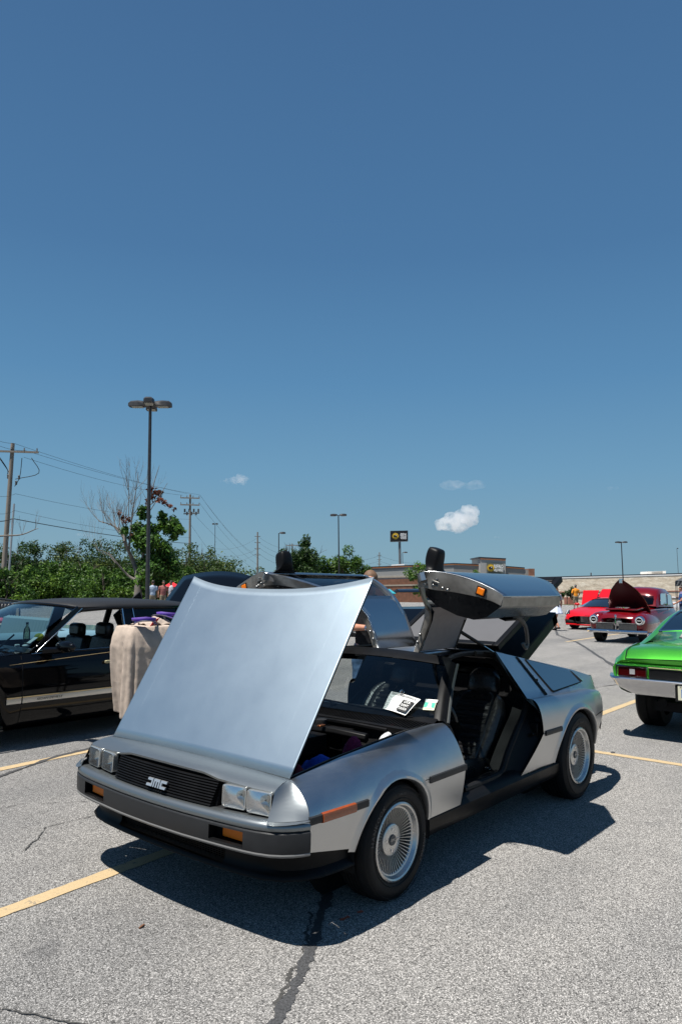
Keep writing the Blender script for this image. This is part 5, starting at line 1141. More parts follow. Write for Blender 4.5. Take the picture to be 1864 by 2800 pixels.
# ---- wheels
TLM = mat('raised tyre lettering', (.035, .035, .037), .5)
def hwheel(x, y, z, rt, wt, rr_, steer, s, name='wheel'):
    wh = bpy.data.objects.new(name, None); link(wh, hero); wh.location = (x, y*s, z); wh.rotation_euler = (0, 0, steer+(0 if s > 0 else math.pi))
    ax = (0, 1, 0); h = wt/2
    m = MB(); m.lathe([(rr_-.004, h-.018), (rr_+.006, h-.006), (rr_+.02, h), (rr_+.05, h+.006), (rt-.035, h+.002), (rt-.014, h-.010), (rt-.004, h-.028), (rt, h-.045)], (0, 0, 0), ax, 72)
    pr = []
    for gk in range(5):
        y0 = lerp(h-.045, -(h-.045), gk/5); y1 = lerp(h-.045, -(h-.045), (gk+1)/5)
        pr += [(rt, y0), (rt, y1+.009), (rt-.007, y1+.008), (rt-.007, y1+.002), (rt, y1)]
    m.lathe(pr, (0, 0, 0), ax, 72); m.lathe([(rt, -(h-.045)), (rt-.014, -h+.01), (rr_+.05, -h), (rr_, -h+.02)], (0, 0, 0), ax, 72)
    m.lathe([(rr_+.075, h+.0055), (rr_+.077, h+.008), (rr_+.080, h+.0055)], (0, 0, 0), ax, 72); m.lathe([(rr_+.018, h+.001), (rr_+.021, h+.004), (rr_+.024, h+.002)], (0, 0, 0), ax, 72)
    ty = part('tyre', m, RUBBER, wh, sharp=30)
    for word, ang0, hgt, dirn in (('HANKOOK', R(32), .026, 1), ('KINERGY', R(200), .022, 1), ('TUBELESS', R(95), .010, 1)):
        mm = MB()
        V, F = text_mesh(word, hgt*1.35, .0012, bold=.0004, space=1.25); rad_ = rr_+.045; W_ = []
        for v in V:
            an = ang0+v.x/rad_; rr2 = rad_+v.y; W_.append(Vector((math.cos(an)*rr2, h+.0068+v.z, math.sin(an)*rr2)))
        mm.add(W_, F); part('lettering', mm, TLM, ty, smooth=False)
    # rim
    m = MB(); m.lathe([(rr_+.004, h-.012), (rr_+.002, h-.002), (rr_-.006, h+.002), (rr_-.014, h-.002), (rr_-.020, h-.014), (rr_-.024, h-.022), (rr_-.030, h-.024), (rr_-.034, h-.030), (rr_-.034, h-.09), (rr_-.05, -h+.03)], (0, 0, 0), ax, 72)
    m.lathe([(.0, h-.040), (.030, h-.040), (.072, h-.040), (.079, h-.044), (.082, h-.056), (.082, h-.075)], (0, 0, 0), ax, 40)
    n_ = 50
    for k in range(n_):
        a = 2*math.pi*k/n_; q = Matrix.Rotation(a, 3, 'Y'); t0, t1 = .078, rr_-.028
        w0, w1 = .0013, .0034
        P = [Vector((t0, h-.075, -w0)), Vector((t0, h-.075, w0)), Vector((t1, h-.060, w1)), Vector((t1, h-.060, -w1)), Vector((t0, h-.050, -w0*.6)), Vector((t0, h-.050, w0*.6)), Vector((t1, h-.024, w1*.7)), Vector((t1, h-.024, -w1*.7))]
        m.hexa([q @ p for p in P])
    rim = part('rim', m, ALLOY, wh, sharp=30)
    m = MB(); m.lathe([(rr_-.036, h-.085), (.05, h-.085)], (0, 0, 0), ax, 40); m.lathe([(.135, h-.10), (.135, h-.12), (.02, h-.12)], (0, 0, 0), ax, 40); part('brake_disc_gap_backing', m, mat('dark brake disc', (.035, .034, .033), .5, .5) if False else BLACKM, wh)  # fin gap shade put in as matt black backing, brake disc behind
    m = MB(); m.lathe([(0, h-.034), (.026, h-.034), (.028, h-.039)], (0, 0, 0), ax, 28); cap_ = part('centre_cap', m, mat('dark grey cap', (.07, .07, .07), .5) if 'CAPM' not in globals() else CAPM, wh)
    m = MB(); place_text(m, 'DMC', (0, h-.0335, 0), (-1, 0, 0), (0, 0, 1), .018, .0005); part('lettering', m, ALLOY, cap_, smooth=False)
    for k in range(4):
        a = R(45*2*k+6); c0 = Vector((math.cos(a)*.053, h-.045, math.sin(a)*.053)); m = MB()
        m.lathe([(.0165, .0055), (.0165, .002), (.013, -.004), (.0, -.004)], c0, ax, 16, 0); nutm = part('nut_recess', m, BLACKP, wh)
        m = MB(); m.lathe([(0, .008), (.006, .008), (.008, .002), (.008, -.006)], c0, ax, 6); part('lug_nut', m, CHROME, wh)
    return wh
hwheel(0, .785, .292, .292, .195, .193, R(.5), 1); hwheel(0, .785, .292, .292, .195, .193, R(.5), -1)
hwheel(-2.413, .775, .328, .330, .235, .206, 0, 1); hwheel(-2.413, .775, .328, .330, .235, .206, 0, -1)

# ---- gullwing doors, built shut and swung up 72 degrees about the roof hinge
HY, HZ, OPEN = .16, 1.137, R(71)
def swing(p, s):
    x, y, z = p; dy, dz = y-HY, z-HZ
    return Vector((x, s*(HY+dy*math.cos(OPEN)-dz*math.sin(OPEN)), HZ+dy*math.sin(OPEN)+dz*math.cos(OPEN)))
# section stations: (y, z, x_front, x_rear)
ST = [(.16, 1.137, -1.215, -1.74), (.30, 1.132, -1.215, -1.73), (.42, 1.125, -1.205, -1.72), (.52, 1.11, -1.14, -1.70), (.59, 1.085, -1.03, -1.695)]
SB = [(.838, .850, -.525, -1.74), (.860, .82, -.535, -1.748), (.880, .77, -.560, -1.760), (.893, .71, -.585, -1.772), (.901, .64, -.615, -1.776), (.904, .57, -.636, -1.755), (.902, .49, -.650, -1.68), (.895, .41, -.657, -1.56), (.884, .345, -.66, -1.485), (.876, .333, -.66, -1.475)]
SM = [(.70, 1.005, -.82, -1.71), (.785, .92, -.65, -1.73)]
def door(s):
    d = bpy.data.objects.new('gullwing_door', None); link(d, hero); d.empty_display_size = .2
    def gridst(S, nx=14, oy=0, oz=0, xf=0, xr=0, bulge=0):
        return [[swing((lerp(a+xf, b+xr, k/nx), y+oy, z+oz), s) for k in range(nx+1)] for y, z, a, b in S]
    m = MB(); m.grid(gridst(ST)); part('roof_panel', m, STEELD, d, solid=.004, off=0)
    m = MB(); m.grid(gridst(SB)); part('outer_panel', m, STEELD, d, solid=.004, off=0, sharp=30)
    # window frames: front A pillar line and rear line
    A0, A1 = Vector((-1.03, .585, 1.085)), Vector((-.535, .845, .835)); B0, B1 = Vector((-1.695, .585, 1.085)), Vector((-1.745, .845, .835))
    def bar(P, Q, w_, t_, nm='window_frame', mt=STEEL):
        m = MB(); dd = (Q-P).normalized(); nn_ = Vector((0, .69, .72)); side = dd.cross(nn_).normalized()
        c = [P+side*a+nn_*b for a, b in ((-w_/2, 0), (w_/2, 0), (w_/2, -t_), (-w_/2, -t_))]; c2 = [p+(Q-P) for p in c]
        m.hexa([swing(p, s) for p in c]+[swing(p, s) for p in c2]); return part(nm, m, mt, d, bevel=.004)
    for cv in ([(a, y, z) for y, z, a, b in ST[2:]+SM+SB[:2]], [(b, y, z) for y, z, a, b in ST[2:]+SM+SB[:2]]):
        m = MB(); Cc = crom(cv, 18); rw = []
        for i_, p_ in enumerate(Cc):
            d_ = (Cc[min(i_+1, 18)]-Cc[max(i_-1, 0)]).normalized(); inw = Vector((-1 if cv[0][0] > -1.4 else 1, 0, 0)); nn_ = d_.cross(Vector((1, 0, 0))).normalized(); nn_ = nn_ if nn_.z > 0 else -nn_
            rw.append([swing(p_, s), swing(p_+inw*.045+nn_*.004, s), swing(p_+inw*.045-nn_*.03, s), swing(p_-nn_*.05, s)])
        m.grid(rw, 0, True); part('window_frame', m, STEEL, d)
    V0 = A0.lerp(B0, .28); V1 = A1.lerp(B1, .20); bar(V0, V1, .02, .02, 'window_divider', BLACKP)
    m = MB(); rows = []
    for v in [k/8 for k in range(9)]:
        P = A0.lerp(A1, v); Q = B0.lerp(B1, v); b = Vector((0, .69, .72))*(.018*math.sin(v*math.pi)-.012); rows.append([swing(tuple(P.lerp(Q, u)+b), s) for u in [k/10 for k in range(11)]])
    m.grid(rows); part('window', m, glass_mat('door glass', (.30, .35, .35), 0, 1.5), d)
    # inner side: headliner, jamb walls, trim
    m = MB(); inner = [(.18, 1.105, -1.26, -1.72), (.42, 1.082, -1.25, -1.70), (.50, 1.055, -1.19, -1.68), (.545, 1.02, -1.08, -1.67)]
    m.grid(gridst(inner, 14)); part('headliner', m, HEADLINER, d, sharp=60)
    JI = [(.165, 1.10, -1.215, -1.74), (.30, 1.09, -1.215, -1.73), (.41, 1.075, -1.20, -1.72), (.49, 1.055, -1.13, -1.70), (.535, 1.02, -1.02, -1.69)]
    JM = [(.66, .965, -.805, -1.71), (.735, .885, -.63, -1.73)]
    JB = [(.765, .80, -.56, -1.745), (.775, .73, -.575, -1.765), (.795, .64, -.625, -1.775), (.808, .56, -.645, -1.765), (.820, .48, -.655, -1.66), (.826, .40, -.66, -1.54), (.822, .333, -.66, -1.49)]
    JO = [ST[0], ST[1], ST[2], ST[3]]; 
    m = MB(); Of = [(a, y, z) for y, z, a, b in ST+SM+SB]; If = [(a, y, z) for y, z, a, b in JI+JM+JB]
    Of_ = crom(Of, 40); If_ = crom(If, 40); Md = [o_.lerp(i_, .5)+Vector((.004, 0, 0)) for o_, i_ in zip(Of_, If_)]
    In2 = [i_+Vector((-.03, -.0, .004)) for i_ in If_]
    m.grid([[swing(p, s) for p in Of_], [swing(p, s) for p in Md], [swing(p, s) for p in If_], [swing(p, s) for p in In2]])
    Or = crom([(b, y, z) for y, z, a, b in ST+SM+SB], 40); Ir = crom([(b, y, z) for y, z, a, b in JI+JM+JB], 40)
    m.grid([[swing(p, s) for p in Or], [swing(p, s) for p in Ir]])
    # bottom edge face
    bo = [(lerp(-.66, -1.475, k/12), .872, .335) for k in range(13)]; bi = [(lerp(-.66, -1.49, k/12), .818, .328) for k in range(13)]; bt = [(lerp(-.66, -1.49, k/12), .80, .345) for k in range(13)]
    m.grid([[swing(p, s) for p in bo], [swing(p, s) for p in bi], [swing(p, s) for p in bt]])
    br = [(lerp(-1.475, -1.775, k/6), lerp(.868, .906, k/6), lerp(.335, .565, k/6)) for k in range(7)]; bri = [(lerp(-1.49, -1.765, k/6), lerp(.80, .775, k/6), lerp(.325, .55, k/6)) for k in range(7)]
    m.grid([[swing(p, s) for p in br], [swing(p, s) for p in bri]]); part('door_edge', m, JAMB, d, sharp=40)
    m = MB(); rows = []
    TI = [(.78, .835, -.60, -1.70), (.715, .80, -.60, -1.72), (.675, .74, -.64, -1.73), (.65, .62, -.72, -1.72), (.66, .52, -.75, -1.66), (.71, .43, -.72, -1.58), (.805, .345, -.675, -1.50)]
    m.grid(gridst(TI, 14)); fr_ = [(a, y, z) for y, z, a, b in TI]; to = [(a-.02, y, z) for y, z, a, b in [(.79, .835, -.57, 0), (.765, .80, -.56, 0), (.775, .73, -.575, 0), (.795, .64, -.625, 0), (.808, .56, -.645, 0), (.820, .46, -.655, 0), (.822, .35, -.66, 0)]]
    m.grid([[swing(p, s) for p in fr_], [swing(p, s) for p in to]]); part('inner_trim', m, LEATHER, d, sharp=60)
    m = MB(); m.box((0, 0, 0), (.34, .03, .055)); V = [v+Vector((-1.25, .655, .62)) for v in m.V]; m.V = [swing(v, s) for v in V]; part('armrest', m, LEATHER, d, bevel=.012)
    m = MB(); m.box((0, 0, 0), (.17, .012, .05)); m.V = [swing(v+Vector((-1.17, .662, .50)), s) for v in m.V]; part('door_pocket', m, BLACKP, d, bevel=.004)
    # handles, latch gear, bolts
    m = MB(); hp = swing((-1.22, .67, .50), s); m.tube(crom([hp, hp+Vector((-.04, .02*s, .0)), hp+Vector((-.13, .03*s, -.06)), hp+Vector((-.16, .03*s, -.17)), hp+Vector((-.13, .03*s, -.20)), hp+Vector((-.11, .02*s, -.17))], 22), .011, 6, flat=1.6); part('pull_strap', m, LEATHER, d)
    m = MB(); q = MB(); q.box((0, 0, 0), (.010, .042, .048)); m.add([swing(v+Vector((-.644, .858, .475)), s) for v in q.V], q.F); part('marker_light', m, AMBER2, d, bevel=.005)
    m = MB(); q = MB(); q.box((0, 0, 0), (.006, .054, .062)); m.add([swing(v+Vector((-.648, .858, .475)), s) for v in q.V], q.F); part('marker_bezel', m, BLACKP, d)
    BOLTM = mat('zinc bolt', (.2, .2, .2), .35, .9) if s > 0 else bpy.data.materials['zinc bolt']
    for yy, zz, r_ in ((.80, .745, .010), (.80, .69, .010), (.80, .66, .010), (.84, .735, .008), (.79, .79, .008), (.30, 1.12, .010), (.24, 1.125, .012)):
        a = interp(zz, [(.55, -.640), (.70, -.585), (.80, -.545), (1.05, -1.0), (1.12, -1.21), (1.13, -1.215)]); c0 = swing((a+.012, yy, zz), s); m = MB(); m.lathe([(0, .004), (r_*.6, .004), (r_, 0), (r_, -.01)], c0, (1, 0, 0), 10); part('latch_bolt', m, BOLTM, d)
    m = MB(); q = MB(); q.box((0, 0, 0), (.004, .030, .055)); m.add([swing((v.x-.558, v.y+.815, v.z+.735), s) for v in q.V], q.F); q = MB(); q.box((0, 0, 0), (.006, .014, .040)); m.add([swing((v.x-.555, v.y+.815, v.z+.735), s) for v in q.V], q.F, 1); part('latch_plate', m, [mat('latch steel', (.25, .24, .22), .4, .9), BLACKM], d, bevel=.003)
    # door gas strut to the roof edge
    m = MB(); a = swing((-1.45, .50, 1.06), s); b = Vector((-1.80, s*.50, 1.115)); a = Vector((-1.36, .47*s, 1.285)); m.tube([a, a.lerp(b, .62)], .0135, 8); m.tube([a.lerp(b, .62), b], .006, 8, mi=1); (part('gas_strut', m, [BLACKP, CHROME], d) if s > 0 else None)
    # mirror
    mi = bpy.data.objects.new('door_mirror', None); link(mi, d)
    def mp_(x, y, z): return swing((x, y, z), s)
    m = MB(); rows = []
    for (yo, x0, x1, z0, z1) in ((.0, -.60, -.85, .81, .85), (.008, -.62, -.81, .815, .875), (.022, -.64, -.785, .82, .895), (.038, -.648, -.772, .824, .912), (.06, -.65, -.768, .825, .922), (.10, -.652, -.765, .828, .928), (.135, -.658, -.762, .836, .928), (.152, -.668, -.752, .846, .918)):
        y = .85+yo; cx_ = (x0+x1)/2; cz_ = (z0+z1)/2; hx = abs(x1-x0)/2; hz = abs(z1-z0)/2
        rows.append([mp_(cx_+hx*(abs(math.cos(t))**.5)*(1 if math.cos(t) > 0 else -1), y, cz_+hz*(abs(math.sin(t))**.5)*(1 if math.sin(t) > 0 else -1)) for t in [2*math.pi*k/16 for k in range(16)]])
    m.grid(rows, 0, True); m.F.append(tuple(range(len(m.V)-16, len(m.V)))); m.M.append(0); part('mirror_shell', m, BLACKP, mi, sub=1)
    return d
dl = door(1); dr = door(-1)

# ---- things lying in the luggage compartment and behind the windscreen (top-level)
def cloth(name, label, cat, c, rx_, ry_, h, mt, seed, peak=None):
    rr = random.Random(seed); m = MB(); rows = []
    ph = [rr.uniform(0, 6) for _ in range(6)]
    for i in range(19):
        row = []
        for j in range(19):
            u, v = i/9-1, j/9-1; r_ = math.hypot(u, v); z = h*max(0, 1-r_**1.6)+.012*math.sin(u*7+ph[0]+2*math.sin(v*4+ph[1]))+.010*math.sin(v*9+ph[2]+u*5)
            if peak: z += peak*max(0, 1-((u-.2)**2+(v-.1)**2)*3)
            row.append(Vector(c)+Vector((u*rx_*(1+.08*math.sin(v*5+ph[3])), v*ry_*(1+.08*math.sin(u*6+ph[4])), z)))
        rows.append(row)
    m.grid(rows); return props(m.build(name, mt, sharp=0, solid=.006), label, cat)
MAROON = mat('maroon towelling', (.30, .02, .075), .95, 0, var=.25, vscale=40, bump=.6, bscale=160); BLUEC = mat('blue cloth', (.02, .10, .55), .9, 0, var=.25, vscale=30, bump=.5, bscale=160)
cloth('cleaning_cloth', 'peaked maroon cloth hanging in the open front luggage bay', 'cloth', (-.14, .47, .58), .10, .12, .09, MAROON, 1, .075)
cloth('cleaning_cloth', 'crumpled blue cloth lying in the open front luggage bay', 'cloth', (.06, .40, .56), .13, .12, .10, BLUEC, 2)
cloth('cleaning_cloth', 'dark red cloth low at the front corner of the luggage bay', 'cloth', (.36, .50, .56), .12, .12, .10, mat('dark red cloth', (.20, .008, .02), .9, 0, var=.3, vscale=40, bump=.5, bscale=160), 3)
bt = thing('spray_bottle', 'white spray bottle with red trigger in the luggage bay', 'bottle', (-.44, .50, .70))
b0 = Vector((.10, .02, -.03)); b1_ = Vector((-.045, 0, .045))
m = MB(); m.tube([b0, b0.lerp(b1_, .35), b0.lerp(b1_, .6), b0.lerp(b1_, .75)], [.032, .034, .024, .014], 12); m.build('bottle_body', mat('bottle print', (.70, .72, .78), .3, 0, var=.6, vscale=45), bt)
m = MB(); m.tube([b0.lerp(b1_, .72), b1_, b1_+Vector((-.018, 0, .012))], [.02, .018, .012], 8); m.box(b1_+Vector((.01, .02, .01)), (.05, .018, .02)); m.build('trigger_head', mat('red plastic', (.65, .015, .02), .35), bt, bevel=.004)
# show card on the dashboard
cd_ = thing('show_card', 'white show card on the dashboard reading LOOK DONT TOUCH', 'card', (-.86, .30, .80))
def toP(px, py, c_, nrm_):
    d = ray(px, py); t = (nrm_.dot(c_-CAM))/(nrm_.dot(d)); return CAM+d*t
cn = Vector((.62, .0, .78)).normalized(); cc = ws(.35, .35)-cn*.022
C4 = [toP(px, py, cc, cn)-cd_.location for px, py in ((1070, 1891), (1150, 1913), (1107, 1956), (1046, 1937))]
m = MB(); rows = []
for i in range(9):
    rows.append([C4[0].lerp(C4[1], j/8).lerp(C4[3].lerp(C4[2], j/8), i/8)+cn*(.006*math.sin(j/8*math.pi)+.003*math.sin(i/8*5)) for j in range(9)])
m.grid(rows); m.build('paper', WHITE, cd_)
def onc(u, v, o_=.010): return C4[0].lerp(C4[1], u).lerp(C4[3].lerp(C4[2], u), v)+cn*(o_+.003*math.sin(u*math.pi))
m = MB(); m.add([onc(.58, .30), onc(.97, .30), onc(.97, .93), onc(.58, .93)], [(0, 1, 2, 3)]); m.build('black_block', INK, cd_, smooth=False)
m = MB(); X_ = (C4[1]-C4[0]).normalized(); Y_ = (C4[0]-C4[3]).normalized()
for tt, (u, v) in (('LOOK', (.775, .42)), ("DON'T", (.775, .61)), ('TOUCH', (.775, .80))): place_text(m, tt, onc(u, v, .013), X_, Y_, .026, .0003, xs=.72, bold=.0005)
m.build('lettering', WHITE, cd_, smooth=False)
m = MB(); rr = random.Random(9)
for v in (.07, .13): 
    u = .08
    while u < .9:
        w_ = rr.uniform(.02, .05); m.add([onc(u, v), onc(u+w_, v), onc(u+w_, v+.035), onc(u, v+.035)], [(0, 1, 2, 3)]); u += w_+.012
for v in (.30, .48, .70, .88):
    m.add([onc(.06, v), onc(.14, v), onc(.14, v+.02), onc(.06, v+.02)], [(0, 1, 2, 3)])
    pts = [onc(.17+.035*k, v-.03*math.sin(k*2.3+v*9)*(1 if k % 2 else .6), .011) for k in range(11)]; m.tube(pts, .0011, 4)
m.build('print_lines', INK, cd_, smooth=False)
m = MB(); q = onc(.38, -.03, .01); m.ball(q, .017, 6); m.ball(q+cn*.012, .008, 5); m.build('suction_cup', glass_mat('clear plastic', (.7, .7, .7), .05), cd_)
# inspection sticker
sk = thing('window_sticker', 'small green and white sticker on the lower corner of the windscreen', 'sticker', (-.80, .58, .90))
wn = Vector((.62, .0, .78)).normalized(); sc0 = ws(.82, .3)-wn*.008
S4 = [toP(px, py, sc0, wn)-sk.location for px, py in ((1164, 1912), (1195, 1914), (1186, 1943), (1155, 1941))]
def ons(u, v, o_=0): return S4[0].lerp(S4[1], u).lerp(S4[3].lerp(S4[2], u), v)+wn*o_
m = MB(); m.add([ons(0, 0), ons(1, 0), ons(1, 1), ons(0, 1)], [(0, 1, 2, 3)]); m.build('sticker_sheet', mat('pale cream sticker', (.62, .60, .45), .5), sk, smooth=False)
m = MB(); m.add([ons(.02, .30, .001), ons(.95, .32, .001), ons(.95, .78, .001), ons(.02, .76, .001)], [(0, 1, 2, 3)]); m.build('green_print', mat('green print', (.05, .42, .30), .5), sk, smooth=False)
m = MB(); m.add([ons(0, 0, .001), ons(1.08, .02, .001), ons(1.06, .27, .001), ons(0, .25, .001)], [(0, 1, 2, 3)]); m.build('white_print', WHITE, sk, smooth=False)
m = MB(); m.add([ons(.35, .36, .002), ons(.5, .32, .002), ons(.65, .36, .002), ons(.68, .70, .002), ons(.85, .85, .002), ons(.15, .85, .002), ons(.32, .70, .002)], [tuple(range(7))]); m.build('print_shape', mat('pale print', (.55, .58, .48), .5), sk, smooth=False)

# ================================================================== OTHER CARS
def paint(name, c, rough=.25, metal=.35, coat=1.0, flake=0.0):
    m = mat(name, c, rough, metal, coat=coat); return m
BLK = mat('gloss black paint', (.002, .002, .0025), .06, 0, spec=.30); GOLD = mat('gold trim', (.72, .52, .25), .3, .5); CHROMEB = mat('bright side moulding', (.80, .76, .68), .3, .7); VINYL = mat('black vinyl roof', (.014, .014, .015), .55, 0, bump=.25, bscale=150)
SATCH = mat('worn chrome', (.66, .66, .67), .12, 1.0)
GLASS_T = glass_mat('green tinted car glass', (.33, .45, .49), 0, 1.45)
def tyre(parent, loc, r, w, rot=0, rimr=None, rimm=None, name='wheel'):
    wh = bpy.data.objects.new(name, None); link(wh, parent); wh.location = loc; wh.rotation_euler = (0, 0, rot); rimr = rimr or r*.6; h = w/2
    m = MB(); m.lathe([(rimr, h-.02), (rimr+.01, h), (r-.03, h), (r, h-.03), (r, .01), (r-.008, .008), (r-.008, -.008), (r, -.01), (r, -h+.03), (r-.03, -h), (rimr, -h)], (0, 0, 0), (0, 1, 0), 36); m.build('tyre', RUBBER, wh)
    m = MB(); m.lathe([(rimr, h-.02), (rimr-.03, h-.05), (.06, h-.03), (0, h-.02)], (0, 0, 0), (0, 1, 0), 24); m.build('rim', rimm or ALLOY, wh); return wh

# ---------------------------------------------------------------- black sedan
cad = thing('sedan', 'long black sedan with vinyl roof, gold trim and its trunk lid raised', 'car')
YC = -4.77
def yc(z): return interp(z, [(.15, -3.93), (.22, -3.87), (.30, -3.835), (.42, -3.808), (.60, -3.80), (.75, -3.815), (.86, -3.85), (.90, -3.885)])
def both(y, s): return YC+(y-YC)*s
for s in (1, -1):
    nm = 'side_panel'
    m = MB(); rows = []
    for k in range(41):
        x = lerp(1.15, -4.05, k/40); za = max(arch_z(x, .15, .33, .38), arch_z(x, -2.74, .33, .38), .165); tp = lerp(.82, .895, min(1, (1.15-x)/1.6))
        rows.append([Vector((x+(-.25*(max(0, (z-.3))) if k == 40 else 0), both(yc(z)-.12*max(0, x-.5)**2-.08*max(0, -3.4-x), s), z)) for z in [lerp(za, tp, j/12) for j in range(13)]])
    m.grid(rows); m.build(nm, BLK, cad, sharp=60)
    for cx_ in (.15, -2.74):
        m = MB(); y_ = both(-3.86, s); m.grid([[Vector((cx_+.38*math.cos(a), y, .33+.38*math.sin(a))) for a in [lerp(R(-10), R(190), k/20) for k in range(21)]] for y in (y_, both(-4.15, s))]); m.poly([Vector((cx_+.38*math.cos(a), both(-4.15, s), .33+.38*math.sin(a))) for a in [2*math.pi*k/20 for k in range(20)]]); m.build('wheel_well', WELL, cad)
        tyre(cad, (cx_, both(-3.97, s), .335), .335, .225, 0 if s > 0 else math.pi)
    m = MB(); m.grid([[Vector((x, both(y, s), z)) for x in (-.22, -2.34)] for y, z in ((-3.85, .185), (-3.93, .16), (-4.2, .15))]); m.build('rocker_panel', BLK, cad)
# seams, mouldings on the visible side
def cad_seam(x, z0, z1):
    m = MB(); m.grid([[Vector((x+dx, yc(z)+.0015, z)) for z in [lerp(z0, z1, j/10) for j in range(11)]] for dx in (-.004, .004)]); m.build('door_seam', BLACKM, cad, smooth=False)
cad_seam(-.386, .17, .88); cad_seam(-1.62, .17, .89)
def mould(x0, x1, z0, z1, mt, o=.012, nm='side_moulding', zs=0):
    m = MB(); rows = []
    for k in range(9):
        x = lerp(x0, x1, k/8); dz = (x+.4)*zs; rows.append([Vector((x, yc((z0+z1)/2)+oo, z+dz)) for oo, z in ((0, z0), (o, z0+.003), (o*1.25, (z0+z1)/2), (o, z1-.003), (0, z1))])
    m.grid(rows); nn = len(m.V); m.F += [(0, 1, 2, 3, 4), tuple(range(nn-5, nn))]; m.M += [0, 0]; return m.build(nm, mt, cad, sharp=30)
for x0, x1 in ((-.235, -.378), (-.392, -1.61), (-1.63, -2.33)):
    mould(x0, x1, .432, .487, CHROMEB, .010); mould(x0, x1, .484, .500, GOLD, .014); mould(x0, x1, .499, .506, SATCH, .012); mould(x0, x1, .427, .434, SATCH, .013)
m = MB(); place_text(m, 'SEDAN DEVILLE', (-.665, yc(.46)+.0135, .459), (-1, 0, 0), (0, 0, 1), .030, .0004, xs=1.28, shear=.35); m.build('lettering', INK, cad, smooth=False)
mould(1.0, -3.3, .806, .810, GOLD, .002, 'pinstripe', -.055)
mould(-.49, -2.4, .884, .896, SATCH, .014, 'belt_moulding', -.02)
dh = aty(311, 1808, -3.80); m = MB(); m.box((-1.36, -3.795, dh.z), (.17, .03, .032)); m.build('door_handle', mat('cream handle', (.38, .34, .20), .3, .3), cad, bevel=.008)
# upper structure
WB = lambda s: Vector((-.44, both(-3.90, s), .905)); WT = lambda s: Vector((-1.075, both(-4.06, s), 1.325))
def cws(u, v):
    a = abs(u); b = Vector((-.44+.30*(1-a*a), YC+u*.87, .905+.02*(1-a*a))); t_ = Vector((-1.075+.13*(1-a*a), YC+u*.71, 1.325+.035*(1-a*a))); return b.lerp(t_, v)+Vector((.03, 0, .03))*math.sin(v*math.pi)
m = MB(); m.grid([[cws(lerp(-1, 1, k/16), v/6) for k in range(17)] for v in range(7)]); m.build('windscreen', GLASS_T, cad)
m = MB(); m.tube([cws(lerp(-1, 1, k/16), 1.0)+Vector((0, 0, .004)) for k in range(17)], .012, 6); m.build('windscreen_trim', BLK, cad)
m = MB(); m.grid([[Vector((x, YC+u*w_, z+.03*(1-u*u))) for u in (-1, -.8, -.4, 0, .4, .8, 1)] for x, w_, z in ((1.22, .72, .70), (1.12, .80, .79), (.6, .87, .845), (0, .88, .875), (-.46, .875, .90))]); m.build('bonnet', BLK, cad)
rows = []
for x, zt, w_ in ((-1.06, 1.335, .70), (-1.13, 1.36, .715), (-1.5, 1.385, .725), (-2.1, 1.385, .72), (-2.6, 1.36, .70), (-2.80, 1.325, .67), (-3.12, 1.05, .66), (-3.2, .94, .68)):
    rows.append([Vector((x+.10*(1-u*u)*(1 if x > -1.2 else 0), YC+u*w_*(1.02 if abs(u) == 1 else 1), zt-(.055 if abs(u) == 1 else .022 if abs(u) > .9 else 0)+.03*(1-u*u))) for u in (-1, -.95, -.8, -.4, 0, .4, .8, .95, 1)])
m = MB(); m.grid(rows); m.build('roof', VINYL, cad, solid=.03)
m = MB(); m.grid([[Vector((x, YC+u, z)) for u in (-.6, 0, .6)] for x, z in ((-2.84, 1.30), (-3.10, 1.0))]); m.build('rear_window', GLASS_B, cad)
for s in (1, -1):
    def pl(x, t): return Vector((x, both(lerp(-3.885, -4.065, t), s), lerp(.895, 1.325, t)))
    def pbar(P, Q, w_, mt, nm, o=0, th=.03):
        m = MB(); d_ = (Q-P).normalized(); sd = Vector((d_.z, 0, -d_.x)).normalized()*(w_/2); oy = Vector((0, (1 if s > 0 else -1)*.012+ (o if s > 0 else -o), 0)); ti = Vector((0, -th*s, 0))
        c = [P-sd+oy, P+sd+oy, P+sd+oy+ti, P-sd+oy+ti]; m.hexa([*c, *[p+(Q-P) for p in c]]); return m.build(nm, mt, cad, bevel=.003)
    A = pl(-.50, 0); B = pl(-1.10, 1.0)
    pbar(A, B, .055, BLK, 'roof_pillar'); pbar(A+Vector((-.035, 0, 0)), B+Vector((-.035, 0, -.0)), .010, SATCH, 'window_trim', .006)
    pbar(pl(-1.68, 0), pl(-1.69, 1), .13, BLK, 'roof_pillar'); pbar(pl(-1.60, 0), pl(-1.63, 1), .016, CHROME, 'window_trim', .006); pbar(pl(-1.76, 0), pl(-1.765, 1), .012, CHROME, 'window_trim', .006)
    pbar(pl(-2.42, 0), pl(-2.42, 1), .08, BLK, 'roof_pillar'); pbar(pl(-3.0, 0), pl(-2.66, 1), .5, VINYL, 'roof_pillar')
    pbar(pl(-1.08, .985), pl(-2.75, .985), .035, BLK, 'roof_rail'); 
    if s > 0: 
        m = MB(); m.grid([[pl(-1.78, .03), pl(-2.38, .03)], [pl(-1.78, .97), pl(-2.38, .97)]]); m.build('door_window', GLASS_D, cad, smooth=False)
m = MB(); m.grid([[Vector((x, YC+u*.86, z)) for u in (-1, 0, 1)] for x, z in ((-.46, .90), (-.62, .915), (-.85, .88), (-.9, .70), (-.8, .5))]); m.box((-1.8, YC, .25), (3.6, 1.65, .06)); m.box((-3.1, YC, .55), (.08, 1.5, .75)); m.build('dashboard', LEATHER, cad)
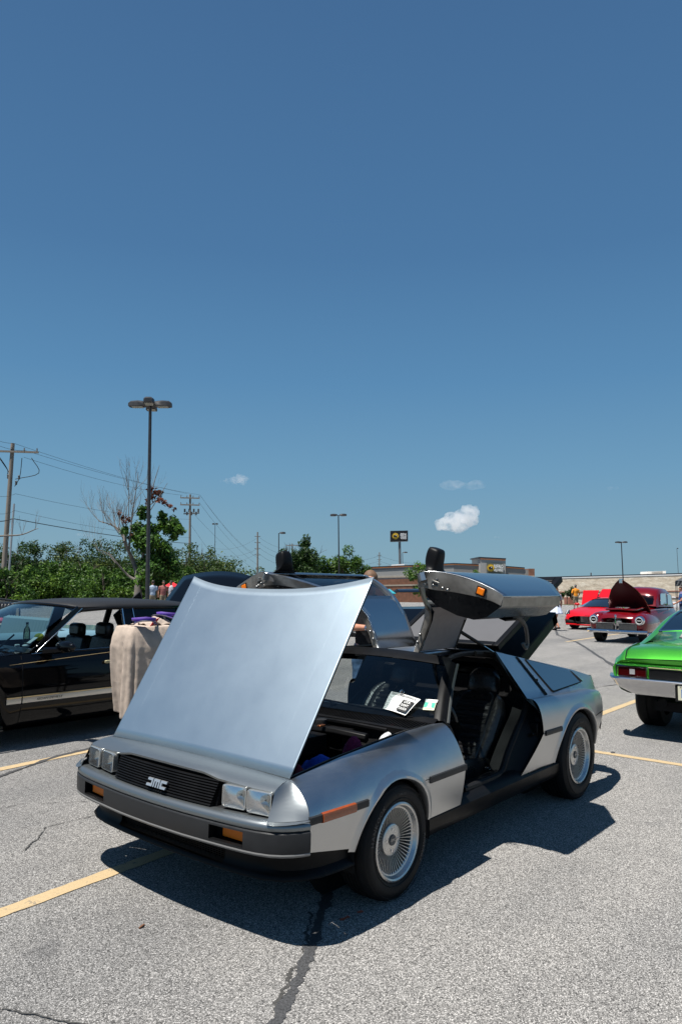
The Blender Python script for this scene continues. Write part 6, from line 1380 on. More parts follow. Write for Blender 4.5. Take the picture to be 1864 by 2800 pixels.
for sd, px_, py_ in ((-4.36, 286, 1722), (-5.18, 212, 1722)):
    q = aty(px_, py_, sd); st = bpy.data.objects.new('seat', None); link(st, cad)
    m = MB(); m.box(q, (.11, .27, .17)); m.build('headrest', LEATHER, st, bevel=.045)
    m = MB(); m.hexa([(q.x+.16, sd-.24, .45), (q.x+.16, sd+.24, .45), (q.x-.06, sd+.24, .45), (q.x-.06, sd-.24, .45), (q.x+.03, sd-.22, q.z-.06), (q.x+.03, sd+.22, q.z-.06), (q.x-.09, sd+.22, q.z-.06), (q.x-.09, sd-.22, q.z-.06)]); m.build('backrest', LEATHER, st, bevel=.04)
    m = MB(); m.box((q.x+.36, sd, .42), (.55, .5, .16)); m.build('cushion', LEATHER, st, bevel=.04)
m = MB(); m.box((-2.75, YC, .68), (.25, 1.5, .55)); m.build('rear_bench', LEATHER, cad, bevel=.05)
m = MB(); q = Vector((-1.02, -4.36, .85)); m.tube([q+Vector((.09*math.sin(a)*.5, .19*math.cos(a), .19*math.sin(a))) for a in [2*math.pi*k/24 for k in range(25)]], .014, 6, cap=False); m.build('steering_wheel', LEATHER, cad)
q = aty(180, 1768, -3.66); mi_ = bpy.data.objects.new('door_mirror', None); link(mi_, cad)
m = MB(); m.ball(q, (.06, .165, .058), 10); m.build('mirror_shell', BLK, mi_); m = MB(); m.tube([q+Vector((-.02, -.06, -.04)), Vector((-.62, -3.87, .91))], [.03, .04], 6); m.build('mirror_arm', BLK, mi_)
m = MB(); m.tube([(-.36, -4.3, .92), (-.75, -4.75, 1.02)], .010, 5); m.tube([(-.22, -4.1, .90), (-.36, -4.3, .92)], .014, 5); m.build('wiper', BLACKP, cad)
# raised trunk lid
m = MB(); rows = []
for v in [k/8 for k in range(9)]:
    rows.append([Vector((lerp(-3.06, -3.63, v)-.05*(1-u*u)*v+.03*math.sin(v*math.pi), YC+u*.73, lerp(1.0, 1.705, v)+.075*(1-u*u)*v)) for u in [lerp(-1, 1, k/12) for k in range(13)]])
m.grid(rows); m.build('trunk_lid', BLK, cad, solid=.045, off=-1, sharp=0)
m = MB(); m.grid([[Vector((x, YC+u*.84, z)) for u in (-1, 0, 1)] for x, z in ((-3.15, .93), (-3.25, .90), (-3.3, .6), (-4.05, .6), (-4.1, .9), (-4.14, .3))]); m.build('trunk_bay', BLACKM, cad)
# papers and bottle behind the sedan windscreen
m = MB(); q = aty(88, 1751, -4.05); m.box(q, (.10, .07, .002), Matrix.Rotation(.6, 3, 'Y')); props(m.build('paper_note', WHITE), 'small white folded note inside the black sedan windscreen', 'paper')
m = MB(); q = aty(47, 1766, -4.2); m.box(q, (.05, .03, .03)); props(m.build('sticker', WHITE, bevel=.008), 'white square sticker low inside the black sedan windscreen', 'sticker')
m = MB(); q = aty(70, 1766, -4.1); m.ball(q, (.035, .03, .015), 6); props(m.build('oval_sticker', WHITE), 'white oval sticker at the lower corner of the black sedan windscreen', 'sticker')
bo_ = thing('water_bottle', 'clear plastic bottle standing on the black sedan dashboard', 'bottle', aty(73, 1735, -4.55)); m = MB(); m.lathe([(0, -.09), (.035, -.09), (.035, .03), (.03, .06), (.013, .09), (.013, .11), (0, .11)], (0, 0, 0), (0, 0, 1), 14); m.build('bottle_body', glass_mat('bottle plastic', (.6, .62, .5), .05), bo_)
m = MB(); m.lathe([(0, .13), (.015, .13), (.015, .108)], (0, 0, 0), (0, 0, 1), 10); m.build('cap', BLACKP, bo_)
m = MB(); q = aty(107, 1742, -4.3); m.ball(q, (.05, .05, .04), 7); props(m.build('tennis_ball', mat('yellow green felt', (.30, .32, .04), .9)), 'yellow green ball on the black sedan dashboard', 'ball')

# ---------------------------------------------------------------- pale blue convertible beyond the sedan
SKYB = mat('pale blue paint', (.30, .50, .58), .25, .1, coat=1.0)
bc = thing('convertible', 'pale blue open convertible seen through the black sedan windows', 'car')
def bcp(px, py, y=-7.0): return aty(px, py, y)
a = bcp(275, 1705); b = bcp(140, 1712)
x1_ = .5
m = MB(); rows = []
for x, w_, zt in ((1.3, .60, .50), (1.15, .82, .72), (.4, .93, .86), (-.6, .95, .90), (-1.4, .95, .90), (-2.6, .96, .90), (-3.6, .90, .86), (-4.1, .75, .74)):
    hh = zt
    rows.append([Vector((x, -7.75+u, z)) for u, z in ((w_, .25), (w_+.03, .5), (w_, hh-.10), (w_-.07, hh-.01))])
m.grid(rows); rows2 = [[Vector((p.x, -15.5-p.y, p.z)) for p in r_] for r_ in rows]; m.grid(rows2)
m.grid([[r_[-1] for r_ in rows[:4]], [Vector((r_[-1].x, -7.75, r_[-1].z+.05)) for r_ in rows[:4]], [r_[-1] for r_ in rows2[:4]]]); m.grid([[r_[-1] for r_ in rows[5:]], [Vector((r_[-1].x, -7.75, r_[-1].z+.05)) for r_ in rows[5:]], [r_[-1] for r_ in rows2[5:]]]); m.build('body', SKYB, bc)
for xx in (.5, -2.9):
    for s_ in (.84, -.84): tyre(bc, (xx, -7.75+s_, .33), .33, .2, 0 if s_ > 0 else math.pi, rimm=SATCH)
m = MB()
P = [Vector((-.70, -7.75+u*w_, z)) for u, w_, z in ((1, .82, .90), (1, .74, 1.28), (-1, .74, 1.28), (-1, .82, .90))]; P = [p+Vector((-.35*(p.z-.9)/.38, 0, 0)) for p in P]; m.tube(P, .022, 6); m.tube([P[0], P[0]+Vector((.12, 0, .02)), P[0].lerp(P[1], .6)], .012, 5); m.build('windscreen_frame', SKYB, bc)
m = MB(); m.grid([[P[0], P[3]], [P[1], P[2]]]); m.build('windscreen', GLASS_C, bc, smooth=False)
PALE = mat('pale blue pleated vinyl', (.17, .27, .30), .5, 0)
for xx in (-1.55, -2.45):
    for k in range(16):
        m = MB(); m.tube([(xx+.12, -7.07-k*.088, .55), (xx, -7.07-k*.088, 1.02), (xx-.06, -7.07-k*.088, 1.04)], [.046, .046, .03], 6); m.build('seat_pleat', PALE, bc)
m = MB(); m.box((-1.9, -7.75, .45), (2.2, 1.6, .3)); m.build('cabin_floor', mat('blue carpet', (.05, .10, .14), .9), bc)
# tan bodied roadster with black pleated seat at the far left
rd = thing('roadster', 'open tan roadster with black pleated seat at the far left edge', 'car'); TAN = mat('tan paint', (.48, .40, .30), .5, 0, var=.1)
q = at(25, 1665, 13.5)
def rp(px, py, d_=13.5): return at(px, py, d_)
m = MB(); A = [rp(-60, 1630), rp(53, 1645), rp(54, 1700), rp(-60, 1700)]; th = Vector((HD.x, HD.y, 0))*.05
m.hexa([A[3], A[2], A[2]+th, A[3]+th, A[0], A[1], A[1]+th, A[0]+th]); m.build('back_panel', TAN, rd, bevel=.01)
m = MB(); m.tube([A[0], A[1], A[2]], .02, 6); m.build('panel_rail', LEATHER, rd)
for k in range(9):
    m = MB(); x_ = 38-k*9; m.tube([rp(x_-4, 1700, 13.2), rp(x_-3, 1668, 13.25), rp(x_, 1655, 13.3), rp(x_+2, 1650, 13.4)], [.05, .055, .05, .03], 7); m.build('seat_pleat', LEATHER, rd)
gq0 = on_ground(25, 13.6)
m = MB(); rt_ = Matrix.Rotation(YAW+R(90), 3, 'Z'); m.box(Vector((gq0.x, gq0.y, .55))-Vector((cr_.x, cr_.y, 0))*.35, (1.5, 1.5, .5), rt_); m.build('body', TAN, rd, bevel=.06)
for dx_, dy_ in ((.25, -.7), (.25, .75), (-1.0, -.7), (-1.0, .75)): 
    c0 = Vector((gq0.x, gq0.y, .33))+Vector((cr_.x, cr_.y, 0))*dx_+HD*dy_; tyre(rd, c0, .33, .18, YAW)
m = MB(); m.ball(rp(2, 1697, 12.6), (.09, .09, .05), 6); props(m.build('red_bandana', mat('pink and red cloth', (.55, .08, .12), .8, var=.5, vscale=30)), 'small pink and red cloth lying at the left edge above the sedan bonnet', 'cloth')

# ---------------------------------------------------------------- draped stand and visors
TOWEL = mat('beige terry towel', (.46, .37, .30), .95, 0, var=.18, vscale=14, bump=.35, bscale=260)
tb = thing('folding_stand', 'tall black folding stand hidden under the beige towel', 'table', (-1.15, -2.75, 0))
m = MB(); m.box((0, .28, 1.17), (1.06, .22, .03)); m.build('stand_top', BLACKP, tb)
for a_, b_ in ((-.42, .2), (.40, .2), (-.42, .34), (.40, .34)):
    m = MB(); m.tube([(a_, b_, 1.16), (a_*1.05, b_*1.1, 0)], .015, 6); m.build('leg', BLACKP, tb)
m = MB(); nu, nv = 120, 40
TP = [(-.90, -2.66), (-.64, -2.655), (-.585, -2.63), (-.565, -2.57), (-.560, -2.46), (-.562, -2.38), (-.585, -2.325), (-.64, -2.305), (-.80, -2.30), (-1.1, -2.295), (-1.4, -2.29), (-1.75, -2.28)]
path = crom([(x, y, 0) for x, y in TP], nu); rows = []
for j in range(nv+1):
    t = j/nv; row = []
    for i, p in enumerate(path):
        d_ = (path[min(i+1, nu)]-path[max(i-1, 0)]).normalized(); no = Vector((-d_.y, d_.x, 0)); no = -no if no.dot(p-Vector((-1.1, -2.48, 0))) < 0 else no
        w_ = i/nu; f = min(1, t*5)**1.2; s_ = w_*26
        fold = .018*math.sin(s_*1.1+.8*math.sin(t*2.0))+.009*math.sin(s_*2.7+2+t*.8)+.012*math.sin(s_*.45-t*4)
        o_ = -.035*(1-min(1, t*7))**2+f*(fold*(.45+.75*t)+.020)-.03*t*max(0, 1-abs(w_-.28)*7)
        z = 1.208-.72*t+.02*f*math.sin(s_*.4)*t-.025*(1-(1-t)**6) + .012*(1-min(1, t*7))
        row.append(p+no*o_+Vector((-.09*t*max(0, 1-w_*1.6), 0, z)))
    rows.append(row)
m.grid(rows)
top_ = rows[0]; cen = [Vector((min(max(p.x, -1.72), -.66), -2.47, 1.214+.006*math.sin(i*.7))) for i, p in enumerate(top_)]
m.grid([top_, [p.lerp(c__, .35)+Vector((0, 0, .006)) for p, c__ in zip(top_, cen)], [p.lerp(c__, .7)+Vector((0, 0, .008+.008*math.sin(i*.4))) for i, (p, c__) in enumerate(zip(top_, cen))], cen])
o = m.build('beach_towel', TOWEL, sharp=0, solid=.006, sub=1); tx = bpy.data.textures.new('towel_noise', 'CLOUDS'); tx.noise_scale = .06; dm = o.modifiers.new('d', 'DISPLACE'); dm.texture = tx; dm.strength = .005; dm.texture_coords = 'GLOBAL'
props(o, 'beige towel draped over a tall stand between the two cars', 'towel')
cl2 = cloth('folded_towel', 'bunched beige cloth lying under the purple visors', 'towel', (-.92, -2.50, 1.23), .15, .12, .05, TOWEL, 12)
PURP = mat('purple foam', (.10, .045, .30), .7, 0, var=.1, vscale=30); GEDGE = mat('grey edge binding', (.10, .10, .11), .6)
def visor(label, c, ang, patch, lift=0):
    t = thing('sun_visor', label, 'visor', c, ang, 'purple visors on the draped towel'); m = MB(); rows = []; r2 = []
    for k in range(19):
        a = lerp(R(-72), R(72), k/18); up_ = .028*math.cos(a*1.2)+lift
        rows.append([Vector((.105*math.cos(a)*1.15-.05, .095*math.sin(a), up_)), Vector((.175*math.cos(a)**.8-.03, .115*math.sin(a), up_*1.5-.012))])
    m.grid(rows); m.build('brim', PURP, t, solid=.004)
    m = MB(); m.tube([r_[1] for r_ in rows], .004, 5); m.tube([r_[0] for r_ in rows], .004, 5); m.build('edge_binding', GEDGE, t)
    m = MB(); rows = []
    for k in range(25):
        a = lerp(R(-110), R(110), k/24); rows.append([Vector((.115*math.cos(a)-.05, .10*math.sin(a), lift+.02)), Vector((.120*math.cos(a)-.05, .104*math.sin(a), lift+.062-.02*abs(a)/2))])
    m.grid(rows); m.build('headband', PURP, t, solid=.003)
    return t
v1_ = visor('purple visor with a red patch on the front edge of the towel', aty(395, 1705, -2.38)+Vector((0, 0, .0)), R(62), True)
v2_ = visor('purple visor lying behind the one with the red patch', aty(452, 1693, -2.55), R(20), False, .01)
m = MB(); q = aty(421, 1703, -2.35); xr = Vector((-.80, .05, .30)).normalized(); yr = Vector((-.25, .25, .90)).normalized(); W_ = [q+xr*a_+yr*b_ for a_, b_ in ((-.036, -.020), (.026, -.028), (.042, .030), (-.020, .032))]; nrm_ = xr.cross(yr).normalized()
nrm_ = nrm_ if nrm_.dot(CAM-q) > 0 else -nrm_
m.prism(W_, nrm_*.004); pt_ = m.build('red_patch', mat('red patch', (.55, .02, .03), .5), smooth=False); pt_.parent = v1_; pt_.matrix_parent_inverse = Matrix.Translation(v1_.location).inverted() if False else (Matrix.Translation(v1_.location) @ Matrix.Rotation(R(62), 4, 'Z')).inverted()
m = MB(); cq = q+nrm_*.006; m.tube([cq+xr*(.016*math.cos(a))+yr*(.014*math.sin(a)) for a in [R(-100+k*24) for k in range(12)]]+[cq+xr*-.004+yr*.004, cq+xr*.01+yr*.001], .0028, 5); o = m.build('patch_mark', SWHITE); o.parent = v1_; o.matrix_parent_inverse = pt_.matrix_parent_inverse

# ---------------------------------------------------------------- green muscle car (tail towards +x)
def green_mat():
    m, t, b = newmat('lime green metallic'); b.inputs['Metallic'].default_value = .78; b.inputs['Roughness'].default_value = .33; b.inputs['Base Color'].default_value = (.02, .40, .035, 1)
    b.inputs['Coat Weight'].default_value = 1; b.inputs['Coat Roughness'].default_value = .03
    lw_ = N(t, 'ShaderNodeTexNoise'); lw_.inputs['Scale'].default_value = 900; tc = N(t, 'ShaderNodeTexCoord'); t.links.new(tc.outputs['Object'], lw_.inputs['Vector'])
    r = ramp(t, lw_.outputs[0], [(.35, (.04, .42, .03)), (.65, (.13, .66, .05))]); t.links.new(r.outputs[0], b.inputs['Base Color'])
    b.inputs['Sheen Weight'].default_value = 0; return m
GREEN = green_mat()
nv_ = thing('muscle_car', 'lime green fastback muscle car with chrome rear bumper at the right edge', 'car'); GC = 1.09
def gsec(x):  # half width at shoulder, bottom z, shoulder z, deck half width, deck z
    return interp(x, [(-9.5, .70, .40, .70, .62, .72), (-9.2, .84, .36, .80, .72, .84), (-8.2, .90, .34, .84, .74, .93), (-7.2, .92, .34, .86, .74, .95), (-6.6, .92, .35, .87, .72, .99), (-6.0, .905, .36, .885, .72, 1.00), (-5.5, .88, .42, .885, .745, .99), (-5.18, .865, .50, .87, .74, .955), (-5.07, .85, .56, .85, .73, .905), (-5.02, .84, .60, .80, .72, .835)])
m = MB(); rows = []
for k in range(45):
    x = lerp(-9.5, -5.02, k/44); w_, zb, zs_, dw, dz = gsec(x); za = max(arch_z(x, -6.05, .36, .40), arch_z(x, -8.85, .36, .38), zb)
    half = [(w_-.04, za), (w_, lerp(za, zs_, .4)), (w_+.006, lerp(za, zs_, .75)), (w_-.015, zs_-.02), (w_-.06, zs_+.015), (lerp(w_-.06, dw, .5), lerp(zs_+.02, dz, .7)), (dw, dz), (dw*.6, dz+.02), (0, dz+.028)]
    rows.append([Vector((x, GC-y, z)) for y, z in half]+[Vector((x, GC+y, z)) for y, z in half[-2::-1]])
m.grid(rows); m.build('body', GREEN, nv_, sharp=50)
# tail panel, lamps
m = MB(); E0 = rows[-1]; m.grid([[p for p in E0], [Vector((-5.035, GC+(p.y-GC)*.97, max(.60, min(p.z, .815)))) for p in E0]]); m.build('tail_lip', GREEN, nv_)
m = MB(); m.hexa([(-5.07, GC-.81, .58), (-5.035, GC-.81, .60), (-5.035, GC+.81, .60), (-5.07, GC+.81, .58), (-5.07, GC-.81, .83), (-5.04, GC-.81, .80), (-5.04, GC+.81, .80), (-5.07, GC+.81, .83)]); m.build('tail_panel', GREEN, nv_)
m = MB(); m.box((-5.025, GC, .705), (.02, .92, .115)); m.build('grille_panel', BLACKM, nv_)
for k in range(11): m = MB(); m.box((-5.012, GC, .655+.010*k), (.008, .92, .003)); m.build('grille_bar', DKGREY, nv_, smooth=False)
for s in (1, -1):
    tl_ = bpy.data.objects.new('tail_light', None); link(tl_, nv_)
    m = MB(); y_ = GC-s*.635
    m.box((-5.018, y_, .715), (.03, .30, .10)); m.build('red_lens', REDLENS, tl_, bevel=.006)
    m = MB(); m.box((-5.000, y_+.005, .715), (.006, .055, .055)); m.build('reverse_lens', mat('clear ribbed lens', (.30, .30, .31), .25), tl_)
    m = MB(); ring = [(-.160, .057), (.160, .057), (.160, -.057), (-.160, -.057), (-.160, .057)]; m.tube([(-4.998, y_+a_, .715+b_) for a_, b_ in ring], .0085, 6); m.build('chrome_frame', CHROME, tl_)
m = MB(); m.tube([(-5.0, GC-.46, .775), (-5.0, GC+.46, .775)], .005, 5); m.tube([(-5.0, GC-.46, .645), (-5.0, GC+.46, .645)], .006, 5); m.build('chrome_strip', CHROME, nv_)
# bumper
rows = []
for y_ in [lerp(-.945, .945, k/36) for k in range(37)]:
    a_ = abs(y_); wrap = max(0, (a_-.80)/.145)**1.8*.28; zl = .475+max(0, (a_-.62)/.32)**1.3*.13; rec = .010 if a_ < .14 else 0
    rows.append([Vector((-5.05-wrap, GC+y_, .650)), Vector((-4.965-wrap, GC+y_, .662)), Vector((-4.935-wrap, GC+y_, .656)), Vector((-4.925-wrap, GC+y_, .640)), Vector((-4.935-wrap, GC+y_*.992, .628)), Vector((-4.950-wrap-rec, GC+y_*.985, .615)), Vector((-4.955-wrap*1.05-rec, GC+y_*.97, lerp(.615, zl, .5))), Vector((-4.985-wrap*1.1-rec, GC+y_*.95, zl+.008)), Vector((-5.02-wrap, GC+y_*.94, zl))])
m = MB(); m.grid(rows); m.build('rear_bumper', SATCH, nv_, sharp=60)
pl_ = bpy.data.objects.new('number_plate', None); link(pl_, nv_)
m = MB(); m.box((-4.938, GC+.0, .545), (.006, .305, .150)); m.build('plate_sheet', mat('cream plate', (.62, .60, .46), .4), pl_, bevel=.002)
m = MB(); place_text(m, 'P5', (-4.934, GC-.085, .535), (0, 1, 0), (0, 0, 1), .125, .0006, xs=.62); m.build('lettering', mat('blue plate ink', (.02, .14, .42), .5), pl_, smooth=False)
m = MB(); place_text(m, 'AUG', (-4.934, GC-.105, .603), (0, 1, 0), (0, 0, 1), .028, .0006); m.build('lettering', mat('grey plate ink', (.2, .2, .2), .5), pl_, smooth=False)
m = MB(); m.box((-4.949, GC, .545), (.02, .36, .18)); m.build('plate_recess', BLACKM, nv_)
# roof, glass
def gtop(x): return interp(x, [(-7.9, .55, 1.00, .62), (-7.5, .57, 1.22, .60), (-7.2, .575, 1.335, .57), (-6.9, .58, 1.362, .56), (-6.6, .585, 1.345, .57), (-6.3, .60, 1.29, .60), (-6.1, .62, 1.225, .63), (-5.85, .66, 1.11, .67), (-5.62, .70, 1.02, .72)])
m = MB(); rows = []
for x in (-7.2, -7.0, -6.8, -6.6, -6.45): 
    w_, z_, q_ = gtop(x); rows.append([Vector((x, GC+u*w_, z_+.03*(1-u*u)-(.03 if abs(u) == 1 else 0))) for u in (-1, -.93, -.8, -.4, 0, .4, .8, .93, 1)])
m.grid(rows); m.build('roof', GREEN, nv_)
for s in (1, -1):
    m = MB(); rows = []
    for x in (-6.6, -6.45, -6.3, -6.1, -5.85, -5.62, -5.45):
        w_, z_, q_ = gtop(max(x, -7.9)) if x <= -5.62 else (.72, .985, .72); ze = gsec(x)[2]; rows.append([Vector((x, GC-s*(w_-.085), z_+.008)), Vector((x, GC-s*(w_-.02), z_)), Vector((x, GC-s*(w_+.012), z_-.02)), Vector((x, GC-s*lerp(w_+.03, gsec(x)[0]-.07, .6), lerp(z_, ze, .6))), Vector((x, GC-s*(gsec(x)[0]-.06), ze+.01))])
    m.grid(rows); m.build('sail_panel', GREEN, nv_)
    m = MB(); m.grid([[Vector((x, GC-s*y_, z)) for x in (-6.62, -7.6)] for y_, z in ((.60, 1.32), (.86, .90))]); m.build('side_window', GLASS_B, nv_)
m = MB(); rows = []
for t in [k/6 for k in range(7)]:
    x = lerp(-6.46, -5.83, t); w_, z_, q_ = gtop(x); rows.append([Vector((x+.05*(1-u*u)*t, GC+u*(w_-.085), z_+.012+.035*(1-u*u))) for u in [lerp(-1, 1, k/12) for k in range(13)]])
m.grid(rows); m.build('rear_window', glass_mat('dark backlight', (.03, .035, .04), 0, 1.4, .35), nv_)
m = MB(); per = rows[-1][::1]; loop = rows[0]+[r_[-1] for r_ in rows[1:]]+rows[-1][::-1]+[r_[0] for r_ in rows[::-1]]
m.tube([p+Vector((.004, 0, .006)) for p in loop], .012, 5, cap=False); m.build('window_trim', CHROME, nv_)
m = MB(); w0 = .715; pts = [(-5.83, GC-w0+.06, 1.092), (-5.5, GC-w0+.0, 1.010), (-5.20, GC-w0-.002, .972), (-5.10, GC-w0-.0, .935), (-5.035, GC-w0+.005, .852)]
for s in (1, -1):
    m = MB(); m.tube([Vector((x, GC+(y-GC)*s, gsec(x)[4]+.004 if x < -5.15 else z+.001)) for x, y, z in pts], .0045, 5); m.build('deck_seam', BLACKM, nv_)
m = MB(); m.tube([(-5.020, GC-.71, .848), (-5.018, GC, .874), (-5.020, GC+.71, .848)], .0045, 5); m.build('deck_seam', BLACKM, nv_)
m = MB(); m.box((-5.9, GC, .36), (1.5, .9, .10)); m.box((-7.4, GC, .30), (3.4, 1.3, .12)); m.tube([(-6.05, GC-.7, .34), (-6.05, GC+.7, .34)], .045, 8); m.tube([(-5.5, GC-.34, .40), (-5.12, GC-.36, .40)], .05, 8); m.box((-5.45, GC+.1, .33), (.5, .55, .14)); m.tube([(-5.25, GC+.04, .45), (-5.25, GC+.04, .27)], .014, 6); m.build('underbody', BLACKM, nv_, smooth=False)
for s in (1, -1):
    tyre(nv_, (-6.05, GC-s*.71, .335), .335, .27, math.pi if s > 0 else 0, rimr=.2); tyre(nv_, (-8.85, GC-s*.75, .32), .32, .2, math.pi if s > 0 else 0, rimr=.19)

# ---------------------------------------------------------------- maroon 1940s sedan
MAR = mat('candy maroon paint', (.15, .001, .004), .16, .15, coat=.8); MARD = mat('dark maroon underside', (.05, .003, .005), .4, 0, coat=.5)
dc = thing('vintage_sedan', 'candy maroon vintage sedan with chrome grille and its pointed bonnet raised', 'car', (-20.5, -4.45, 0))
def loft(stations, n=None):
    m = MB(); rows = []
    for x, half in stations: rows.append([Vector((x, y, z)) for y, z in half]+[Vector((x, -y, z)) for y, z in half[-2::-1]])
    m.grid(rows); return m
H5 = lambda w_, z0, z1, c=.3: [(w_*.92, z0), (w_, lerp(z0, z1, .3)), (w_*.98, lerp(z0, z1, .7)), (w_*.85, lerp(z0, z1, .93)), (w_*.5, z1), (0, z1+.01)]
m = loft([(1.70, H5(.50, .36, .74)), (1.66, H5(.60, .33, .80)), (1.45, H5(.62, .32, .90)), (1.0, H5(.62, .32, .96)), (.5, H5(.66, .32, 1.00)), (.1, H5(.74, .32, 1.06)), (-.8, H5(.80, .32, 1.08)), (-1.8, H5(.78, .32, 1.04)), (-2.4, H5(.66, .36, .94)), (-2.8, H5(.42, .42, .66))]); m.build('body', MAR, dc)
for s in (1, -1):
    m = MB(); rows = []
    for x, r1, r2, zc_ in ((1.72, .02, .02, .60), (1.71, .14, .16, .60), (1.64, .22, .26, .60), (1.50, .26, .32, .58), (1.2, .27, .36, .56), (.8, .26, .36, .56), (.3, .20, .30, .55), (-.3, .10, .20, .52)):
        rows.append([Vector((x, s*(.60+math.cos(a)*r1), max(.30, zc_+math.sin(a)*r2))) for a in [2*math.pi*k/20 for k in range(20)]])
    m.grid(rows, 0, True); m.build('front_fender', MAR, dc)
    m = MB(); rows = []
    for x, r1, r2, zc_ in ((-1.0, .05, .1, .5), (-1.3, .18, .28, .52), (-1.7, .22, .36, .52), (-2.2, .2, .33, .50), (-2.6, .1, .2, .45)):
        rows.append([Vector((x, s*(.66+math.cos(a)*r1), max(.30, zc_+math.sin(a)*r2))) for a in [2*math.pi*k/16 for k in range(16)]])
    m.grid(rows, 0, True); m.build('rear_fender', MAR, dc)
    h = bpy.data.objects.new('headlight', None); link(h, dc)
    m = MB(); c0 = Vector((1.69, s*.665, .685)); m.lathe([(.10, .04), (.125, .035), (.14, .01), (.145, -.03)], c0, (1, 0, 0), 24); m.add([c0+Vector((.01, y_, z_)) for y_, z_ in ((-.10, -.09), (.10, -.09), (0, -.19))]+[c0+Vector((-.04, 0, -.12))], [(0, 1, 2), (0, 2, 3), (2, 1, 3)]); m.build('chrome_ring', CHROME, h)
    m = MB(); m.lathe([(0, .05), (.06, .047), (.085, .04)], c0, (1, 0, 0), 20); m.build('lens', BLACKP, h); m = MB(); m.tube([c0+Vector((.048, math.cos(a)*.088, math.sin(a)*.088)) for a in [2*math.pi*k/20 for k in range(21)]], .008, 5, cap=False); m.box(c0+Vector((.052, 0, .0)), (.006, .11, .014)); m.build('lens_ring', SWHITE, h)
    gl_ = bpy.data.objects.new('grille', None); link(gl_, dc); m = MB(); m.box((1.715, s*.335, .485), (.02, .52, .21)); m.build('grille_back', BLACKM, gl_)
    for k in range(18): m = MB(); m.box((1.732, s*(.09+.029*k), .48), (.02, .008, .19)); m.build('grille_bar', SATCH, gl_, smooth=False)
    m = MB(); m.tube([(1.73, s*.06, .595), (1.735, s*.33, .60), (1.70, s*.60, .59)], .018, 6); m.tube([(1.73, s*.06, .375), (1.735, s*.33, .375), (1.70, s*.60, .38)], .012, 6); m.build('grille_surround', CHROME, gl_)
    tyre(dc, (1.18, s*.66, .34), .34, .23, 0 if s > 0 else math.pi, rimm=CHROME); tyre(dc, (-1.75, s*.66, .34), .34, .23, 0 if s > 0 else math.pi, rimm=CHROME)
m = MB(); m.tube([(1.76, 0, .38), (1.77, 0, .62), (1.75, 0, .78)], [.02, .022, .03], 8); m.ball((1.76, 0, .80), (.02, .035, .05), 6); m.build('nose_ornament', CHROME, dc)
m = MB(); rows = []
for k in range(25):
    y_ = lerp(-.88, .88, k/24); x = 1.86-.16*(abs(y_)/.88)**2.5; rows.append([Vector((x-.05, y_, .295)), Vector((x, y_, .31)), Vector((x+.02, y_, .355)), Vector((x, y_, .40)), Vector((x-.05, y_, .41))])
m.grid(rows); m.build('front_bumper', CHROME, dc)
for y_ in (-.55, -.18, .18, .55): m = MB(); m.ball((1.885, y_, .36), (.012, .02, .02), 5); m.build('bumper_bolt', CHROME, dc)
m = MB(); m.box((.95, 0, .985), (.85, .85, .04)); m.build('engine_bay', BLACKM, dc)
m = MB(); m.lathe([(0, .10), (.18, .10), (.22, .07), (.22, .02)], (1.05, .0, .98), (0, 0, 1), 20); m.build('air_filter', CHROME, dc)
m = MB(); m.tube(crom([(1.38, -.40, .98), (1.42, 0, 1.0), (1.38, .40, .98), (.9, .46, 1.02), (.5, .50, 1.06)], 20), .03, 6); m.build('bonnet_lip', MAR, dc)
m = MB(); rows = []
for v in [k/10 for k in range(11)]:
    w_ = interp(v, [(0, .62), (.35, .55), (.7, .36), (.9, .17), (1, .05)]); c0 = Vector((lerp(.38, 1.22, v)-.05*math.sin(v*math.pi), 0, lerp(1.02, 1.87, v)+.05*math.sin(v*math.pi)))
    nn_ = Vector((-.71, 0, .70)); rows.append([c0+Vector((0, u*w_, 0))-nn_*(.16*abs(u)**1.8*(w_/.6)) for u in [lerp(-1, 1, k/14) for k in range(15)]])
hd_ = bpy.data.objects.new('bonnet', None); link(hd_, dc); q = MB(); q.grid(rows); q.build('bonnet_skin', MAR, hd_, solid=.012, off=1)
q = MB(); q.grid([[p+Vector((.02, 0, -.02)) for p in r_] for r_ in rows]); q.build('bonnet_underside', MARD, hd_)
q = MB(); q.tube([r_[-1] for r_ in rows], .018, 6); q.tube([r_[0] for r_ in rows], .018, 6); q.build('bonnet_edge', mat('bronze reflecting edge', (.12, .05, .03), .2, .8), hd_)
q = MB(); q.box(rows[-1][7]+Vector((.0, 0, -.03)), (.04, .10, .14)); q.build('bonnet_tip', CHROME, hd_, bevel=.01)
m = loft([(.12, [(.70, 1.05), (.66, 1.08), (.5, 1.09), (.3, 1.10), (0, 1.10)]), (-.02, [(.70, 1.06), (.64, 1.25), (.55, 1.36), (.3, 1.40), (0, 1.41)]), (-.16, [(.70, 1.06), (.66, 1.45), (.58, 1.54), (.3, 1.58), (0, 1.59)]), (-.5, [(.71, 1.06), (.68, 1.50), (.60, 1.62), (.3, 1.665), (0, 1.675)]), (-1.2, [(.71, 1.05), (.68, 1.50), (.58, 1.61), (.3, 1.66), (0, 1.67)]), (-1.7, [(.69, 1.03), (.62, 1.40), (.50, 1.50), (.3, 1.55), (0, 1.56)]), (-2.1, [(.60, .98), (.52, 1.15), (.4, 1.22), (.2, 1.25), (0, 1.26)]), (-2.45, [(.45, .90), (.4, .93), (.3, .94), (.1, .94), (0, .94)])]); m.build('cabin', MAR, dc)
GW = glass_mat('vintage side glass', (.12, .13, .14), 0, 1.5)
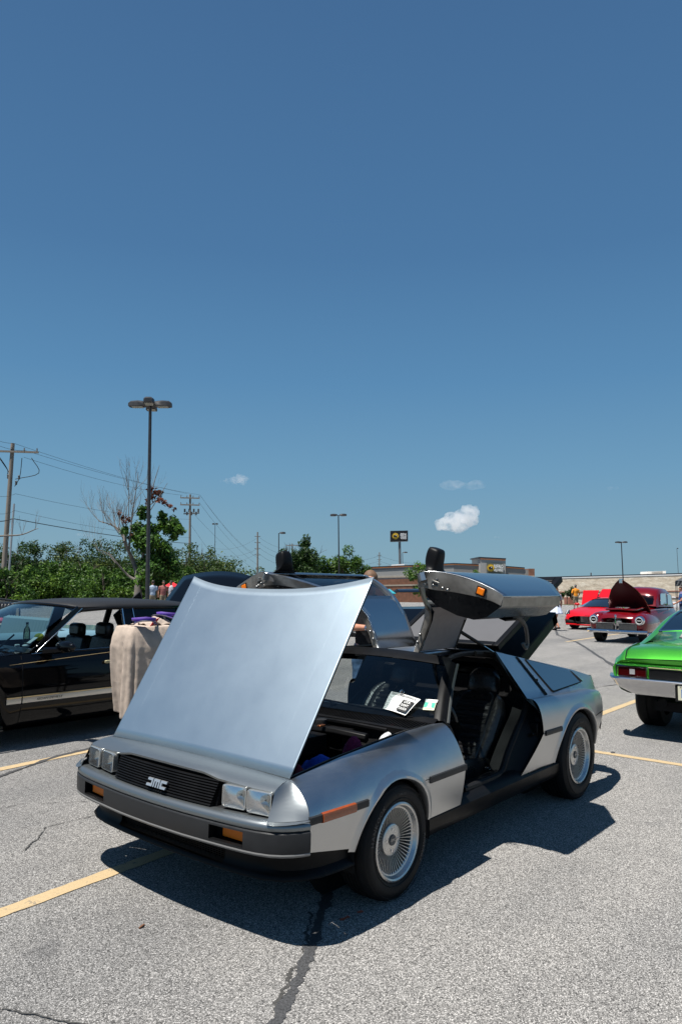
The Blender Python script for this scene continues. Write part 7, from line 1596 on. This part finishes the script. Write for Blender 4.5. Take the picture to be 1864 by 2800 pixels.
for s in (1, -1):
    m = MB(); q4 = [Vector((x, s*y_, z)) for x, y_, z in ((.02, .70, 1.14), (.00, .665, 1.34), (-.05, .05, 1.37), (.05, .05, 1.14))]; q4 = [p+Vector((.05+.02*(1 if abs(p.y) < .1 else 0)+.03, 0, 0)) for p in q4]; m.poly([q4[0]+Vector((0, -s*.12, 0)), q4[1]+Vector((-.06, -s*.08, .05)), q4[2]+Vector((-.02, 0, .06)), q4[3]+Vector((.05, 0, 0))]); m.build('windscreen', GW, dc, smooth=False)
    for x0, x1 in ((-.18, -.82), (-.92, -1.45)):
        m = MB(); m.poly(rquad([Vector((x0, s*.722, 1.12)), Vector((x0-.06, s*.705, 1.47)), Vector((x1+(.05 if x1 < -1 else 0), s*.705, 1.48 if x1 > -1 else 1.42)), Vector((x1-(.0), s*.722, 1.12))], .05)); m.build('side_window', GW, dc, smooth=False)
        m = MB(); qq = rquad([Vector((x0, s*.724, 1.12)), Vector((x0-.06, s*.707, 1.47)), Vector((x1+(.05 if x1 < -1 else 0), s*.707, 1.48 if x1 > -1 else 1.42)), Vector((x1, s*.724, 1.12))], .05); m.tube(qq+[qq[0]], .010, 5); m.build('window_trim', SATCH, dc)
    m = MB(); m.tube([(.75, s*.70, .98), (-.1, s*.80, 1.0), (-1.4, s*.80, 1.0)], .008, 5); m.tube([(-.62, s*.815, .98), (-.72, s*.83, .98)], .014, 6); m.build('side_trim', SATCH, dc)
m = MB(); m.tube([(-.05, .76, 1.12), (.05, .88, 1.13)], .008, 5); m.lathe([(0, -.01), (.055, -.01), (.055, .01), (0, .012)], (.06, .93, 1.16), (1, .3, 0), 16); m.build('door_mirror', CHROME, dc)

# ---------------------------------------------------------------- bright red sports car
RED = mat('bright red paint', (.50, .004, .008), .3, 0, coat=.35, spec=.3)
rc_ = thing('red_sports_car', 'low bright red mid engine sports car with black nose intakes', 'car', (-27.0, -7.62, 0))
def HH(pts): return pts
m = loft([(2.28, [(.70, .20), (.74, .32), (.68, .46), (.5, .52), (.25, .53), (0, .53)]), (2.16, [(.86, .16), (.92, .36), (.84, .56), (.62, .60), (.3, .575), (0, .57)]), (1.9, [(.93, .15), (.975, .40), (.93, .68), (.72, .72), (.4, .66), (0, .65)]), (1.4, [(.95, .15), (.97, .42), (.94, .74), (.76, .80), (.45, .76), (0, .75)]), (.9, [(.94, .15), (.95, .42), (.93, .76), (.80, .84), (.5, .86), (0, .87)]), (.2, [(.92, .15), (.93, .42), (.94, .76), (.86, .88), (.5, .92), (0, .92)]), (-1.0, [(.96, .15), (.99, .45), (.97, .82), (.85, .92), (.5, .95), (0, .95)]), (-2.0, [(.96, .25), (.98, .5), (.96, .85), (.8, .95), (.5, .98), (0, .98)]), (-2.3, [(.8, .3), (.85, .5), (.85, .8), (.8, .9), (.5, .92), (0, .92)])]); m.build('body', RED, rc_)
m = loft([(.95, [(.66, .86), (.4, .88), (0, .89)]), (.3, [(.62, 1.06), (.42, 1.12), (0, 1.13)]), (.05, [(.60, 1.13), (.42, 1.19), (0, 1.205)])]); m.build('windscreen', mat('black car glass', (.006, .006, .008), .03, 0, coat=1), rc_)
m = loft([(.12, [(.625, 1.09), (.60, 1.135), (.42, 1.192), (0, 1.21)]), (-.5, [(.64, 1.10), (.60, 1.17), (.42, 1.225), (0, 1.235)]), (-1.0, [(.62, 1.0), (.58, 1.10), (.42, 1.14), (0, 1.15)]), (-1.9, [(.6, .92), (.55, .96), (.42, .98), (0, .99)])]); m.build('roof', RED, rc_)
for s in (1, -1):
    m = MB(); m.grid([[Vector((x, s*y_, z)) for x, y_, z in ((.85, .86, .84), (.2, .90, .88), (-.7, .88, .92))], [Vector((x, s*y_, z)) for x, y_, z in ((.75, .68, .90), (.1, .635, 1.12), (-.6, .66, 1.10))]]); m.build('side_window', GLASS_B, rc_)
    m = MB(); m.poly([Vector((2.24-.1, s*.88+0, .57)), Vector((2.10, s*.93, .60)), Vector((1.86, s*.90, .735)), Vector((1.93, s*.80, .735)), Vector((2.12, s*.72, .62))]); h = m.build('headlight', mat('dark lamp glass', (.03, .03, .035), .1, 0, coat=1), rc_, solid=.03, off=0)
    m = MB(); m.tube([(2.155, s*.86, .60), (1.92, s*.87, .74)], .012, 5); m.build('lamp_strip', SWHITE, h)
    m = MB(); m.poly([Vector((2.25, s*.84, .24)), Vector((2.27, s*.83, .40)), Vector((2.285, s*.55, .36)), Vector((2.31, s*.42, .25))]); m.build('nose_intake', BLACKM, rc_, solid=.04, off=0)
    m = MB(); m.ball((.62, s*1.02, .95), (.08, .11, .06), 6); m.build('door_mirror', RED, rc_)
    tyre(rc_, (1.38, s*.83, .33), .33, .26, 0 if s > 0 else math.pi, rimm=BLACKP); tyre(rc_, (-1.35, s*.83, .34), .34, .3, 0 if s > 0 else math.pi, rimm=BLACKP)
m = MB(); m.poly([Vector((2.33, -.36, .24)), Vector((2.31, -.42, .33)), Vector((2.33, 0, .30)), Vector((2.31, .42, .33)), Vector((2.33, .36, .24))]); m.build('nose_intake', BLACKM, rc_, solid=.05, off=0)
m = MB(); m.add([Vector((2.20, y_, z)) for y_, z in ((-.10, .585), (0, .548), (.10, .585), (0, .565))], [(0, 1, 3), (1, 2, 3)]); m.build('nose_badge', mat('dark red badge', (.25, .003, .004), .3), rc_, solid=.02, off=0)
m = MB(); m.tube([(2.30, -.8, .215), (2.345, 0, .20), (2.30, .8, .215)], .03, 6); m.build('front_splitter', RED, rc_)

def simple_car(label, paint_, loc, heading, Ln=4.4, Wd=1.8, Ht=1.4, cat='car', name='parked_car', glass=True):
    t = thing(name, label, cat, loc, heading); L2 = Ln/2; w_ = Wd/2; b = .58*Ht
    m = loft([(L2, [(w_*.7, .25), (w_*.75, .4), (w_*.6, .55), (0, .58)]), (L2*.9, [(w_*.95, .2), (w_, .45), (w_*.88, b*.8), (0, b*.86)]), (L2*.35, [(w_, .2), (w_, .5), (w_*.92, b), (0, b*1.05)]), (-L2*.6, [(w_, .2), (w_, .5), (w_*.92, b*1.05), (0, b*1.1)]), (-L2*.92, [(w_*.95, .25), (w_, .5), (w_*.85, b), (0, b*1.03)]), (-L2, [(w_*.8, .3), (w_*.85, .5), (w_*.7, b*.8), (0, b*.85)])]); m.build('body', paint_, t)
    m = loft([(L2*.38, [(w_*.86, b), (w_*.6, b*1.02), (0, b*1.05)]), (L2*.02, [(w_*.75, Ht*.93), (w_*.6, Ht*.97), (0, Ht*.985)]), (-L2*.4, [(w_*.75, Ht*.94), (w_*.6, Ht*.985), (0, Ht)]), (-L2*.8, [(w_*.84, b*1.04), (w_*.6, b*1.08), (0, b*1.1)])]); m.build('window_band', BLACKP, t)
    m = loft([(L2*.0, [(w_*.73, Ht*.945), (w_*.58, Ht*.985), (0, Ht*1.0)]), (-L2*.4, [(w_*.73, Ht*.955), (w_*.58, Ht), (0, Ht*1.015)])]); m.build('roof', paint_, t)
    for xx in (L2*.62, -L2*.62):
        for s in (1, -1): tyre(t, (xx, s*(w_-.1), .32), .32, .2, 0 if s > 0 else math.pi)
    return t
g1 = on_ground(1462, 138); simple_car('small silver grey car parked before the tan store wall', mat('silver blue paint', (.20, .25, .30), .3, .4, coat=1), g1, R(60), 4.3, 1.8, 1.45)
g1 = on_ground(1846, 95); simple_car('white car parked behind the rear of the maroon vintage sedan', mat('white paint', (.70, .70, .70), .3, 0, coat=1), g1, R(110), 4.6, 1.85, 1.5)
g1 = on_ground(1645, 46); rh = simple_car('bright red car with its bonnet raised behind the low red sports car', RED, (g1.x-1.5, g1.y-.3, 0), R(8), 4.4, 1.85, 1.25)
def worldpanel(name, P, mt, parent, th=.03):
    inv = (Matrix.Translation(parent.location) @ Matrix.Rotation(parent.rotation_euler.z, 4, 'Z')).inverted(); P = [inv @ p for p in P]; nn_ = (P[1]-P[0]).cross(P[3]-P[0]).normalized()*th
    m = MB(); m.prism(P, nn_); return m.build(name, mt, parent, bevel=.01)
worldpanel('raised_bonnet', [at(1589, 1655, 44), at(1627, 1655, 44), at(1637, 1615, 45), at(1594, 1615, 45)], RED, rh)
worldpanel('raised_bonnet', [at(1632, 1636, 45), at(1672, 1636, 45), at(1676, 1612, 46), at(1646, 1612, 46)], RED, rh)
# dark car glimpsed between the doors (turquoise reflection painted as its windscreen panel) behind the hero
g1 = on_ground(1085, 24)
tq = simple_car('dark car with a painted turquoise windscreen reflection seen through the right door window', mat('dark navy paint', (.006, .010, .02), .2, 0), (g1.x, g1.y, 0), R(-50), 4.4, 1.8, 1.50)

worldpanel('windscreen', [at(1047, 1623, 22.5), at(1082, 1625, 22.5), at(1066, 1613, 23), at(1044, 1614, 23)], mat('painted turquoise reflection', (.05, .42, .46), .15, 0, coat=1), tq)  # solid teal panel paints the turquoise reflection in the window
# grey canopy at the right edge
cn_ = thing('canopy_tent', 'grey pop up canopy tent at the right edge before the store', 'canopy', on_ground(1875, 62)); CM = mat('charcoal canopy cloth', (.06, .065, .07), .8, var=.1)
o0 = cn_.location
def cp(px, py, d_=62): return at(px, py, d_)-o0
m = MB(); a, b = cp(1845, 1589), cp(1930, 1587); a2, b2_ = cp(1847, 1592, 65), cp(1932, 1590, 65); ap = cp(1888, 1566, 63.5); m.add([a, b, b2_, a2, ap], [(0, 1, 4), (1, 2, 4), (2, 3, 4), (3, 0, 4)]); m.build('roof_cloth', CM, cn_, smooth=False)
m = MB(); rows = []
for j in range(5):
    rows.append([cp(lerp(1845, 1930, k/30), lerp(1588, 1603+math.sin(k*.9)*1.0, j/4), 62-.05*math.sin(k*1.7+j)) for k in range(31)])
m.grid(rows); m.build('valance', CM, cn_)
for px, d_ in ((1846.5, 62), (1930, 62), (1850, 65)): m = MB(); p = cp(px, 1590, d_); m.tube([p, Vector((p.x, p.y, 0))], .025, 6); m.build('canopy_leg', POLEM, cn_)
# red canopy at left under the tree
rcn = thing('red_umbrella', 'bright red umbrella half hidden behind the raised black trunk lid', 'umbrella', on_ground(478, 44)); o0 = rcn.location; m = MB(); ap = at(470, 1590, 44)-o0; ring = [at(470+34*math.cos(a), 1610+6*math.sin(a), 44+.9*math.sin(a))-o0 for a in [2*math.pi*k/8 for k in range(8)]]
m.add(ring+[ap], [(k, (k+1) % 8, 8) for k in range(8)]); m.build('umbrella_cloth', mat('red canvas', (.60, .01, .02), .8), rcn, smooth=False, solid=.02); m = MB(); m.tube([ap, Vector((ap.x, ap.y, 0))], .025, 6); m.build('umbrella_pole', POLEM, rcn)

# ================================================================== PEOPLE
def skin_mat(n, c): return mat(n, c, .5, 0, var=.12, vscale=14)
SKIN1 = skin_mat('ruddy skin', (.48, .22, .14)); SKIN2 = skin_mat('tan skin', (.30, .14, .085)); HAIRB = mat('sandy hair', (.14, .075, .04), .7, var=.35, vscale=60); HAIRD = mat('dark hair', (.03, .02, .015), .6)
def taper(m, pts, n=12, flat=None):
    """closed tapered limb through (pos, rx, ry) with elliptical rings; rx along X(local left), ry along Y"""
    P = [(Vector(p[0]), p[1], p[2] if len(p) > 2 else p[1]) for p in pts]; rows = []
    for i, (c, a, b) in enumerate(P):
        d = (P[min(i+1, len(P)-1)][0]-P[max(i-1, 0)][0]).normalized(); x = Vector((1, 0, 0)); x = (x-d*x.dot(d)); x = x.normalized() if x.length > .2 else Vector((0, 1, 0)).cross(d).normalized(); y = d.cross(x)
        rows.append([c+x*a*math.cos(t)+y*b*math.sin(t) for t in [2*math.pi*k/n for k in range(n)]])
    def capr(row, c, d, r): return [[c+(p-c)*.75+d*r*.45 for p in row], [c+(p-c)*.35+d*r*.75 for p in row]]
    d0 = (P[0][0]-P[1][0]).normalized(); d1 = (P[-1][0]-P[-2][0]).normalized()
    c0 = capr(rows[0], P[0][0], d0, min(P[0][1:])); c1 = capr(rows[-1], P[-1][0], d1, min(P[-1][1:]))
    rows = [c0[1], c0[0]]+rows+c1; k0 = len(m.V); m.grid(rows, 0, True); m.F += [tuple(range(k0, k0+n))[::-1], tuple(range(len(m.V)-n, len(m.V)))]; m.M += [0, 0]
def fuse(o, vox, smooth=2):
    r_ = o.modifiers.new('r', 'REMESH'); r_.mode = 'VOXEL'; r_.voxel_size = vox; r_.use_smooth_shade = True
    s_ = o.modifiers.new('sm', 'SMOOTH'); s_.iterations = smooth; s_.factor = .5; return o
def person(label, loc, face, shirt, legs_, skin, hair, J={}, vox=.016, group=None, shoes=None, hat=None, sleeve=.55, skirt=None, shorts=False, H=1.76, hand_detail=False, long_hair=False):
    """local frame: X = person's left, Y = forward, Z up"""
    t = thing('person', label, 'person', loc, face-R(90), group); k = H/1.76
    def V(*a): return Vector(a)*k
    j = dict(hipL=V(.095, 0, .92), hipR=V(-.095, 0, .92), kneeL=V(.11, .03, .50), kneeR=V(-.11, .03, .50), ankL=V(.12, -.02, .09), ankR=V(-.12, -.02, .09), shL=V(.185, 0, 1.42), shR=V(-.185, 0, 1.42),
             elL=V(.25, -.03, 1.13), elR=V(-.25, -.03, 1.13), wrL=V(.27, .06, .88), wrR=V(-.27, .06, .88), chest=V(0, 0, 1.30), neck=V(0, -.005, 1.49), head=V(0, .02, 1.635))
    for n_, v_ in J.items():
        if len(v_) == 3: j[n_] = Vector(v_)*k
    m = MB(); f = k
    taper(m, [(j['hipL']*.5+j['hipR']*.5+V(0, 0, -.04), .15*f, .105*f), (V(0, 0, 1.02), .150*f, .105*f), (V(0, 0, 1.12), .15*f, .105*f), (j['chest'], .175*f, .115*f), (V(0, -.01, 1.42), .165*f, .09*f), (V(0, -.01, 1.46), .08*f, .06*f)], 16)
    taper(m, [(V(0, -.01, 1.42), .065*f), (j['neck'], .058*f), (j['head']+V(0, -.02, -.06), .055*f)])
    hd = j['head']; taper(m, [(hd+V(0, .015, -.085), .045*f, .055*f), (hd+V(0, .008, -.045), .064*f, .078*f), (hd, .074*f, .093*f), (hd+V(0, -.005, .05), .073*f, .092*f), (hd+V(0, -.01, .09), .05*f, .065*f)], 14)
    taper(m, [(hd+V(0, .092, .015), .012*f), (hd+V(0, .108, -.015), .016*f)], 8)
    for s in (1, -1): taper(m, [(hd+V(s*.077, -.005, -.02), .010*f, .018*f), (hd+V(s*.08, -.008, .015), .010*f, .02*f)], 8)
    for S, s in (('L', 1), ('R', -1)):
        taper(m, [(j['sh'+S], .058*f), (j['sh'+S].lerp(j['el'+S], .5), .048*f), (j['el'+S], .040*f)]); taper(m, [(j['el'+S], .041*f), (j['el'+S].lerp(j['wr'+S], .3), .043*f), (j['wr'+S], .027*f)])
        taper(m, [(j['hip'+S]+V(0, 0, .02), .088*f, .095*f), (j['hip'+S].lerp(j['knee'+S], .4), .078*f, .085*f), (j['knee'+S], .055*f, .058*f)]); taper(m, [(j['knee'+S], .056*f, .058*f), (j['knee'+S].lerp(j['ank'+S], .33)+V(0, -.015, 0), .055*f, .06*f), (j['ank'+S], .036*f, .038*f)])
        taper(m, [(j['ank'+S]+V(0, -.03, -.04), .035*f, .03*f), (j['ank'+S]+V(0, .06, -.05), .042*f, .028*f), (j['ank'+S]+V(0, .15, -.062), .036*f, .02*f)])
        # hand: palm, four fingers, thumb
        el, wr = j['el'+S], j['wr'+S]; d = (wr-el).normalized(); side = Vector(J.get('thumb'+S, (0, 1, 0))); side = (side-d*side.dot(d)).normalized(); nn_ = d.cross(side).normalized()
        curl = J.get('curl'+S, (.35,))[0] if ('curl'+S) in J else .3
        pc = wr+d*.045*f
        m2 = MB()
        rows = []
        taper(m, [(wr-d*.01, .024*f, .020*f), (wr+d*.03*f, .034*f, .018*f), (wr+d*.075*f, .038*f, .016*f)]) if not hand_detail else None
        if hand_detail:
            for q in (-1.3, -.45, .4, 1.2):
                taper(m, [(wr+side*q*.012*f, .015*f), (wr+d*.04*f+side*q*.019*f, .0155*f), (wr+d*.082*f+side*q*.021*f, .0125*f)], 8)
        cn0 = -nn_*s if J.get('palm'+S, (1,))[0] > 0 else nn_*s
        for q, L_ in ((-1.35, .060), (-.45, .075), (.45, .080), (1.3, .070)):
            b0 = wr+d*.082*f+side*q*.020*f; c1 = curl; d1 = (d*math.cos(c1)+cn0*math.sin(c1)); d2 = (d*math.cos(c1*2.3)+cn0*math.sin(c1*2.3)); d3 = (d*math.cos(c1*3.4)+cn0*math.sin(c1*3.4))
            p1 = b0+d1*L_*.45*f; p2 = p1+d2*L_*.33*f; p3 = p2+d3*L_*.25*f; taper(m, [(b0, .0105*f), (p1, .0098*f), (p2, .0088*f), (p3, .0072*f)], 8)
        b0 = wr+d*.025*f+side*.026*f; p1 = b0+(d*.55+side*.75+cn0*.25).normalized()*.042*f; p2 = p1+(d*.8+side*.3+cn0*.5).normalized()*.032*f; taper(m, [(b0, .0145*f), (p1, .012*f), (p2, .0095*f)], 8)
    b = m.build('body', skin, t); fuse(b, vox*.45 if hand_detail else vox*.7, 3)
    g = .014*f
    m = MB(); taper(m, [(V(0, 0, .90), .165*f, .12*f), (V(0, 0, 1.02), .165*f, .122*f), (V(0, .01, 1.14), .165*f, .125*f), (j['chest'], .190*f, .13*f), (V(0, -.01, 1.42), .180*f, .105*f), (V(0, -.012, 1.465), .10*f, .075*f)], 18)
    for S in 'LR': taper(m, [(j['sh'+S].lerp(V(0, -.01, 1.4), .2), .072*f), (j['sh'+S], .074*f), (j['sh'+S].lerp(j['el'+S], sleeve*.6), .066*f), (j['sh'+S].lerp(j['el'+S], sleeve*1.15), .062*f)])
    o = m.build('shirt', shirt, t); fuse(o, vox, 2)
    tx = bpy.data.textures.new('fold', 'CLOUDS'); tx.noise_scale = .10; dm = o.modifiers.new('d', 'DISPLACE'); dm.texture = tx; dm.strength = .02; dm.texture_coords = 'GLOBAL'
    if skirt is not None:
        m = MB(); rows = []
        for i in range(9):
            q = i/8; rows.append([Vector((math.cos(a)*lerp(.15, .27, q)*(1+.07*q*math.sin(a*9)), math.sin(a)*lerp(.115, .24, q)*(1+.07*q*math.sin(a*9+1)), lerp(1.03, .66, q)))*k for a in [2*math.pi*z/48 for z in range(48)]])
        m.grid(rows, 0, True); m.build('skirt', skirt, t, solid=.006, sharp=0)
    else:
        m = MB(); taper(m, [(V(0, 0, .98), .155*f, .112*f), (V(0, -.005, .86), .165*f, .122*f)], 16)
        for S in 'LR':
            e = j['knee'+S].lerp(j['ank'+S], .05) if shorts else j['ank'+S]+V(0, 0, -.02)
            pts = [(j['hip'+S]+V(0, 0, .0), .10*f, .11*f), (j['hip'+S].lerp(j['knee'+S], .45), .094*f, .10*f), (j['knee'+S], .076*f, .08*f)]
            if not shorts: pts += [(j['knee'+S].lerp(e, .4), .07*f, .078*f), (e, .064*f, .072*f)]
            taper(m, pts, 12)
        o = m.build('trousers' if not shorts else 'shorts', legs_, t); fuse(o, vox, 2); tx = bpy.data.textures.new('fold', 'CLOUDS'); tx.noise_scale = .07; dm = o.modifiers.new('d', 'DISPLACE'); dm.texture = tx; dm.strength = .022; dm.texture_coords = 'GLOBAL'
    for S in 'LR':
        m = MB(); taper(m, [(j['ank'+S]+V(0, -.045, -.045), .043*f, .042*f), (j['ank'+S]+V(0, .05, -.052), .050*f, .038*f), (j['ank'+S]+V(0, .165, -.066), .044*f, .024*f)], 10); m.build('shoe', shoes or BLACKP, t)
    m = MB(); m.ball(hd+V(0, -.018, .048), (.084*f, .100*f, .095*f), 8)
    if long_hair: taper(m, [(hd+V(0, -.07, .02), .075*f, .05*f), (hd+V(0, -.09, -.12), .07*f, .035*f), (hd+V(0, -.09, -.20), .04*f, .02*f)])
    m.V = [v for v in m.V]; m.build('hair', hair, t)
    m = MB()
    for s in (1, -1): m.ball(hd+V(s*.030, .088, .012), (.009*f, .006*f, .006*f), 5)
    m.build('eyes', BLACKP, t)
    m = MB(); m.tube([hd+V(-.022, .092, -.048), hd+V(0, .098, -.046), hd+V(.022, .092, -.048)], .004*f, 5); m.build('mouth', mat('lips', (.35, .10, .08), .5) if 'LIPS' not in globals() else LIPS, t)
    if hat: m = MB(); m.ball(hd+V(0, -.01, .05), (.092*f, .108*f, .07*f), 8); m.ball(hd+V(0, .11, .045), (.07*f, .075*f, .012*f), 6); m.build('cap', hat, t)
    return t, j
LIPS = mat('lips', (.35, .10, .08), .5)
BLKT = mat('black cotton', (.012, .012, .014), .9, 0, var=.2, vscale=20, bump=.3, bscale=60); JEANS = mat('faded blue denim', (.06, .13, .24), .9, 0, var=.35, vscale=9, bump=.3, bscale=140)
# man standing behind the gullwing car, facing the camera
MX = Vector((-3.31, -1.82, 0)); fdir = math.atan2((CAM-MX).y, (CAM-MX).x)
man, mj = person('person in black shirt and jeans holding a paper cup behind the raised right door', MX, fdir-.12, BLKT, JEANS, SKIN1, HAIRB,
    J=dict(shL=(.20, 0, 1.43), elL=(.27, .06, 1.145), wrL=(-.01, .24, 1.150), thumbL=(0, .25, .95), curlL=(.42,), palmL=(1,), elR=(-.28, -.03, 1.15), wrR=(-.325, .05, .925), thumbR=(.3, 1, 0), curlR=(.32,)), vox=.012, hand_detail=True, H=1.765)
def tl2w(o, p): return Matrix.Translation(o.location) @ Matrix.Rotation(o.rotation_euler.z, 4, 'Z') @ Vector(p)
wr = mj['wrL']; el = mj['elL']; dd = (wr-el).normalized()
m = MB(); cwr = wr-dd*.022; m.lathe([(.031, -.010), (.034, 0), (.031, .010)], cwr, dd, 20); sd_ = Vector((0, 1, .15)); m.lathe([(0, .012), (.017, .011), (.020, .004), (.020, -.004)], cwr+Vector((-0.0, .032, .012)), (0, 1, .3), 18)
w_o = m.build('wristwatch', mat('steel watch', (.45, .50, .60), .2, .9)); 
W4x = Matrix.Translation(man.location) @ Matrix.Rotation(man.rotation_euler.z, 4, 'Z'); w_o.matrix_world = W4x; props(w_o, 'steel wristwatch on the left wrist of the person in black', 'watch')
# paper cup with dark bottle hanging below the hand
cc_ = tl2w(man, mj['wrL']+Vector((-.115, .035, -.085)))
cu_o = thing('paper_cup', 'white paper cup held by the person in the black shirt', 'cup', cc_)
m = MB(); m.lathe([(0, -.085), (.031, -.085), (.040, .0), (.042, .004), (.037, .0), (.030, -.07)], (0, 0, 0), (0, 0, 1), 20); m.build('cup_wall', mat('white cup card', (.62, .60, .54), .6), cu_o)
m = MB(); m.lathe([(0, -.01), (.028, -.01), (.028, .075), (.0, .08)], (-.0, 0, .01), (0, 0, 1), 16); m.build('cup_sleeve', mat('navy sleeve', (.02, .025, .06), .5), cu_o)
m = MB(); m.tube([Vector((.029*math.cos(a), 0.0, .055+.022*math.sin(a)))+Vector((0, .0, 0)) for a in [2*math.pi*k/16 for k in range(17)]], .003, 5, cap=False); o = m.build('cup_logo', mat('teal print', (.10, .35, .38), .5), cu_o); o.rotation_euler = (0, 0, YAW+R(90)); o.location = -HD*.029
m = MB(); m.tube([(.03, .0, 0), (.035, .0, .11)], .003, 5); o = m.build('straw', SWHITE, cu_o); o.rotation_euler = (0, 0, ra)

# walking woman, white skirt; companion's arm
ORG = mat('orange cotton', (.75, .26, .015), .9, 0, var=.12, vscale=10, bump=.3, bscale=40); KHA = mat('khaki cotton', (.22, .18, .12), .9, 0, var=.15); LAV = mat('lavender grey cotton', (.34, .32, .40), .9, var=.1); WSK = mat('white blue skirt', (.66, .72, .86), .8, 0, var=.12, vscale=12); BLU = mat('blue cotton', (.03, .09, .26), .9, var=.1); GRY = mat('grey blue cotton', (.22, .26, .30), .9, var=.1)
g1 = on_ground(1519, 28.0); aw = math.atan2(HD.y, HD.x)
person('person in lavender top and white flared skirt walking away', (g1.x, g1.y, 0), aw+R(25), LAV, KHA, SKIN1, HAIRB, J=dict(ankR=(-.08, -.22, .16), kneeR=(-.10, .02, .50), ankL=(.08, .16, .09), kneeL=(.09, .14, .50), elR=(-.26, .05, 1.14), wrR=(-.18, .22, 1.10)), skirt=WSK, vox=.02, H=1.66, long_hair=True)
g1 = on_ground(1494, 29.5)
person('person with dark tan arms walking just left of the skirted walker', (g1.x, g1.y, 0), aw+R(10), mat('dark grey cotton', (.03, .03, .035), .9), KHA, SKIN2, HAIRD, J=dict(wrR=(-.24, .20, .92)), vox=.02, H=1.72, shorts=True)
g1 = on_ground(1573, 56)
person('person in bright orange shirt and grey cap seen from behind', (g1.x, g1.y, 0), aw+R(8), ORG, KHA, SKIN2, HAIRD, J=dict(elR=(-.30, -.02, 1.14), elL=(.31, .0, 1.14), wrL=(.26, .14, .93), wrR=(-.27, .08, .90)), vox=.028, hat=GRY, H=1.86, shorts=True, sleeve=.8)
g1 = on_ground(1862, 34)
person('person in blue shirt leaning at the right edge behind the maroon sedan', (g1.x, g1.y, 0), aw+R(60), BLU, mat('dark denim', (.03, .05, .10), .9), SKIN1, HAIRD, J=dict(wrL=(.18, .28, .95), wrR=(-.2, .28, .95)), vox=.028, H=1.76)
for i, (px, d_, sh, lb, fc) in enumerate([(418, 40, mat('pale blue shirt', (.35, .42, .52), .9), 'person in pale blue shirt standing under the half dead tree', 30), (447, 41, mat('dull rose shirt', (.28, .10, .09), .9), 'person in dull rose shirt beside the red umbrella', 200), (468, 42, mat('grey white shirt', (.40, .40, .43), .9), 'person in grey white shirt under the red umbrella', 120)]):
    g1 = on_ground(px, d_); person(lb, (g1.x, g1.y, 0), aw+R(fc), sh, KHA, SKIN2, HAIRD, vox=.03, H=1.72)
